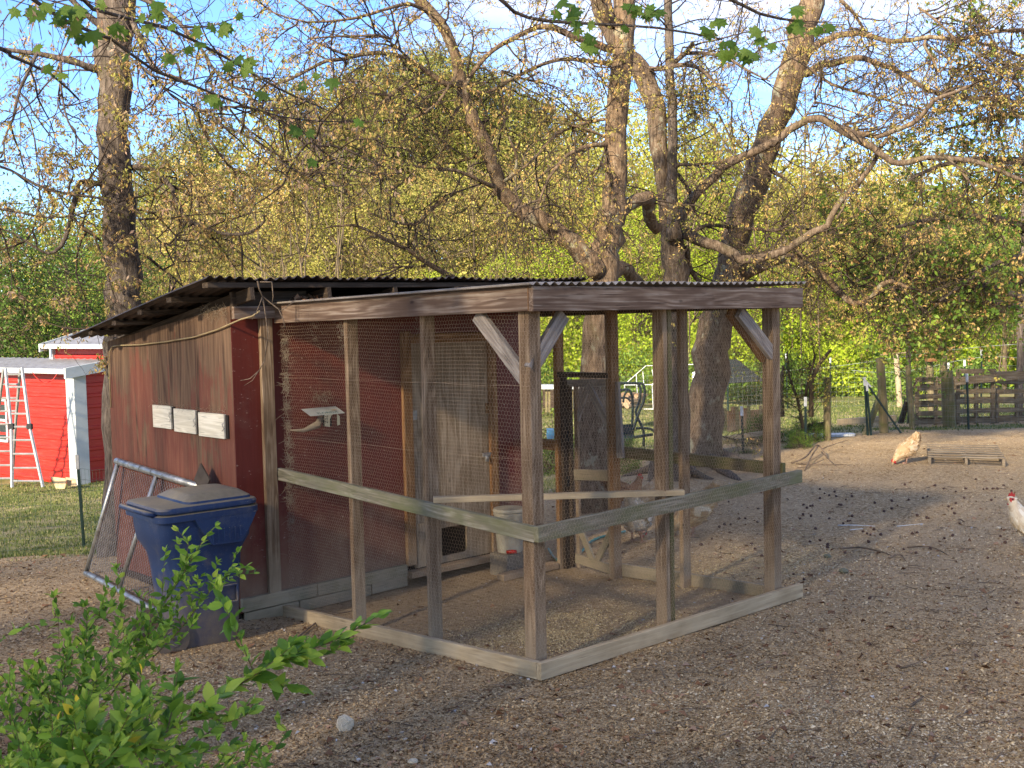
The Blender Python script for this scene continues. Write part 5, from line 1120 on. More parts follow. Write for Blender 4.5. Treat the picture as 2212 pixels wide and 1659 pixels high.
# sticks and branches on the ground
def stick(chain, r, lab, nm="stick", mat=None, lift=.02):
    r = r*.7
    P = smoothline([ground_at(x, y)+np.array([0, 0, h_]) for x, y, h_ in chain], 4); mb = MB(); mb.tube(P, list(np.linspace(r, r*.4, len(P))), 6, jit=.3); return tag(mb.build(nm, mat or B_stick, None, True), lab, "stick")
br = empty("fallen_branch", tuple(ground_at(1735, 1000)), 0, "forked fallen branch pile on the yard right of the run", "branch"); BO = np.array(br.location)
for ch, r in (([(1710, 1003, .02), (1740, 1000, .08), (1765, 985, .16), (1785, 992, .05)], .022), ([(1768, 985, .15), (1752, 1000, .08), (1738, 1018, .0)], .017), ([(1775, 988, .12), (1800, 975, .1), (1830, 962, .08)], .010), ([(1775, 992, .1), (1798, 1004, .03), (1808, 1008, .0)], .012), ([(1720, 1003, .01), (1770, 1006, .02), (1830, 1004, .0)], .014), ([(1715, 1012, .0), (1750, 1010, .03), (1780, 1000, .05)], .01)):
    P = smoothline([ground_at(x, y)+np.array([0, 0, h_])-BO for x, y, h_ in ch], 4); mb = MB(); mb.tube(P, list(np.linspace(r*.7, r*.35, len(P))), 6, jit=.3); mb.build("limb", B_stick, br, True)
stick([(1815, 1190, .02), (1860, 1190, .03), (1905, 1197, .02), (1925, 1200, .0)], .016, "long grey root like stick across the yard before the run corner")
stick([(1960, 1187, .02), (2010, 1186, .02), (2050, 1200, .0)], .014, "grey curved stick further right across the yard")
stick([(1920, 1207, .01), (1945, 1203, .02), (1957, 1213, 0)], .012, "short hooked grey stick in the yard")
stick([(1810, 1137, .01), (1850, 1139, .02), (1890, 1141, .02)], .008, "thin white stripped stick lying among the dark seed balls", mat=M_tip)
stick([(1836, 1147, .01), (1865, 1144, .01)], .007, "short white sliver beside the stripped stick", mat=M_tip)
stick([(1937, 1138, .005), (1995, 1132, .005)], .006, "straight thin white strip in the middle of the yard", mat=M_tip)
stick([(1945, 1447, .01), (1985, 1437, .02), (2018, 1422, .03)], .007, "dark bent twig on the lower right litter")
stick([(1965, 1530, .01), (1995, 1512, .02)], .012, "short dark stub of wood on the lower right litter")
stick([(635, 1387, .01), (700, 1340, .02), (760, 1320, .0)], .012, "long dark root half buried before the bin")
stick([(1285, 985, .02), (1310, 1000, .03)], .01, "thin bare stick behind the run gate")
# ================================================================== TREES
def z2(x, y): return (663.6+.4*x, .4*y)
def z3(x, y): return (1327.1+.4*x, .4*y)
def z1_(x, y): return (.4*x, .4*y)
def limb_pts(chain, conv, Y0, Y1=None, Yl=None):
    P = []; n = len(chain); Y1 = Y0 if Y1 is None else Y1
    for i, c in enumerate(chain):
        x, y = conv(c[0], c[1]) if conv else (c[0], c[1]); Y = Yl[i] if Yl else Y0+(Y1-Y0)*i/(n-1); P.append(aty(x, y, Y))
    return P
def resample(P, R, step):
    P = [Vector(p) for p in P]; k = [max(2, int((P[i+1]-P[i]).length/step)) for i in range(len(P)-1)]
    out_, ro = [], []
    for i in range(len(P)-1):
        a, b_, c_, d_ = P[max(i-1, 0)], P[i], P[i+1], P[min(i+2, len(P)-1)]
        for j in range(k[i]):
            t_ = j/k[i]; out_.append(.5*((2*b_)+(c_-a)*t_+(2*a-5*b_+4*c_-d_)*t_*t_+(3*b_-a-3*c_+d_)*t_**3)); ro.append(R[i]+(R[i+1]-R[i])*t_)
    out_.append(P[-1]); ro.append(R[-1]); return out_, ro
class Tree:
    def __init__(s, name, base, label, cat="tree", group=None, mat=B_oak):
        s.o = empty(name, tuple(base), 0, label, cat, group); s.b = Vector(base); s.mat = mat; s.S = []; s.nl = 0
    def limb(s, chain, conv, px_w, Y0, Y1=None, n=12, name="limb", jit=.10, mat=None, twig=True, raw=None, tg=1.0):
        """px_w: widths (in enlarged-view pixels if conv) along the chain; radius follows from distance"""
        P = raw if raw is not None else limb_pts(chain, conv, Y0, Y1)
        k = .4 if conv else 1.
        W = np.interp(np.linspace(0, 1, len(P)), np.linspace(0, 1, len(px_w)), px_w)
        R = [w_*k*p[1]/FPX/2 for w_, p in zip(W, P)]
        Q, RQ = resample(P, R, .22)
        for i in range(1, len(Q)-1): Q[i] = Q[i]+Vector(rng.normal(size=3)*RQ[i]*.12)
        mb = MB(); mb.tube([q-s.b for q in Q], RQ, n, jit=jit, seed=s.nl*7.3); s.nl += 1
        mb.build(name, mat or s.mat, s.o, True)
        if twig: s.S.append((np.array([tuple(q) for q in Q]), np.array(RQ), tg))
        return Q
    def twigs(s, n1, L1, n2, L2, n3, L3, leafmat, nleaf, leafsz, up=.0, droop=-.15, tw=B_twig, r1=.014, leafdown=.6, keepf=None, asp=.38, r3=.0017):
        A0 = np.concatenate([q[:-1] for q, _, _ in s.S]); A1 = np.concatenate([q[1:] for q, _, _ in s.S]); RR = np.concatenate([r[:-1] for _, r, _ in s.S]); TG = np.concatenate([np.full(len(r)-1, t_) for _, r, t_ in s.S])
        wgt = np.linalg.norm(A1-A0, axis=1)*TG*np.clip(1.3-RR/.12, .12, 1)
        E0, E1, r0_, r1_ = [], [], [], []
        def shoots(A0, A1, wgt, n, L, nseg, rad, curl, trop, spread=1.):
            i = rng.choice(len(A0), n, p=wgt/wgt.sum()); t_ = rng.random(n)[:, None]; P = A0[i]+(A1[i]-A0[i])*t_; D = unit(A1[i]-A0[i])
            S_ = rvec(n); S_ = unit(S_-D*(S_*D).sum(1, keepdims=True)); D = unit(D*.55+S_*spread+np.array([0, 0, up])); LL = L*(.35+.9*rng.random(n)); B0, B1, W_ = [], [], []
            rr_ = rad*(.5+LL/L*.6)
            for k in range(nseg):
                D = unit(D+rng.normal(size=(n, 3))*curl+np.array([0, 0, trop])); Q = P+D*(LL/nseg)[:, None]; B0.append(P); B1.append(Q); E0.append(P); E1.append(Q); r0_.append(rr_*(1-k/nseg*.75)); r1_.append(rr_*(1-(k+1)/nseg*.75)); P = Q; W_.append(LL*(.4+k))
            return np.concatenate(B0), np.concatenate(B1), np.concatenate(W_)
        a = shoots(A0, A1, wgt, n1, L1, 7, r1, .22, droop*.5); b_ = shoots(*a, n2, L2, 5, r1*.42, .25, droop); c_ = shoots(*b_, n3, L3, 3, r3*1.3, .25, droop*.6)
        E0 = np.concatenate(E0); E1 = np.concatenate(E1)
        bb_ = np.array(s.b); V_, F_ = segs_prism(E0-bb_, E1-bb_, np.maximum(np.concatenate(r0_), r3), np.maximum(np.concatenate(r1_), r3*.8), 3)
        o = link("twigs", np_mesh("twigs", V_, F_), s.o, tw); o['kind'] = 'stuff'
        for lm, nl_, sz in (zip(leafmat, nleaf, leafsz)):
            i = rng.integers(0, len(c_[0]), nl_//4); C_ = np.repeat(c_[0][i]+(c_[1][i]-c_[0][i])*rng.random((len(i), 1)), 4, 0); n = len(C_)
            C_ = C_+rng.normal(size=(n, 3))*sz*.35
            A = unit(rvec(n)+np.array([0, 0, -leafdown*1.6])); Bq = unit(np.cross(A, rvec(n))); z_ = sz*(.55+.7*rng.random(n))[:, None]
            V_, F_ = quads(C_-bb_, A*z_, Bq*z_*asp, ((0, 0), (.45, -.5), (1, 0), (.45, .5)), 0)
            o = link("leaves", np_mesh("leaves", V_, F_, rng.random(n)), s.o, lm); o['kind'] = 'stuff'
# ---- big trunk left of the coop
bL = fence_pt(268, 1120, 11.2)
tl = Tree("maple_tree", bL, "large grey maple trunk rising behind the left end of the coop roof", mat=B_grey)
base = [tuple(bL-np.array([0, 0, .25])), tuple(bL+np.array([.0, 0, .12])), tuple(bL+np.array([.0, 0, .55]))]
up_ = limb_pts([(265, 700), (268, 640), (265, 560), (258, 480), (256, 400), (250, 330), (246, 250), (243, 180), (246, 110), (250, 50), (254, -40), (262, -200), (270, -420)], None, 11.2)
tl.limb(None, None, [118, 92, 84, 76, 74, 72, 70, 68, 66, 64, 68, 74, 74, 80, 80, 70], 11.2, n=28, name="trunk", jit=.16, raw=base+up_, tg=.25)
def LB(ch, w_, Y0=11.2, Y1=11.0, **k): tl.limb(ch, z1_, w_, Y0, Y1, n=8, **k)
LB([(700, 905), (800, 905), (870, 950), (930, 1020), (960, 1100), (1010, 1180), (1080, 1220), (1180, 1258), (1300, 1265), (1380, 1240), (1430, 1190), (1420, 1160)], [36, 26, 24, 22, 18, 16, 9], 11.2, 10.6)
LB([(560, 992), (500, 988), (430, 983), (412, 1040), (392, 1140), (372, 1230), (330, 1330), (262, 1370), (180, 1330), (90, 1270), (0, 1235)], [32, 30, 30, 26, 18, 12, 9], 11.1, 10.6)
LB([(560, 375), (500, 370), (430, 345), (330, 318), (200, 290), (0, 265), (-200, 240)], [50, 36, 30, 24, 18], 11.2, 10.7)
LB([(690, 60), (735, 150), (770, 240), (800, 320), (850, 390), (960, 420), (1080, 480), (1200, 520)], [40, 26, 20, 16, 10], 11.2, 10.2)
LB([(700, -40), (820, 10), (920, 80), (1010, 170), (1090, 270), (1190, 420), (1320, 500), (1440, 600), (1560, 690), (1700, 800)], [36, 24, 18, 12, 8], 11.2, 9.8)
LB([(640, 260), (720, 330), (820, 400), (930, 520), (1060, 590), (1200, 590), (1330, 560)], [18, 12, 8], 11.0, 9.9)
LB([(-60, 880), (60, 920), (200, 1000), (330, 1040), (450, 1058), (560, 1075), (700, 1125), (870, 1150)], [14, 16, 13, 7], 10.2, 10.8)
LB([(-60, 1120), (120, 1150), (260, 1175), (400, 1165), (520, 1130)], [12, 10, 6], 10.4, 10.9)
LB([(735, 1360), (800, 1390), (870, 1450), (940, 1500), (1000, 1560)], [20, 14, 8], 11.2, 11.6)
LB([(560, 1310), (500, 1270), (440, 1240)], [14, 10, 7]); LB([(700, 1080), (760, 1200), (900, 1330), (960, 1290), (1090, 1260)], [8, 7, 4], 11.0, 10.8)
LB([(330, 330), (330, 470), (350, 600), (390, 700), (460, 790), (530, 860)], [14, 11, 7], 10.8, 10.8); LB([(200, 290), (110, 480), (70, 640), (20, 760), (30, 880)], [18, 14, 8], 10.8, 10.6)
LB([(560, 150), (450, 60), (330, -60)], [40, 30, 24]); LB([(1060, 590), (1200, 680), (1350, 740), (1490, 860), (1640, 940), (1760, 1000), (1900, 1000)], [10, 9, 7, 4], 10., 9.6)
tl.twigs(150, .95, 650, .5, 2900, .22, [L_tan, L_oliv, L_samara], [11000, 8500, 2500], [.042, .045, .05], droop=-.10, r1=.011)

# ---- middle trunk A with the big curving limb
bA = fence_pt(1285, 1098, 12.8)
ta = Tree("oak_tree", bA, "tall oak trunk behind the run gate with a big limb curving up to the left", mat=B_lich)
base = [tuple(bA-np.array([0, 0, .25])), tuple(bA+np.array([0, 0, .05])), tuple(bA+np.array([0, 0, .35])), aty(1287, 920, 12.8)]
up_ = limb_pts([(1286, 760), z2(1600, 1530), z2(1612, 1400), z2(1625, 1290), z2(1645, 1180), z2(1660, 1050), z2(1668, 900), z2(1668, 760), z2(1672, 600), z2(1690, 400), z2(1702, 200), z2(1705, 0), z2(1700, -250), z2(1690, -600)], None, 12.8)
ta.limb(None, None, [150, 110, 92, 80, 62, 54, 56, 62, 62, 50, 47, 47, 46, 46, 44, 44, 42, 40], 12.8, n=26, name="trunk", jit=.15, raw=base+up_, tg=.3)
def AB(ch, w_, Y0=12.8, Y1=12.5, **k): k.setdefault('n', 10); ta.limb(ch, z2, w_, Y0, Y1, **k)
AB([(1560, 1460), (1520, 1400), (1440, 1315), (1340, 1240), (1220, 1170), (1110, 1110), (1045, 1020), (1005, 910), (955, 760), (905, 650), (850, 530), (822, 400), (800, 290), (745, 170), (680, 70), (600, -10), (480, -120)], [115, 108, 100, 92, 84, 76, 70, 62, 56, 58, 56, 50], 12.7, 12.0, n=18, jit=.13)
AB([(1650, 1180), (1710, 1130), (1780, 1085), (1835, 1065), (1850, 1110), (1850, 1180), (1890, 1240)], [80, 70, 80, 70, 60], 12.7, 13.6, n=14)
AB([(1650, 130), (1620, 110), (1590, 40), (1555, -40)], [60, 60, 55])
AB([(830, 440), (760, 460), (640, 380), (560, 330), (480, 300), (390, 285), (300, 292), (200, 318), (100, 330), (0, 380), (-120, 440), (-260, 470)], [34, 28, 24, 22, 18, 10], 12.2, 11.0)
AB([(850, 470), (900, 385), (960, 310), (1050, 240), (1150, 190), (1240, 145), (1340, 152), (1400, 182), (1560, 240), (1650, 270)], [22, 24, 26, 30, 36, 40], 12.2, 12.8)
AB([(860, 470), (930, 500), (1000, 490), (1100, 430), (1200, 380), (1350, 320), (1500, 325), (1645, 342)], [16, 16, 20, 24], 12.2, 12.8)
AB([(1640, 785), (1580, 780), (1500, 795), (1400, 840), (1360, 890), (1300, 970), (1250, 1100)], [30, 24, 20, 12], 12.8, 12.0)
AB([(1640, 640), (1520, 660), (1450, 685), (1350, 720), (1250, 830), (1150, 920), (1070, 985)], [18, 16, 14, 10], 12.8, 12.2); AB([(1640, 755), (1540, 710), (1400, 670)], [16, 14, 10])
AB([(1010, 1005), (960, 990), (880, 950), (800, 920), (650, 905), (500, 880), (430, 840), (330, 830)], [26, 20, 14, 8], 12.3, 11.4)
AB([(960, 860), (900, 850), (800, 880), (700, 880)], [16, 10, 7]); AB([(800, 410), (700, 560), (560, 640), (430, 650), (300, 660), (140, 665)], [18, 12, 7], 12.1, 11.2)
AB([(640, 380), (520, 460), (400, 560), (330, 680), (230, 780)], [16, 12, 7], 12., 11.2); AB([(830, 560), (760, 680), (700, 800)], [22, 14, 8]); AB([(450, 210), (380, 190), (250, 195), (100, 200), (0, 212)], [14, 12, 7], 11.6, 11)
AB([(560, 330), (480, 250), (400, 200)], [16, 12, 8], 12., 11.6); AB([(640, 60), (550, 20), (420, 50), (250, 100), (0, 120), (-200, 60)], [24, 16, 8], 12.1, 10.8)
AB([(800, 1040), (720, 1090), (650, 1150), (580, 1215), (450, 1190), (330, 1150)], [22, 18, 10], 12.4, 11.8); AB([(580, 1215), (590, 1300), (605, 1380)], [14, 8]); AB([(790, 1500), (680, 1440), (580, 1370), (480, 1320), (380, 1270), (250, 1215), (100, 1230)], [34, 26, 18, 9], 12.4, 11.6)
AB([(640, 1440), (520, 1440), (420, 1445)], [12, 10, 6]); AB([(1610, 880), (1500, 960), (1390, 1090), (1330, 1180)], [12, 9, 5]); AB([(1640, 1290), (1560, 1180), (1500, 1260)], [10, 8, 5])
AB([(1090, 740), (1110, 790), (1130, 850), (1120, 930), (1060, 980)], [12, 14, 16], 12, 12.2); AB([(1050, 380), (1060, 560), (1070, 700)], [10, 8, 6]); AB([(1250, 390), (1120, 480), (1080, 640)], [12, 8, 5])
AB([(1600, 1520), (1700, 1440), (1760, 1500), (1800, 1540)], [90, 70, 60], 13.4, 14.2)
ta.twigs(230, .95, 1150, .48, 4900, .20, [L_tan, L_oliv], [15000, 12000], [.036, .038], droop=-.08, r1=.011)

# ---- trunk B (thick bent stem and thin dark stem) with arching limbs
bB = fence_pt(1452, 1015, 14.8)
tb_ = Tree("oak_tree", bB, "oak with a thick bent stem and a thin dark stem behind the run roof", mat=B_oak)
base = [tuple(bB-np.array([0, 0, .3])), tuple(bB+np.array([0, 0, .1])), aty(1452, 900, 14.8)]
up_ = limb_pts([(1452, 760), z2(1985, 1530), z2(1985, 1400), z2(1965, 1280), z2(1945, 1120), z2(1925, 950), z2(1900, 800), z2(1885, 650), z2(1865, 540), z2(1825, 430), z2(1770, 345), z2(1720, 290), z2(1660, 200), z2(1610, 100), z2(1570, -40), z2(1500, -300)], None, 14.8)
tb_.limb(None, None, [120, 84, 70, 58, 52, 50, 40, 36, 38, 42, 42, 44, 42, 42, 44, 44, 40], 14.8, n=22, name="trunk", jit=.14, raw=base+up_, tg=.2)
def BB(ch, w_, Y0=14.8, Y1=14.6, conv=z2, **k): k.setdefault('n', 10); tb_.limb(ch, conv, w_, Y0, Y1, **k)
BB([(1975, 1300), (1972, 1150), (1972, 1000), (1975, 850), (1972, 700), (1970, 560), (1960, 400), (1955, 250), (1952, 100), (1948, -20), (1940, -260)], [80, 62, 54, 50, 50, 48, 46, 44, 40], 14.6, 14.6, n=14, mat=B_grey)
BB([(330, 1290), (355, 1180), (420, 1075), (500, 995), (560, 930), (620, 880), (700, 845), (760, 815), (860, 770), (930, 715), (1000, 665), (1075, 640), (1130, 650), (1200, 685), (1300, 745), (1400, 800), (1470, 855), (1540, 880), (1640, 862), (1730, 850), (1850, 860), (2000, 885), (2150, 955), (2300, 1010)], [60, 50, 46, 44, 42, 40, 42, 34, 30, 26, 20], 14.5, 13.2, z3, n=12)
BB([(1170, 660), (1240, 695), (1330, 720), (1420, 735), (1510, 705), (1610, 665), (1680, 600), (1730, 540), (1830, 500), (1960, 450)], [34, 28, 24, 16], 13.9, 13.0, z3)
BB([(370, 1255), (430, 1275), (500, 1310), (570, 1335), (640, 1375), (700, 1400), (780, 1395), (870, 1372), (970, 1320), (1070, 1250), (1150, 1215), (1190, 1140), (1230, 1075), (1290, 1020), (1360, 935), (1410, 860), (1440, 790), (1500, 735)], [70, 60, 55, 48, 40, 34, 30, 24, 18], 14.6, 13.8, z3, n=12)
BB([(340, 890), (440, 890), (560, 875), (640, 850)], [20, 16, 12], 14.5, 14.3, z3); BB([(310, 350), (380, 290), (425, 232)], [30, 26, 20], 14.6, 14.3, z3)
BB([(190, 370), (260, 368), (340, 350), (430, 358), (500, 400), (560, 470), (640, 560)], [30, 26, 18, 8], 14.7, 14.2, z3); BB([(370, 290), (470, 285), (600, 310), (720, 380), (840, 440)], [22, 18, 8], 14.5, 14.0, z3)
BB([(340, 940), (410, 1040), (430, 1150), (520, 1200)], [24, 20, 12], 14.9, 15.2, z3); BB([(390, 1330), (400, 1420), (440, 1500), (480, 1540)], [30, 28, 22], 14.8, 15.2, z3); BB([(430, 1250), (500, 1215), (600, 1225), (760, 1235), (880, 1245), (950, 1205)], [22, 20, 12], 15, 15.2, z3)
BB([(1010, 660), (1090, 530), (1100, 420), (1060, 360)], [8, 6, 5], 13.9, 13.8, z3); BB([(1200, 1180), (1260, 1060), (1150, 1010)], [12, 8, 5], 14, 14, z3)
BB([(1750, 820), (1830, 880), (1900, 960), (1990, 1060)], [16, 12, 6], 13.4, 13.2, z3); BB([(1540, 880), (1660, 930), (1780, 1010), (1900, 1030)], [14, 10, 6], 13.6, 13.4, z3) if False else None
tb_.twigs(150, 1.0, 850, .5, 3900, .22, [L_tan, L_oliv], [9500, 9000], [.036, .036], droop=-.05, r1=.012)

# ---- leaning trunk C on the right
bC = fence_pt(1520, 1000, 16.3)
tcx = Tree("oak_tree", bC, "thick oak trunk leaning right behind the run roof, lit on its left side", mat=B_lich)
base = [tuple(bC-np.array([0, 0, .3])), tuple(bC+np.array([0, 0, .12])), aty(1522, 900, 16.3), aty(1536, 800, 16.3), aty(1552, 700, 16.3)]
up_ = limb_pts([z3(625, 1500), z3(650, 1350), z3(700, 1150), z3(760, 960), z3(825, 780), z3(900, 590), z3(950, 430), z3(1000, 250), z3(1045, 80), z3(1080, -60), z3(1130, -300)], None, 16.3)
tcx.limb(None, None, [150, 108, 84, 76, 74, 70, 58, 60, 60, 58, 56, 52, 56, 58, 54, 50], 16.3, n=26, name="trunk", jit=.15, raw=base+up_, tg=.2)
def CB(ch, w_, Y0=16.2, Y1=15.5, **k): k.setdefault('n', 10); tcx.limb(ch, z3, w_, Y0, Y1, **k)
CB([(1040, 290), (1080, 255), (1130, 225), (1220, 188), (1320, 180), (1400, 200), (1500, 222), (1600, 215), (1700, 200), (1870, 212), (2050, 170), (2250, 160)], [50, 34, 30, 26, 22, 18], 16.2, 14.5)
CB([(1030, 400), (1080, 370), (1130, 345), (1200, 340), (1300, 312), (1400, 330), (1500, 370), (1600, 430), (1700, 485), (1820, 520), (2000, 530), (2220, 560)], [44, 34, 28, 22, 16], 16.2, 14.8)
CB([(690, 1500), (760, 1455), (830, 1430), (900, 1402), (970, 1392), (1040, 1430), (1130, 1490), (1200, 1570), (1300, 1640), (1390, 1605), (1440, 1540), (1500, 1520), (1600, 1560)], [60, 50, 44, 38, 30, 18], 16.2, 15.0, n=12)
CB([(860, 930), (900, 950)], [26, 22]); CB([(1700, 200), (1670, 240), (1720, 320), (1760, 390), (1850, 260)], [16, 18, 14, 6], 15, 15)
CB([(1220, 0), (1300, 80), (1360, 180)], [22, 16, 14], 15.6, 15.8); CB([(1640, 40), (1740, 110), (1830, 200), (1950, 290), (2060, 390), (2200, 470)], [14, 12, 8], 14.8, 14.4)
CB([(1120, 350), (1130, 430), (1240, 480), (1400, 520), (1540, 560), (1660, 590)], [20, 14, 8], 15.9, 15.2); CB([(960, 1330), (1080, 1430), (1180, 1410), (1320, 1420)], [16, 12, 6], 15.6, 15.4)
CB([(1230, 670), (1330, 660), (1420, 600), (1500, 560)], [14, 10, 6], 15., 14.8)
tcx.twigs(190, 1.1, 1250, .55, 5400, .24, [L_tan, L_oliv], [12000, 9500], [.038, .038], droop=-.03, r1=.012)

# ---- maple crown coming in from the right edge
bR = fence_pt(2330, 960, 17.5)
tr_ = Tree("maple_tree", bR, "dense maple crown with green leaves and tan seeds entering at the right edge", mat=B_grey)
tr_.limb(None, None, [120, 90, 80, 80, 76], 17.5, n=16, name="trunk", raw=[tuple(bR-np.array([0, 0, .3])), aty(2330, 800, 17.5), aty(2325, 500, 17.5), aty(2330, 200, 17.5), aty(2340, -200, 17.5)], tg=.05)
for ch, w_ in (([(2330, 700), (2200, 640), (2060, 600), (1930, 590), (1840, 610)], [26, 16, 8, 4]), ([(2330, 560), (2180, 480), (2040, 470), (1900, 500)], [26, 14, 6]), ([(2330, 420), (2200, 350), (2060, 350), (1960, 390)], [26, 14, 5]),
               ([(2330, 700), (2230, 670), (2120, 650), (1980, 650), (1850, 640)], [20, 12, 4]), ([(2330, 300), (2230, 250), (2130, 260), (2040, 280)], [22, 12, 5]), ([(2330, 640), (2240, 560), (2150, 570), (2030, 650)], [20, 12, 5]), ([(2330, 180), (2230, 130), (2110, 90)], [20, 10, 5]), ([(2100, 590), (1990, 540), (1900, 560), (1800, 590)], [10, 7, 4]), ([(2330, 560), (2160, 620), (2040, 610), (1920, 600)], [14, 8, 4])):
    tr_.limb(ch, None, w_, 17.4, 15.6, n=7, tg=1)
tr_.twigs(190, 1.1, 1200, .55, 6000, .26, [L_green, L_tan, L_oliv], [13000, 7000, 4500], [.075, .055, .05], droop=-.04, r1=.012, leafdown=.2, asp=.6)
# roots at the oak bases
for (px, py, pts, t_) in ((1452, 1015, [(1452, 1008), (1400, 1022), (1345, 1030)], tb_), (1452, 1015, [(1460, 1008), (1440, 1035), (1425, 1045)], tb_), (1520, 1000, [(1545, 992), (1600, 1010), (1660, 1022), (1700, 1024)], tcx), (1520, 1000, [(1530, 1000), (1560, 1022), (1600, 1038)], tcx), (1285, 1098, [(1262, 1090), (1240, 1110), (1225, 1125)], ta), (1452, 1015, [(1470, 1008), (1500, 1030), (1540, 1036)], tb_)):
    P = [ground_at(x, y) for x, y in pts]; Q, R_ = resample([tuple(p+np.array([0, 0, .10*(1-i/(len(P)-1))])) for i, p in enumerate(P)], list(np.linspace(.11, .02, len(P))), .15); mb = MB(); mb.tube([q-t_.b for q in Q], R_, 8, jit=.25); mb.build("root", B_grey, t_.o, True)

# ================================================================== BACKGROUND TREES
def crown_mesh(name, kind, H=12., n=7500):
    if kind == 'pine':
        nc = 150; zc = H*(.42+.58*rng.random(nc)**.85); rr_ = (H*1.04-zc)*.42+.5; a = rng.random(nc)*6.28; q = rr_*np.sqrt(rng.random(nc)); C_ = np.stack([np.cos(a)*q, np.sin(a)*q, zc+q*.1], 1); sg = np.array([.55, .55, .28])
    elif kind == 'column':
        nc = 130; zc = H*(.25+.75*rng.random(nc)); rr_ = 1.5*np.sin(np.clip((zc/H-.15)/.9, 0, 1)*pi)**.6+.2; a = rng.random(nc)*6.28; q = rr_*np.sqrt(rng.random(nc)); C_ = np.stack([np.cos(a)*q, np.sin(a)*q, zc], 1); sg = np.array([.35, .35, .5])
    elif kind == 'bush':
        nc = 120; D = rvec(nc); D[:, 2] = np.abs(D[:, 2]); C_ = D*np.array([H*.55, H*.55, H*.85])*(.35+.65*rng.random((nc, 1))**.4); sg = np.array([.30, .30, .22])*H/4
    elif kind == 'open':
        nc = 5000; D = rvec(nc); C_ = D*np.array([H*.33, H*.33, H*.40])*rng.random((nc, 1))**.37+np.array([0, 0, H*.60]); sg = np.array([.3, .3, .3])  # thin even crown shaped to let soft sun through the added trees
    else:
        nc = 170; D = rvec(nc); C_ = D*np.array([H*.30, H*.30, H*.36])*(.25+.75*rng.random((nc, 1))**.45)+np.array([0, 0, H*.62]); C_ += .5*np.sin(C_[:, ::-1]*1.1); sg = np.array([.42, .42, .32])
        low = rng.random(nc) < .2; C_[low, 2] -= H*.22*rng.random(low.sum())
    wgt = rng.random(nc)**(.6 if kind != 'open' else .01); i = rng.choice(nc, n, p=wgt/wgt.sum()); P = C_[i]+rng.normal(size=(n, 3))*sg
    if kind == 'pine': A = unit(rvec(n)+[0, 0, .3])*.22; Bq = unit(np.cross(A, rvec(n)))*.045
    else: z_ = (.07+.085*rng.random(n))[:, None]; A = rvec(n)*z_; Bq = unit(np.cross(A, rvec(n)))*z_*.62
    V_, F_ = quads(P, A, Bq); tint = np.clip(.5+.22*rng.normal(size=n)+(rng.random(nc)[i]-.5)*.5, 0, 1)
    return np_mesh(name, V_, F_, tint), C_
def wood_mesh(C_, H, r, kind):
    mb = MB(); bend = rng.normal(size=2)*.35
    T_ = [(bend[0]*sin(t_*2.5), bend[1]*sin(t_*3), H*.95*t_-.4) for t_ in np.linspace(0, 1, 9)]; mb.tube(T_, list(np.linspace(r, r*.18, 9)), 7)
    Ta = np.array(T_); P0, P1 = [], []
    for c_ in C_[rng.permutation(len(C_))[:70]]:
        zt_ = c_[2]-np.hypot(c_[0], c_[1])*(.9 if kind != 'pine' else .1); b0 = np.array([np.interp(zt_, Ta[:, 2], Ta[:, 0]), np.interp(zt_, Ta[:, 2], Ta[:, 1]), zt_]); m_ = (b0+c_)/2+rng.normal(size=3)*.25; P0 += [b0, m_]; P1 += [m_, c_+rng.normal(size=3)*.3]
        for _ in range(4): P0.append(m_+(c_-m_)*rng.random()); P1.append(P0[-1]+rng.normal(size=3)*.55)
    V_, F_ = segs_prism(np.array(P0), np.array(P1), .028, .010, 3); mb.add(V_, F_); return mb.mesh("trunk")
KINDS = {}
for key, kd, mat, n, H, r in (('lime', 'round', L_lime, 9500, 12, .14), ('limey', 'round', L_limey, 9000, 12, .13), ('oliv', 'round', L_oliv, 8500, 12, .13), ('tan', 'round', L_gold, 8500, 12, .14), ('green', 'round', L_green, 10500, 12, .16), ('dark', 'round', L_dark, 11000, 12, .17),
                             ('pine', 'pine', L_pine, 16000, 13, .16), ('col', 'column', L_limey, 4200, 13, .09), ('open', 'open', L_limey, 2100, 12, .12), ('bushl', 'bush', L_lime, 6500, 4, .05), ('bushd', 'bush', L_dark, 6500, 4, .05), ('busho', 'bush', L_oliv, 4200, 4, .05), ('bushg', 'bush', L_green, 6500, 4, .05)):
    for v in range(2):
        cm, C_ = crown_mesh("crown", kd, H, n); cm.materials.append(mat); tm = wood_mesh(C_, H*.98 if kd != 'bush' else H*.6, r, kd); tm.materials.append(B_far); KINDS[(key, v)] = (cm, tm, H)
for v in range(2): cm, tm, H = KINDS[('open', v)]
cnt = {}
def far_tree(key, px, Y, ytop, label, name=None, group="trees of the wood behind the yard", wide=1.):
    v = cnt.get(key, 0) % 2; cnt[key] = cnt.get(key, 0)+1; cm, tm, H = KINDS[(key, v)]
    p = aty(px, 850, Y); z = g1(p[0], p[1]); top = aty(px, ytop, Y)[2]; s_ = (top-z)/(H*1.0)
    bush = key.startswith('bush'); e = empty(name or ("bush" if bush else ("pine_tree" if key == 'pine' else "leafy_tree")), (p[0], p[1], z-.1), random.uniform(0, 6.28), label, "bush" if bush else "tree", group)
    e.scale = (s_*wide, s_*wide, s_); link("trunk" if not bush else "stems", tm, e); link("crown" if not bush else "foliage", cm, e); return e
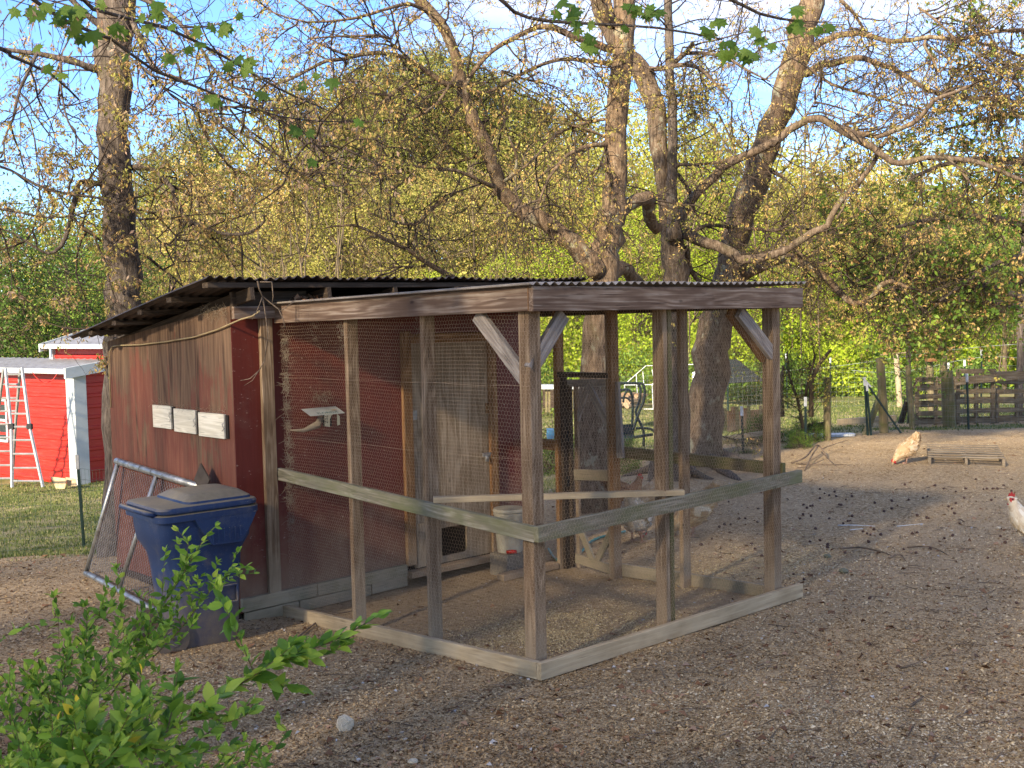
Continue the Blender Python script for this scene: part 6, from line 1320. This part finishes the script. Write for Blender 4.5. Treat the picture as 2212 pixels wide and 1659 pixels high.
FT = [
 ('dark', -70, 30, 330, "dark green tree cut by the left edge behind the barn roof"), ('dark', 40, 34, 372, "dark leafy tree with the highest top over the red barn"), ('green', 130, 31, 420, "mid green tree behind the upper barn roof"), ('dark', 205, 36, 450, "dark tree between the barn roof and the grey maple trunk"),
 ('limey', 330, 40, 470, "thin yellow green tree just right of the grey maple trunk"), ('oliv', 400, 44, 420, "sparse olive tree behind the slack low maple limb"), ('pine', 452, 50, 265, "tall dark pine right of the grey maple trunk"), ('tan', 520, 46, 300, "golden catkin tree, the most golden crown in the wood"), ('oliv', 590, 42, 400, "sparse olive tree right of the golden crown"), ('pine', 350, 55, 330, "slimmer far pine left of the tall dark pine"),
 ('col', 668, 52, 168, "tall thin pale spring tree pricking up left of the pine clump"), ('col', 640, 56, 205, "second thin pale spring tree behind the first one"), ('col', 705, 56, 215, "short pale column tree at the pine clump's left foot"), ('limey', 690, 48, 300, "yellow green tree under the thin pale spring trees"), ('oliv', 760, 46, 330, "olive tree low before the pine clump"), ('tan', 720, 54, 330, "tan tree half hidden under the pine clump"),
 ('pine', 815, 58, 150, "leftmost pine of the high pine clump"), ('pine', 885, 56, 128, "second pine of the high pine clump"), ('pine', 950, 60, 120, "third pine of the clump, left of the curving oak limb"), ('pine', 1035, 57, 130, "pine with the highest top right of the curving oak limb"), ('pine', 1100, 60, 175, "right hand pine of the clump, lower than the rest"), ('pine', 1000, 62, 165, "pine behind the gap in the middle of the clump"),
 ('oliv', 880, 44, 330, "sparse olive tree before the left pines"), ('oliv', 1020, 42, 300, "brownish olive tree filling the bend of the curving limb"), ('tan', 1110, 46, 320, "tan budding tree right of the curving limb"), ('limey', 1180, 44, 330, "pale spring tree between the curving limb and the upright trunk"), ('lime', 1130, 38, 520, "bright lime tree low behind the curving limb's foot"), ('lime', 1235, 40, 470, "bright lime tree left of the upright oak trunk"), ('limey', 1330, 46, 260, "pale yellow spring tree right of the upright trunk"),
 ('col', 1262, 54, 210, "thin pale tree seen just left of the upright oak trunk"), ('lime', 1400, 40, 430, "lime tree between the upright trunk and the bent stem"), ('col', 1515, 52, 120, "tall thin lime tree right of the thin dark stem"), ('limey', 1560, 48, 190, "tall yellow green tree left of the leaning trunk top"), ('lime', 1500, 42, 330, "bright lime tree behind the arching limb"), ('lime', 1600, 40, 470, "lime tree low behind the leaning trunk"),
 ('limey', 1690, 46, 390, "yellow lime tree just right of the leaning trunk"), ('limey', 1770, 50, 330, "pale spring tree with tan top right of the leaning trunk"), ('lime', 1740, 39, 520, "lime tree under the small sky gap"), ('limey', 1850, 48, 350, "yellow spring tree left of the maple crown"), ('green', 1900, 40, 470, "mid green tree behind the green maple leaves"), ('oliv', 1960, 46, 380, "olive tree behind the right edge maple"), ('green', 2060, 38, 440, "mid green tree behind the far white tipped posts"), ('dark', 2170, 36, 420, "dark green tree deep behind the right edge maple"), ('green', 2280, 34, 380, "green tree outside the right edge of the yard"), ('limey', 2110, 50, 330, "pale tree high behind the right edge maple"), ('pine', 770, 58, 200, "low shouldered pine at the left end of the high pine clump"), ('pine', 1165, 60, 215, "pine seen just left of the upright oak trunk"), ('limey', 1440, 50, 215, "tall pale tree between the bent stem and the thin dark stem"), ('limey', 1640, 52, 260, "pale tree behind the top of the leaning trunk"), ('oliv', 1230, 50, 270, "olive tree behind the upright oak trunk"), ('tan', 1830, 50, 300, "tan tree high left of the maple crown"),
 ('oliv', 470, 38, 520, "low olive tree over the coop's sloping roof"), ('oliv', 620, 38, 510, "low olive tree over the middle of the coop roof"), ('limey', 860, 40, 520, "low yellow green tree over the coop roof's right half"), ('limey', 540, 40, 560, "low pale tree behind the golden crown's foot"), ('lime', 960, 38, 560, "low lime tree under the brownish olive tree"), ('green', 270, 38, 560, "green tree low behind the grey maple trunk"), ('limey', 730, 38, 560, "low yellow green tree above the coop eave's middle"),
]
for i, q in enumerate(FT): far_tree(*q)
# thicket under the trees: nobody could count its shrubs
def thicket(name, items, mat, n_leaf, sz=.11):
    P, T_ = [], []
    for (px, Y, yt) in items:
        p = aty(px, 850, Y); z = g1(p[0], p[1]); h = aty(px, yt, Y)[2]-z; k = n_leaf; D = rvec(k); r_ = rng.random((k, 1))**.45; c_ = D*r_*np.array([h*.62, h*.6, h*.55])+np.array([p[0], p[1], z+h*.48]); c_ += .28*np.sin(c_[:, [1, 2, 0]]*2.3)+rng.normal(size=(k, 3))*.1; k2 = (np.sin(c_[:, 0]*3.1+c_[:, 2]*2)+np.sin(c_[:, 2]*4.1+c_[:, 1]*2.7) > -.75); c_ = c_[k2]; P.append(c_); T_.append(np.clip(rng.random(len(c_))*.5+.5*rng.random(), 0, 1))
    P = np.concatenate(P); n = len(P); z_ = (sz*(.6+.8*rng.random(n)))[:, None]; A = rvec(n)*z_; Bq = unit(np.cross(A, rvec(n)))*z_*.65; V_, F_ = quads(P, A, Bq)
    return tag(link(name, np_mesh(name, V_, F_, np.concatenate(T_)), None, mat), kind='stuff')
R_ = random.uniform
thicket("undergrowth", [(x+R_(-20, 20), R_(36, 42), R_(640, 745)) for x in range(1000, 2300, 42)], L_lime, 3300)
thicket("undergrowth", [(x+R_(-20, 20), R_(33, 37), R_(740, 800)) for x in range(1150, 2300, 60)], L_green, 2200, .09)
thicket("undergrowth", [(x+R_(-20, 20), R_(36, 48), R_(560, 680)) for x in range(240, 1100, 50)], L_oliv, 2600)
thicket("undergrowth", [(x+R_(-20, 20), R_(30, 36), R_(600, 730)) for x in range(-60, 300, 38)], L_dark, 2600, .10)
thicket("far_woods", [(x+R_(-20, 20), R_(66, 80), R_(430, 560)) for x in range(-80, 2300, 70)], L_oliv, 3000, .28)
thicket("far_woods", [(x+R_(-20, 20), R_(58, 70), R_(190, 330)+(90 if x < 600 else 0)+(90 if x > 1500 else 0)) for x in range(330, 2300, 75)], L_limey, 7500, .25)
thicket("far_woods", [(x+R_(-20, 20), R_(60, 70), R_(150, 230)) for x in range(780, 1220, 75)], L_pine, 6500, .22)
thicket("far_woods", [(x+R_(-20, 20), R_(64, 76), R_(400, 560)) for x in range(1100, 2300, 90)], L_lime, 2600, .26)
# bare thin stems in the wood
E0, E1 = [], []
for k in range(90):
    px = R_(230, 2200); Y = R_(34, 52); p = aty(px, 850, Y); z = g1(p[0], p[1]); h = R_(4, 10); q0 = np.array([p[0], p[1], z]); ln = rng.normal(size=2)*.5
    for j in range(4): q1 = q0+np.array([ln[0]/4+rng.normal()*.1, ln[1]/4, h/4]); E0.append(q0); E1.append(q1); q0 = q1
    for j in range(7): i_ = len(E0)-1-int(R_(0, 3)); a = E0[i_]+(E1[i_]-E0[i_])*rng.random(); E0.append(a); E1.append(a+rng.normal(size=3)*[.6, .6, .3]+[0, 0, .8])
Vs, Fs = segs_prism(np.array(E0), np.array(E1), .035, .02, 3); tag(link("bare_stems", np_mesh("bare_stems", Vs, Fs), None, B_far), kind='stuff')
# nearer bushes
far_tree('bushd', 1648, 18.6, 862, "dark clipped bush beside the old upright boards", group=None); far_tree('bushd', 1612, 17.2, 950, "low spreading dark bush in front of the old boards", group=None, wide=1.5); far_tree('bushg', 1740, 18.4, 868, "bright leafy bush entangled with the yard fence", group=None, wide=.9); far_tree('bushg', 1725, 17.6, 905, "low pale green bush right of the run's far corner post", group=None)
far_tree('bushd', 1352, 16.2, 905, "dark green potted bush on the glider swing seat", group=None, wide=.6); far_tree('bushg', 1190, 18, 870, "bush between the coop corner and the run gate", group=None); far_tree('bushg', 1262, 19, 890, "small bush behind the upper part of the run gate", group=None)
sp_ = Tree("sapling", fence_pt(1730, 925, 17.9), "twisted bare sapling with a forked trunk at the yard fence", "sapling", mat=B_far)
for ch, w_ in (([(1735, 925), (1722, 860), (1706, 815), (1700, 760)], [8, 6, 4]), ([(1752, 900), (1752, 840), (1762, 800), (1782, 770), (1795, 755)], [12, 9, 6]), ([(1740, 860), (1748, 810), (1760, 775), (1755, 750)], [7, 5, 3]), ([(1762, 800), (1735, 795), (1725, 803)], [4, 3]), ([(1690, 900), (1688, 850), (1692, 790)], [10, 7]), ([(1690, 850), (1660, 790), (1640, 760)], [6, 3])):
    sp_.limb(ch, None, w_, 18, 18, n=7)
sp_.twigs(60, .6, 260, .35, 900, .18, [L_oliv, L_green], [1800, 900], [.04, .05], droop=.05, r1=.007)
tr2 = Tree("slender_tree", fence_pt(1962, 915, 20.6), "slender dark trunk standing in the yard fence by the pallets", "tree", mat=B_grey)
tr2.limb([(1966, 915), (1962, 820), (1963, 740), (1960, 640), (1955, 500)], None, [12, 11, 10, 8, 5], 20.6, 20.6, n=9, name="trunk"); tr2.twigs(40, .9, 200, .5, 700, .22, [L_green, L_tan], [1400, 500], [.07, .05], droop=0, r1=.008)
tr3 = Tree("slender_tree", fence_pt(2205, 900, 24), "grey trunk rising behind the right end of the pallet fence", "tree", mat=B_grey)
tr3.limb([(2203, 900), (2205, 740), (2212, 560), (2215, 300)], None, [16, 15, 14, 10], 24, 24, n=9, name="trunk")
o = sheet("dark_log", None, [tuple(aty(x, y, 20.3)) for x, y in ((1943, 915), (1952, 915), (1966, 868), (1957, 868))], (0, 1, 0), .1, W_dark); tag(o, "dark slab leaning against the slender trunk in the fence", "slab")
# unseen trees added behind the viewer to shade the coop, crowns thinned for softness
SH = Vector((SUNV.x, SUNV.y)).normalized(); side = Vector((-SH.y, SH.x))
for k, (d, off, hgt, key) in enumerate(((12.5, -9, 12.0, 'oliv'), (13, -4.0, 12.0, 'limey'), (12.2, .6, 13.3, 'limey'), (13.2, 5.5, 13.0, 'lime'), (15, -6.5, 12.2, 'limey'), (15.5, 3.0, 14.0, 'lime'), (15, -1.5, 13.8, 'limey'), (17, 1.2, 14.6, 'limey'), (16, 8, 12.3, 'limey'), (14, 11, 11, 'green'), (12.8, -13, 11.5, 'lime'))):
    p = Vector((0, 6))+SH*d+side*off; cm, tm, H = KINDS[('open', k % 2)]
    e = empty("unseen_shade_tree", (p.x, p.y, g1(p.x, p.y)-.1), k*1.3, "unseen thin-crowned tree added behind the viewpoint to cast shade over the coop", "tree", "unseen trees added for shade behind the viewpoint"); e.scale = (1.15*hgt/12,)*2+(hgt/12,); link("trunk", tm, e); link("crown", cm, e)

# ================================================================== MAPLE BRANCHES reaching in overhead
def maple_leaf_mesh():
    out_ = [(0, 0), (.20, .02), (.38, -.04), (.32, .16), (.58, .36), (.36, .42), (.36, .62), (.15, .54), (0, .98), (-.15, .54), (-.36, .62), (-.36, .42), (-.58, .36), (-.32, .16), (-.38, -.04), (-.20, .02)]
    c_ = (0, .28, .03); V_ = [(x, y, -.10*abs(x)-.08*y*y) for x, y in out_]+[c_]; n = len(out_); F_ = [(i, (i+1) % n, n) for i in range(n)]
    me = bpy.data.meshes.new("leaf"); me.from_pydata(V_, [], F_); me.update(); a = me.attributes.new('rnd', 'FLOAT', 'FACE'); a.data.foreach_set('value', np.full(len(F_), .5, np.float32)); me.materials.append(L_maple_i); return me
L_maple_i = leaf("overhead maple leaf", [(0, (.07, .14, .02)), (.5, (.14, .24, .03)), (1, (.22, .31, .05))], .45, .5, .9)
MLM = maple_leaf_mesh()
tm0 = np.array([-3.4, 2.6, g1(-3.4, 2.6)])
tm = Tree("maple_tree", tm0, "maple reaching in from above left, bright green leaves and pinkish seeds near the lens", mat=B_grey)
tm.limb(None, None, [300, 240, 220, 200, 150], 3, n=16, name="trunk", raw=[tuple(tm0-np.array([0, 0, .2])), tuple(tm0+np.array([0, 0, 1.5])), tuple(tm0+np.array([.05, .1, 3.2])), tuple(tm0+np.array([0, .2, 5]))], tg=0.001)
up0 = tuple(tm0+np.array([.05, .15, 3.6])); up1 = tuple(tm0+np.array([.02, .15, 4.4]))
branches = [([up0, aty(-60, -90, 4.3), aty(60, -10, 4.6), aty(150, 50, 4.7), aty(240, 85, 4.9), aty(330, 150, 5.1), aty(430, 190, 5.3), aty(520, 225, 5.5)], [26, 10, 8, 6, 4]),
            ([up0, aty(40, -60, 4.6), aty(200, 20, 5.0), aty(360, 60, 5.3), aty(480, 120, 5.6), aty(600, 190, 5.8), aty(700, 235, 6.0)], [22, 9, 7, 5, 3]),
            ([up1, aty(500, -220, 5.2), aty(900, -120, 5.8), aty(1060, -20, 6.0), aty(1110, 25, 6.1), aty(1180, 45, 6.2), aty(1290, 52, 6.3), aty(1420, 60, 6.4), aty(1560, 85, 6.5)], [26, 12, 8, 6, 4]),
            ([up1, aty(600, -300, 5.2), aty(1100, -160, 5.4), aty(1400, -60, 5.5), aty(1560, -10, 5.6), aty(1640, 30, 5.7), aty(1720, 45, 5.8)], [24, 11, 8, 5]),
            ([up0, aty(-100, 60, 4.6), aty(20, 120, 5.0), aty(110, 160, 5.3), aty(170, 215, 5.6)], [14, 7, 4]),
            ([aty(520, 225, 5.5), aty(600, 250, 5.7), aty(690, 262, 6.0), aty(770, 262, 6.2)], [4, 3, 2]), ([aty(600, 190, 5.8), aty(650, 280, 6.0), aty(700, 330, 6.2)], [3, 2])]
for P, w_ in branches: tm.limb(None, None, w_, 5, n=7, name="branch", raw=P, tg=1)
clusters = [((170, 22), 3), ((150, 40), 3), ((100, 14), 2), ((125, 5), 2), ((180, 75), 2), ((255, 52), 2), ((300, 38), 2), ((350, 12), 2), ((355, 65), 1), ((500, 40), 2), ((498, 60), 2), ((450, 48), 2), ((515, 115), 2), ((510, 150), 3), ((380, 115), 1), ((415, 96), 2), ((280, 107), 1), ((120, 145), 2), ((450, 212), 1), ((480, 205), 1), ((570, 195), 1), ((655, 170), 1), ((700, 160), 2), ((655, 275), 2), ((665, 290), 1), ((762, 262), 1), ((700, 335), 1),
            ((1215, 10), 3), ((1235, 22), 3), ((1255, 40), 2), ((1262, 78), 3), ((1275, 95), 2), ((1235, 70), 1), ((1385, 14), 3), ((1400, 35), 1), ((1340, 60), 1), ((1370, 10), 1), ((1412, 25), 2), ((1525, 50), 2), ((1540, 62), 2), ((1560, 78), 2), ((1575, 100), 2), ((1628, 110), 4), ((1640, 125), 2), ((1590, 98), 2), ((1635, 60), 2), ((1655, 80), 2), ((1715, 45), 3), ((1765, 62), 1), ((1800, 60), 2), ((1785, 50), 1), ((1730, 8), 2), ((1550, 38), 1), ((215, 10), 1), ((90, 85), 1), ((60, 5), 2)]
nodes = np.concatenate([q for q, r, t_ in tm.S if t_ == 1]); E0, E1 = [], []; SP, SA = [], []
for (x, y), k in clusters:
    Yc = np.interp(x, [0, 200, 700, 1200, 1800], [4.3, 4.7, 5.8, 6.0, 5.5]); c_ = aty(x, y, Yc); d_ = nodes-c_; nd = nodes[np.argmin((d_**2).sum(1)+(d_[:, 2] < -.02)*.05)]; E0.append(nd-tm0); E1.append(c_-tm0)
    for j in range(k):
        L = bpy.data.objects.new("leaf", MLM); COL.objects.link(L); L.parent = tm.o; s_ = .043*R_(.7, 1.3); dr = Vector((R_(-.8, .8), R_(-.7, .2), R_(-1., -.2))).normalized(); X = dr.cross(Vector((R_(-.3, .3), -1, R_(-.2, .5)))).normalized(); Z = X.cross(dr); m_ = Matrix((X, dr, Z)).transposed().to_4x4(); m_.translation = Vector(c_-tm0)+Vector((R_(-.045, .045), R_(-.04, .04), R_(-.035, .02))); L.matrix_basis = m_ @ Matrix.Scale(s_*1.6, 4)
    for j in range(random.choice((2, 4, 7))): SP.append(c_+rng.normal(size=3)*[.035, .035, .03]-[0, 0, .03])
for q, r, t_ in tm.S:
    if t_ == 1:
        for _ in range(20): a = q[rng.integers(len(q)//3, len(q))]; b_ = a+rng.normal(size=3)*.10+[0, 0, -.03]; E0.append(a-tm0); E1.append(b_-tm0); [SP.append(b_+rng.normal(size=3)*.03-[0, 0, .02]) for _ in range(4)]
Vs, Fs = segs_prism(np.array(E0), np.array(E1), .0022, .0014, 4); tag(link("twigs", np_mesh("twigs", Vs, Fs), tm.o, B_twig), kind='stuff')
SP = np.array(SP); n = len(SP); A = unit(rvec(n)*.6+[0, 0, -1])*(.022+.018*rng.random((n, 1))); Bq = unit(np.cross(A, rvec(n)))*.009; V_, F_ = quads(SP-tm0, A, Bq, ((0, -.2), (.5, -.5), (1, 0), (.5, .5))); tag(link("seeds", np_mesh("seeds", V_, F_, rng.random(n)), tm.o, L_samara), kind='stuff')

# ================================================================== FOREGROUND SHRUB
def leaf_mesh(bend, w_=.46):
    V_, F_ = [], []; N = 5
    for i in range(N+1):
        t_ = i/N; ww = w_*sin(pi*min(1, t_*.96+.02)**.85)*.5+.004; z_ = -bend*t_*t_
        V_ += [(-ww, t_, z_+ww*.35), (0, t_, z_), (ww, t_, z_+ww*.35)]
    for i in range(N): a = i*3; F_ += [(a, a+1, a+4, a+3), (a+1, a+2, a+5, a+4)]
    me = bpy.data.meshes.new("leaf"); me.from_pydata(V_, [], F_); me.polygons.foreach_set('use_smooth', [True]*len(F_)); a_ = me.attributes.new('rnd', 'FLOAT', 'FACE'); a_.data.foreach_set('value', np.full(len(F_), .3, np.float32)); me.materials.append(L_shrub); return me
LM = [leaf_mesh(.12), leaf_mesh(.28, .5), leaf_mesh(.0, .42)]; LY = leaf_mesh(.1); LY.materials.clear(); LY.materials.append(L_shruby)
sb = np.array([-1.75, 3.6, g1(-1.75, 3.6)]); shr = empty("shrub", tuple(sb), 0, "leafy green shrub in the near left foreground, two sprays crossing the bin", "shrub")
hub_ = [np.array([-1.7, 3.6, .25]), np.array([-1.55, 3.3, .3]), np.array([-1.9, 4.0, .2])]
LV = []      # (position, direction, size)
STM0, STM1, SR = [], [], []
def spray(P, r, lf_, gap, side_len, seed_hub=None, nside=0, along=.15):
    """stem polyline P with leaves; nside side shoots"""
    if seed_hub is not None: P = [hub_[seed_hub]]+P
    Q, _ = resample([tuple(p) for p in P], [1]*len(P), .05); Q = np.array([tuple(q) for q in Q]); n = len(Q); rad = np.linspace(r, r*.3, n)
    for i in range(n-1): STM0.append(Q[i]-sb); STM1.append(Q[i+1]-sb); SR.append((rad[i], rad[i+1]))
    L = np.r_[0, np.cumsum(np.linalg.norm(np.diff(Q, axis=0), axis=1))]; tot = L[-1]; s_ = tot*along; k = 0
    def at(s_): return np.array([np.interp(s_, L, Q[:, j]) for j in range(3)])
    while s_ < tot:
        p = at(s_); d = unit(at(min(s_+.02, tot))-at(max(s_-.02, 0))); b_ = unit(np.cross(d, [0, 0, 1.])+rng.normal(size=3)*.35)*(1 if k % 2 else -1)
        dd = unit(d*.55+b_*.9+np.array([0, 0, .25])+rng.normal(size=3)*.2); LV.append((p, dd, lf_*R_(.65, 1.15)*(1 if s_ < tot*.93 else .8)))
        if R_(0, 1) < .45: LV.append((p, unit(d*.6-b_*.7+rng.normal(size=3)*.3+[0, 0, .2]), lf_*R_(.5, .9)))
        s_ += gap*R_(.7, 1.3); k += 1
    for _ in range(3): LV.append((Q[-1], unit(unit(Q[-1]-Q[-3])+rng.normal(size=3)*.35), lf_*R_(.5, .8)))
    for j in range(nside):
        s_ = tot*R_(max(along, .12), .88); p = at(s_); d = unit(at(min(s_+.02, tot))-at(max(s_-.02, 0))); q_ = unit(d*.7+rng.normal(size=3)*.55+[0, 0, .25]); ln = side_len*R_(.5, 1.2); spray([p, p+q_*ln*.5, p+q_*ln+np.array([0, 0, .02])+rng.normal(size=3)*.02], r*.4, lf_*.85, gap, 0, None, 0, .1)
AP = lambda *c: [aty(x, y, Y) for x, y, Y in c]
# the near bough reaching right
spray(AP((200, 1680, 2.7), (330, 1600, 2.75), (440, 1530, 2.8), (530, 1470, 2.9), (600, 1430, 2.95), (680, 1400, 3.0), (750, 1370, 3.05), (815, 1330, 3.1)), .006, .066, .013, .18, 1, 36, .2)
spray(AP((300, 1700, 2.8), (400, 1620, 2.9), (470, 1570, 3.0), (540, 1520, 3.1)), .004, .05, .018, .14, 1, 10, .25)
spray(AP((100, 1720, 2.6), (220, 1640, 2.7), (330, 1560, 2.8), (420, 1500, 2.9)), .004, .05, .018, .14, 1, 10, .25)
# the spray before the bin
spray(AP((240, 1500, 4.3), (300, 1400, 4.35), (350, 1310, 4.4), (390, 1250, 4.4), (420, 1200, 4.45), (440, 1165, 4.45), (465, 1138, 4.5)), .004, .052, .020, .18, 2, 14, .3)
spray(AP((330, 1420, 4.35), (380, 1370, 4.4), (420, 1320, 4.4), (460, 1270, 4.45), (500, 1235, 4.5), (530, 1225, 4.5)), .003, .048, .018, .15, None, 9, .1)
spray(AP((260, 1470, 4.2), (330, 1400, 4.25), (390, 1385, 4.3), (420, 1340, 4.35)), .003, .050, .020, .16, None, 9, .1)
tips = [(115, 1290, 4.2), (125, 1330, 4.1), (250, 1230, 4.3), (185, 1310, 4.2), (60, 1390, 4.0), (30, 1440, 3.9), (20, 1520, 3.7), (90, 1440, 3.9), (150, 1400, 4.0), (200, 1370, 4.1), (260, 1320, 4.2), (300, 1290, 4.3), (240, 1430, 4.0), (300, 1440, 4.0), (180, 1500, 3.7), (110, 1540, 3.6), (50, 1590, 3.5), (260, 1530, 3.7), (320, 1500, 3.8), (150, 1600, 3.4), (80, 1640, 3.3), (230, 1600, 3.4), (20, 1650, 3.3), (0, 1480, 3.8), (420, 1560, 3.6), (470, 1600, 3.5), (530, 1600, 3.5), (600, 1560, 3.6), (560, 1640, 3.4), (640, 1540, 3.7), (350, 1620, 3.4), (-30, 1560, 3.6), (130, 1470, 3.9), (60, 1490, 3.8), (200, 1450, 3.9), (380, 1520, 3.7), (280, 1390, 4.1), (-20, 1410, 4.0), (330, 1560, 3.6), (500, 1640, 3.4)]
for i, (x, y, Y) in enumerate(tips):
    if i % 5 == 4: continue
    e_ = aty(x, y, Y); h_ = hub_[i % 3]+rng.normal(size=3)*.08; m_ = (h_+e_)/2+rng.normal(size=3)*.08; spray([h_, m_, e_-np.array([0, 0, .08]), e_], .0035, .050, .024, .17, None, 5, .32)
Vs, Fs = segs_prism(np.array(STM0), np.array(STM1), np.array(SR)[:, 0], np.array(SR)[:, 1], 5); M_stem = plain("green brown stem", (.14, .10, .04), .7); tag(link("stems", np_mesh("stems", Vs, Fs), shr, M_stem))
LV = [q for q in LV]; vis = lambda q: (lambda d: 0 < CX+FPX*(d@CR)/(d@fw) < 2212 and CY-FPX*(d@CU)/(d@fw) < 1659)(q[0]-EP)
LV.sort(key=lambda q: (not vis(q), q[0][1]-q[2]*6)); print("leaves", len(LV))
def leafm(p, d, s_):
    Y_ = Vector(d); up_ = Vector((0, -.35, 1)).normalized() + Vector(rng.normal(size=3)*.45); X = Y_.cross(up_).normalized(); Z = X.cross(Y_); m_ = Matrix((X, Y_, Z)).transposed().to_4x4(); m_.translation = Vector(p-sb); return m_ @ Matrix.Scale(s_, 4)
for i, (p, d, s_) in enumerate(LV[:290]):
    o = bpy.data.objects.new("leaf", LM[i % 3] if i % 97 else LY); COL.objects.link(o); o.parent = shr; o.matrix_basis = leafm(p, d, s_)
lv_ = [np.array([v.co[:] for v in m_.vertices]) for m_ in LM]; lf_ = np.array([list(p.vertices) for p in LM[0].polygons]); VV_, FF_, RN = [], [], []; off = 0
for i, (p, d, s_) in enumerate(LV[290:]):
    m_ = np.array(leafm(p, d, s_)); v_ = lv_[i % 3] @ m_[:3, :3].T+m_[:3, 3]; VV_.append(v_); FF_.append(lf_+off); off += len(v_); RN += [rng.random()]*len(lf_)
tag(link("leaves", np_mesh("leaves", np.concatenate(VV_), np.concatenate(FF_), RN, True), shr, L_shrub), kind='stuff')
yl = [(300, 1432, 3.95), (165, 1500, 3.6), (126, 1555, 3.4), (565, 872, 0)]
for x, y, Y in yl[:3]:
    o = bpy.data.objects.new("yellow_leaf", LY); COL.objects.link(o); o.parent = shr; p = aty(x, y, Y); o.matrix_basis = leafm(p, unit(rng.normal(size=3)+[0, 0, -.5]), .04); o['label'] = "yellow leaf"

# ================================================================== SEED BALLS on the yard
gb_ = bmesh.new(); bmesh.ops.create_icosphere(gb_, subdivisions=2, radius=1)
for i, v in enumerate(gb_.verts): v.co *= 1.0 if i % 3 else 1.28
GB = bpy.data.meshes.new("seed_ball"); gb_.to_mesh(GB); gb_.free(); GB.materials.append(plain("dark seed ball", (.10, .055, .04), .9))
zz4 = lambda x, y: (1474.6+x/3, 1032+y/3)
balls = [(890, 78), (985, 95), (920, 105), (950, 118), (995, 125), (890, 138), (1098, 125), (1060, 145), (783, 180), (828, 188), (842, 186), (805, 200), (1015, 178), (1028, 180), (1245, 168), (1355, 155), (1465, 148), (1558, 135), (1586, 126), (1690, 75), (1770, 95), (1835, 75), (1825, 135), (1950, 78), (1972, 76), (2012, 76), (2040, 76), (2130, 90), (1770, 170), (1725, 192), (1745, 205), (1355, 205), (1305, 222), (1520, 250), (1582, 265), (1594, 267), (1762, 237), (1795, 302), (780, 240), (832, 253), (762, 270), (950, 270), (1098, 253), (1070, 285), (1086, 283), (1042, 302), (862, 335), (1240, 340), (1170, 353), (1195, 368), (1217, 375), (1284, 374), (1488, 368), (1697, 397), (1749, 380), (1205, 420), (890, 410), (825, 418), (940, 440), (938, 455), (1050, 495), (1432, 468), (1512, 492), (1605, 465), (787, 664), (1213, 787), (1208, 1087), (2165, 818), (1978, 525), (470, 468), (515, 513), (446, 434), (567, 435), (553, 183), (548, 240), (490, 205), (365, 270), (405, 268), (485, 292), (310, 308), (272, 307), (237, 323), (718, 630), (1440, 50), (1635, 55), (2060, 385), (2090, 425), (1900, 15), (2080, 55), (300, 160), (190, 400), (120, 440), (1520, 360), (2000, 150)]
for i, (x, y) in enumerate(balls):
    p = ground_at(*zz4(x, y)); o = link("seed_ball", GB, None); s_ = R_(.010, .0145)*(1 if p[1] > 9 else .9); o.location = (p[0], p[1], p[2]+s_*.75); o.scale = (s_,)*3; o.rotation_euler = (i, i*2., i*.7)
    tag(o, "dark round prickly seed ball lying on the yard litter", "seed ball", "dark seed balls strewn over the yard")
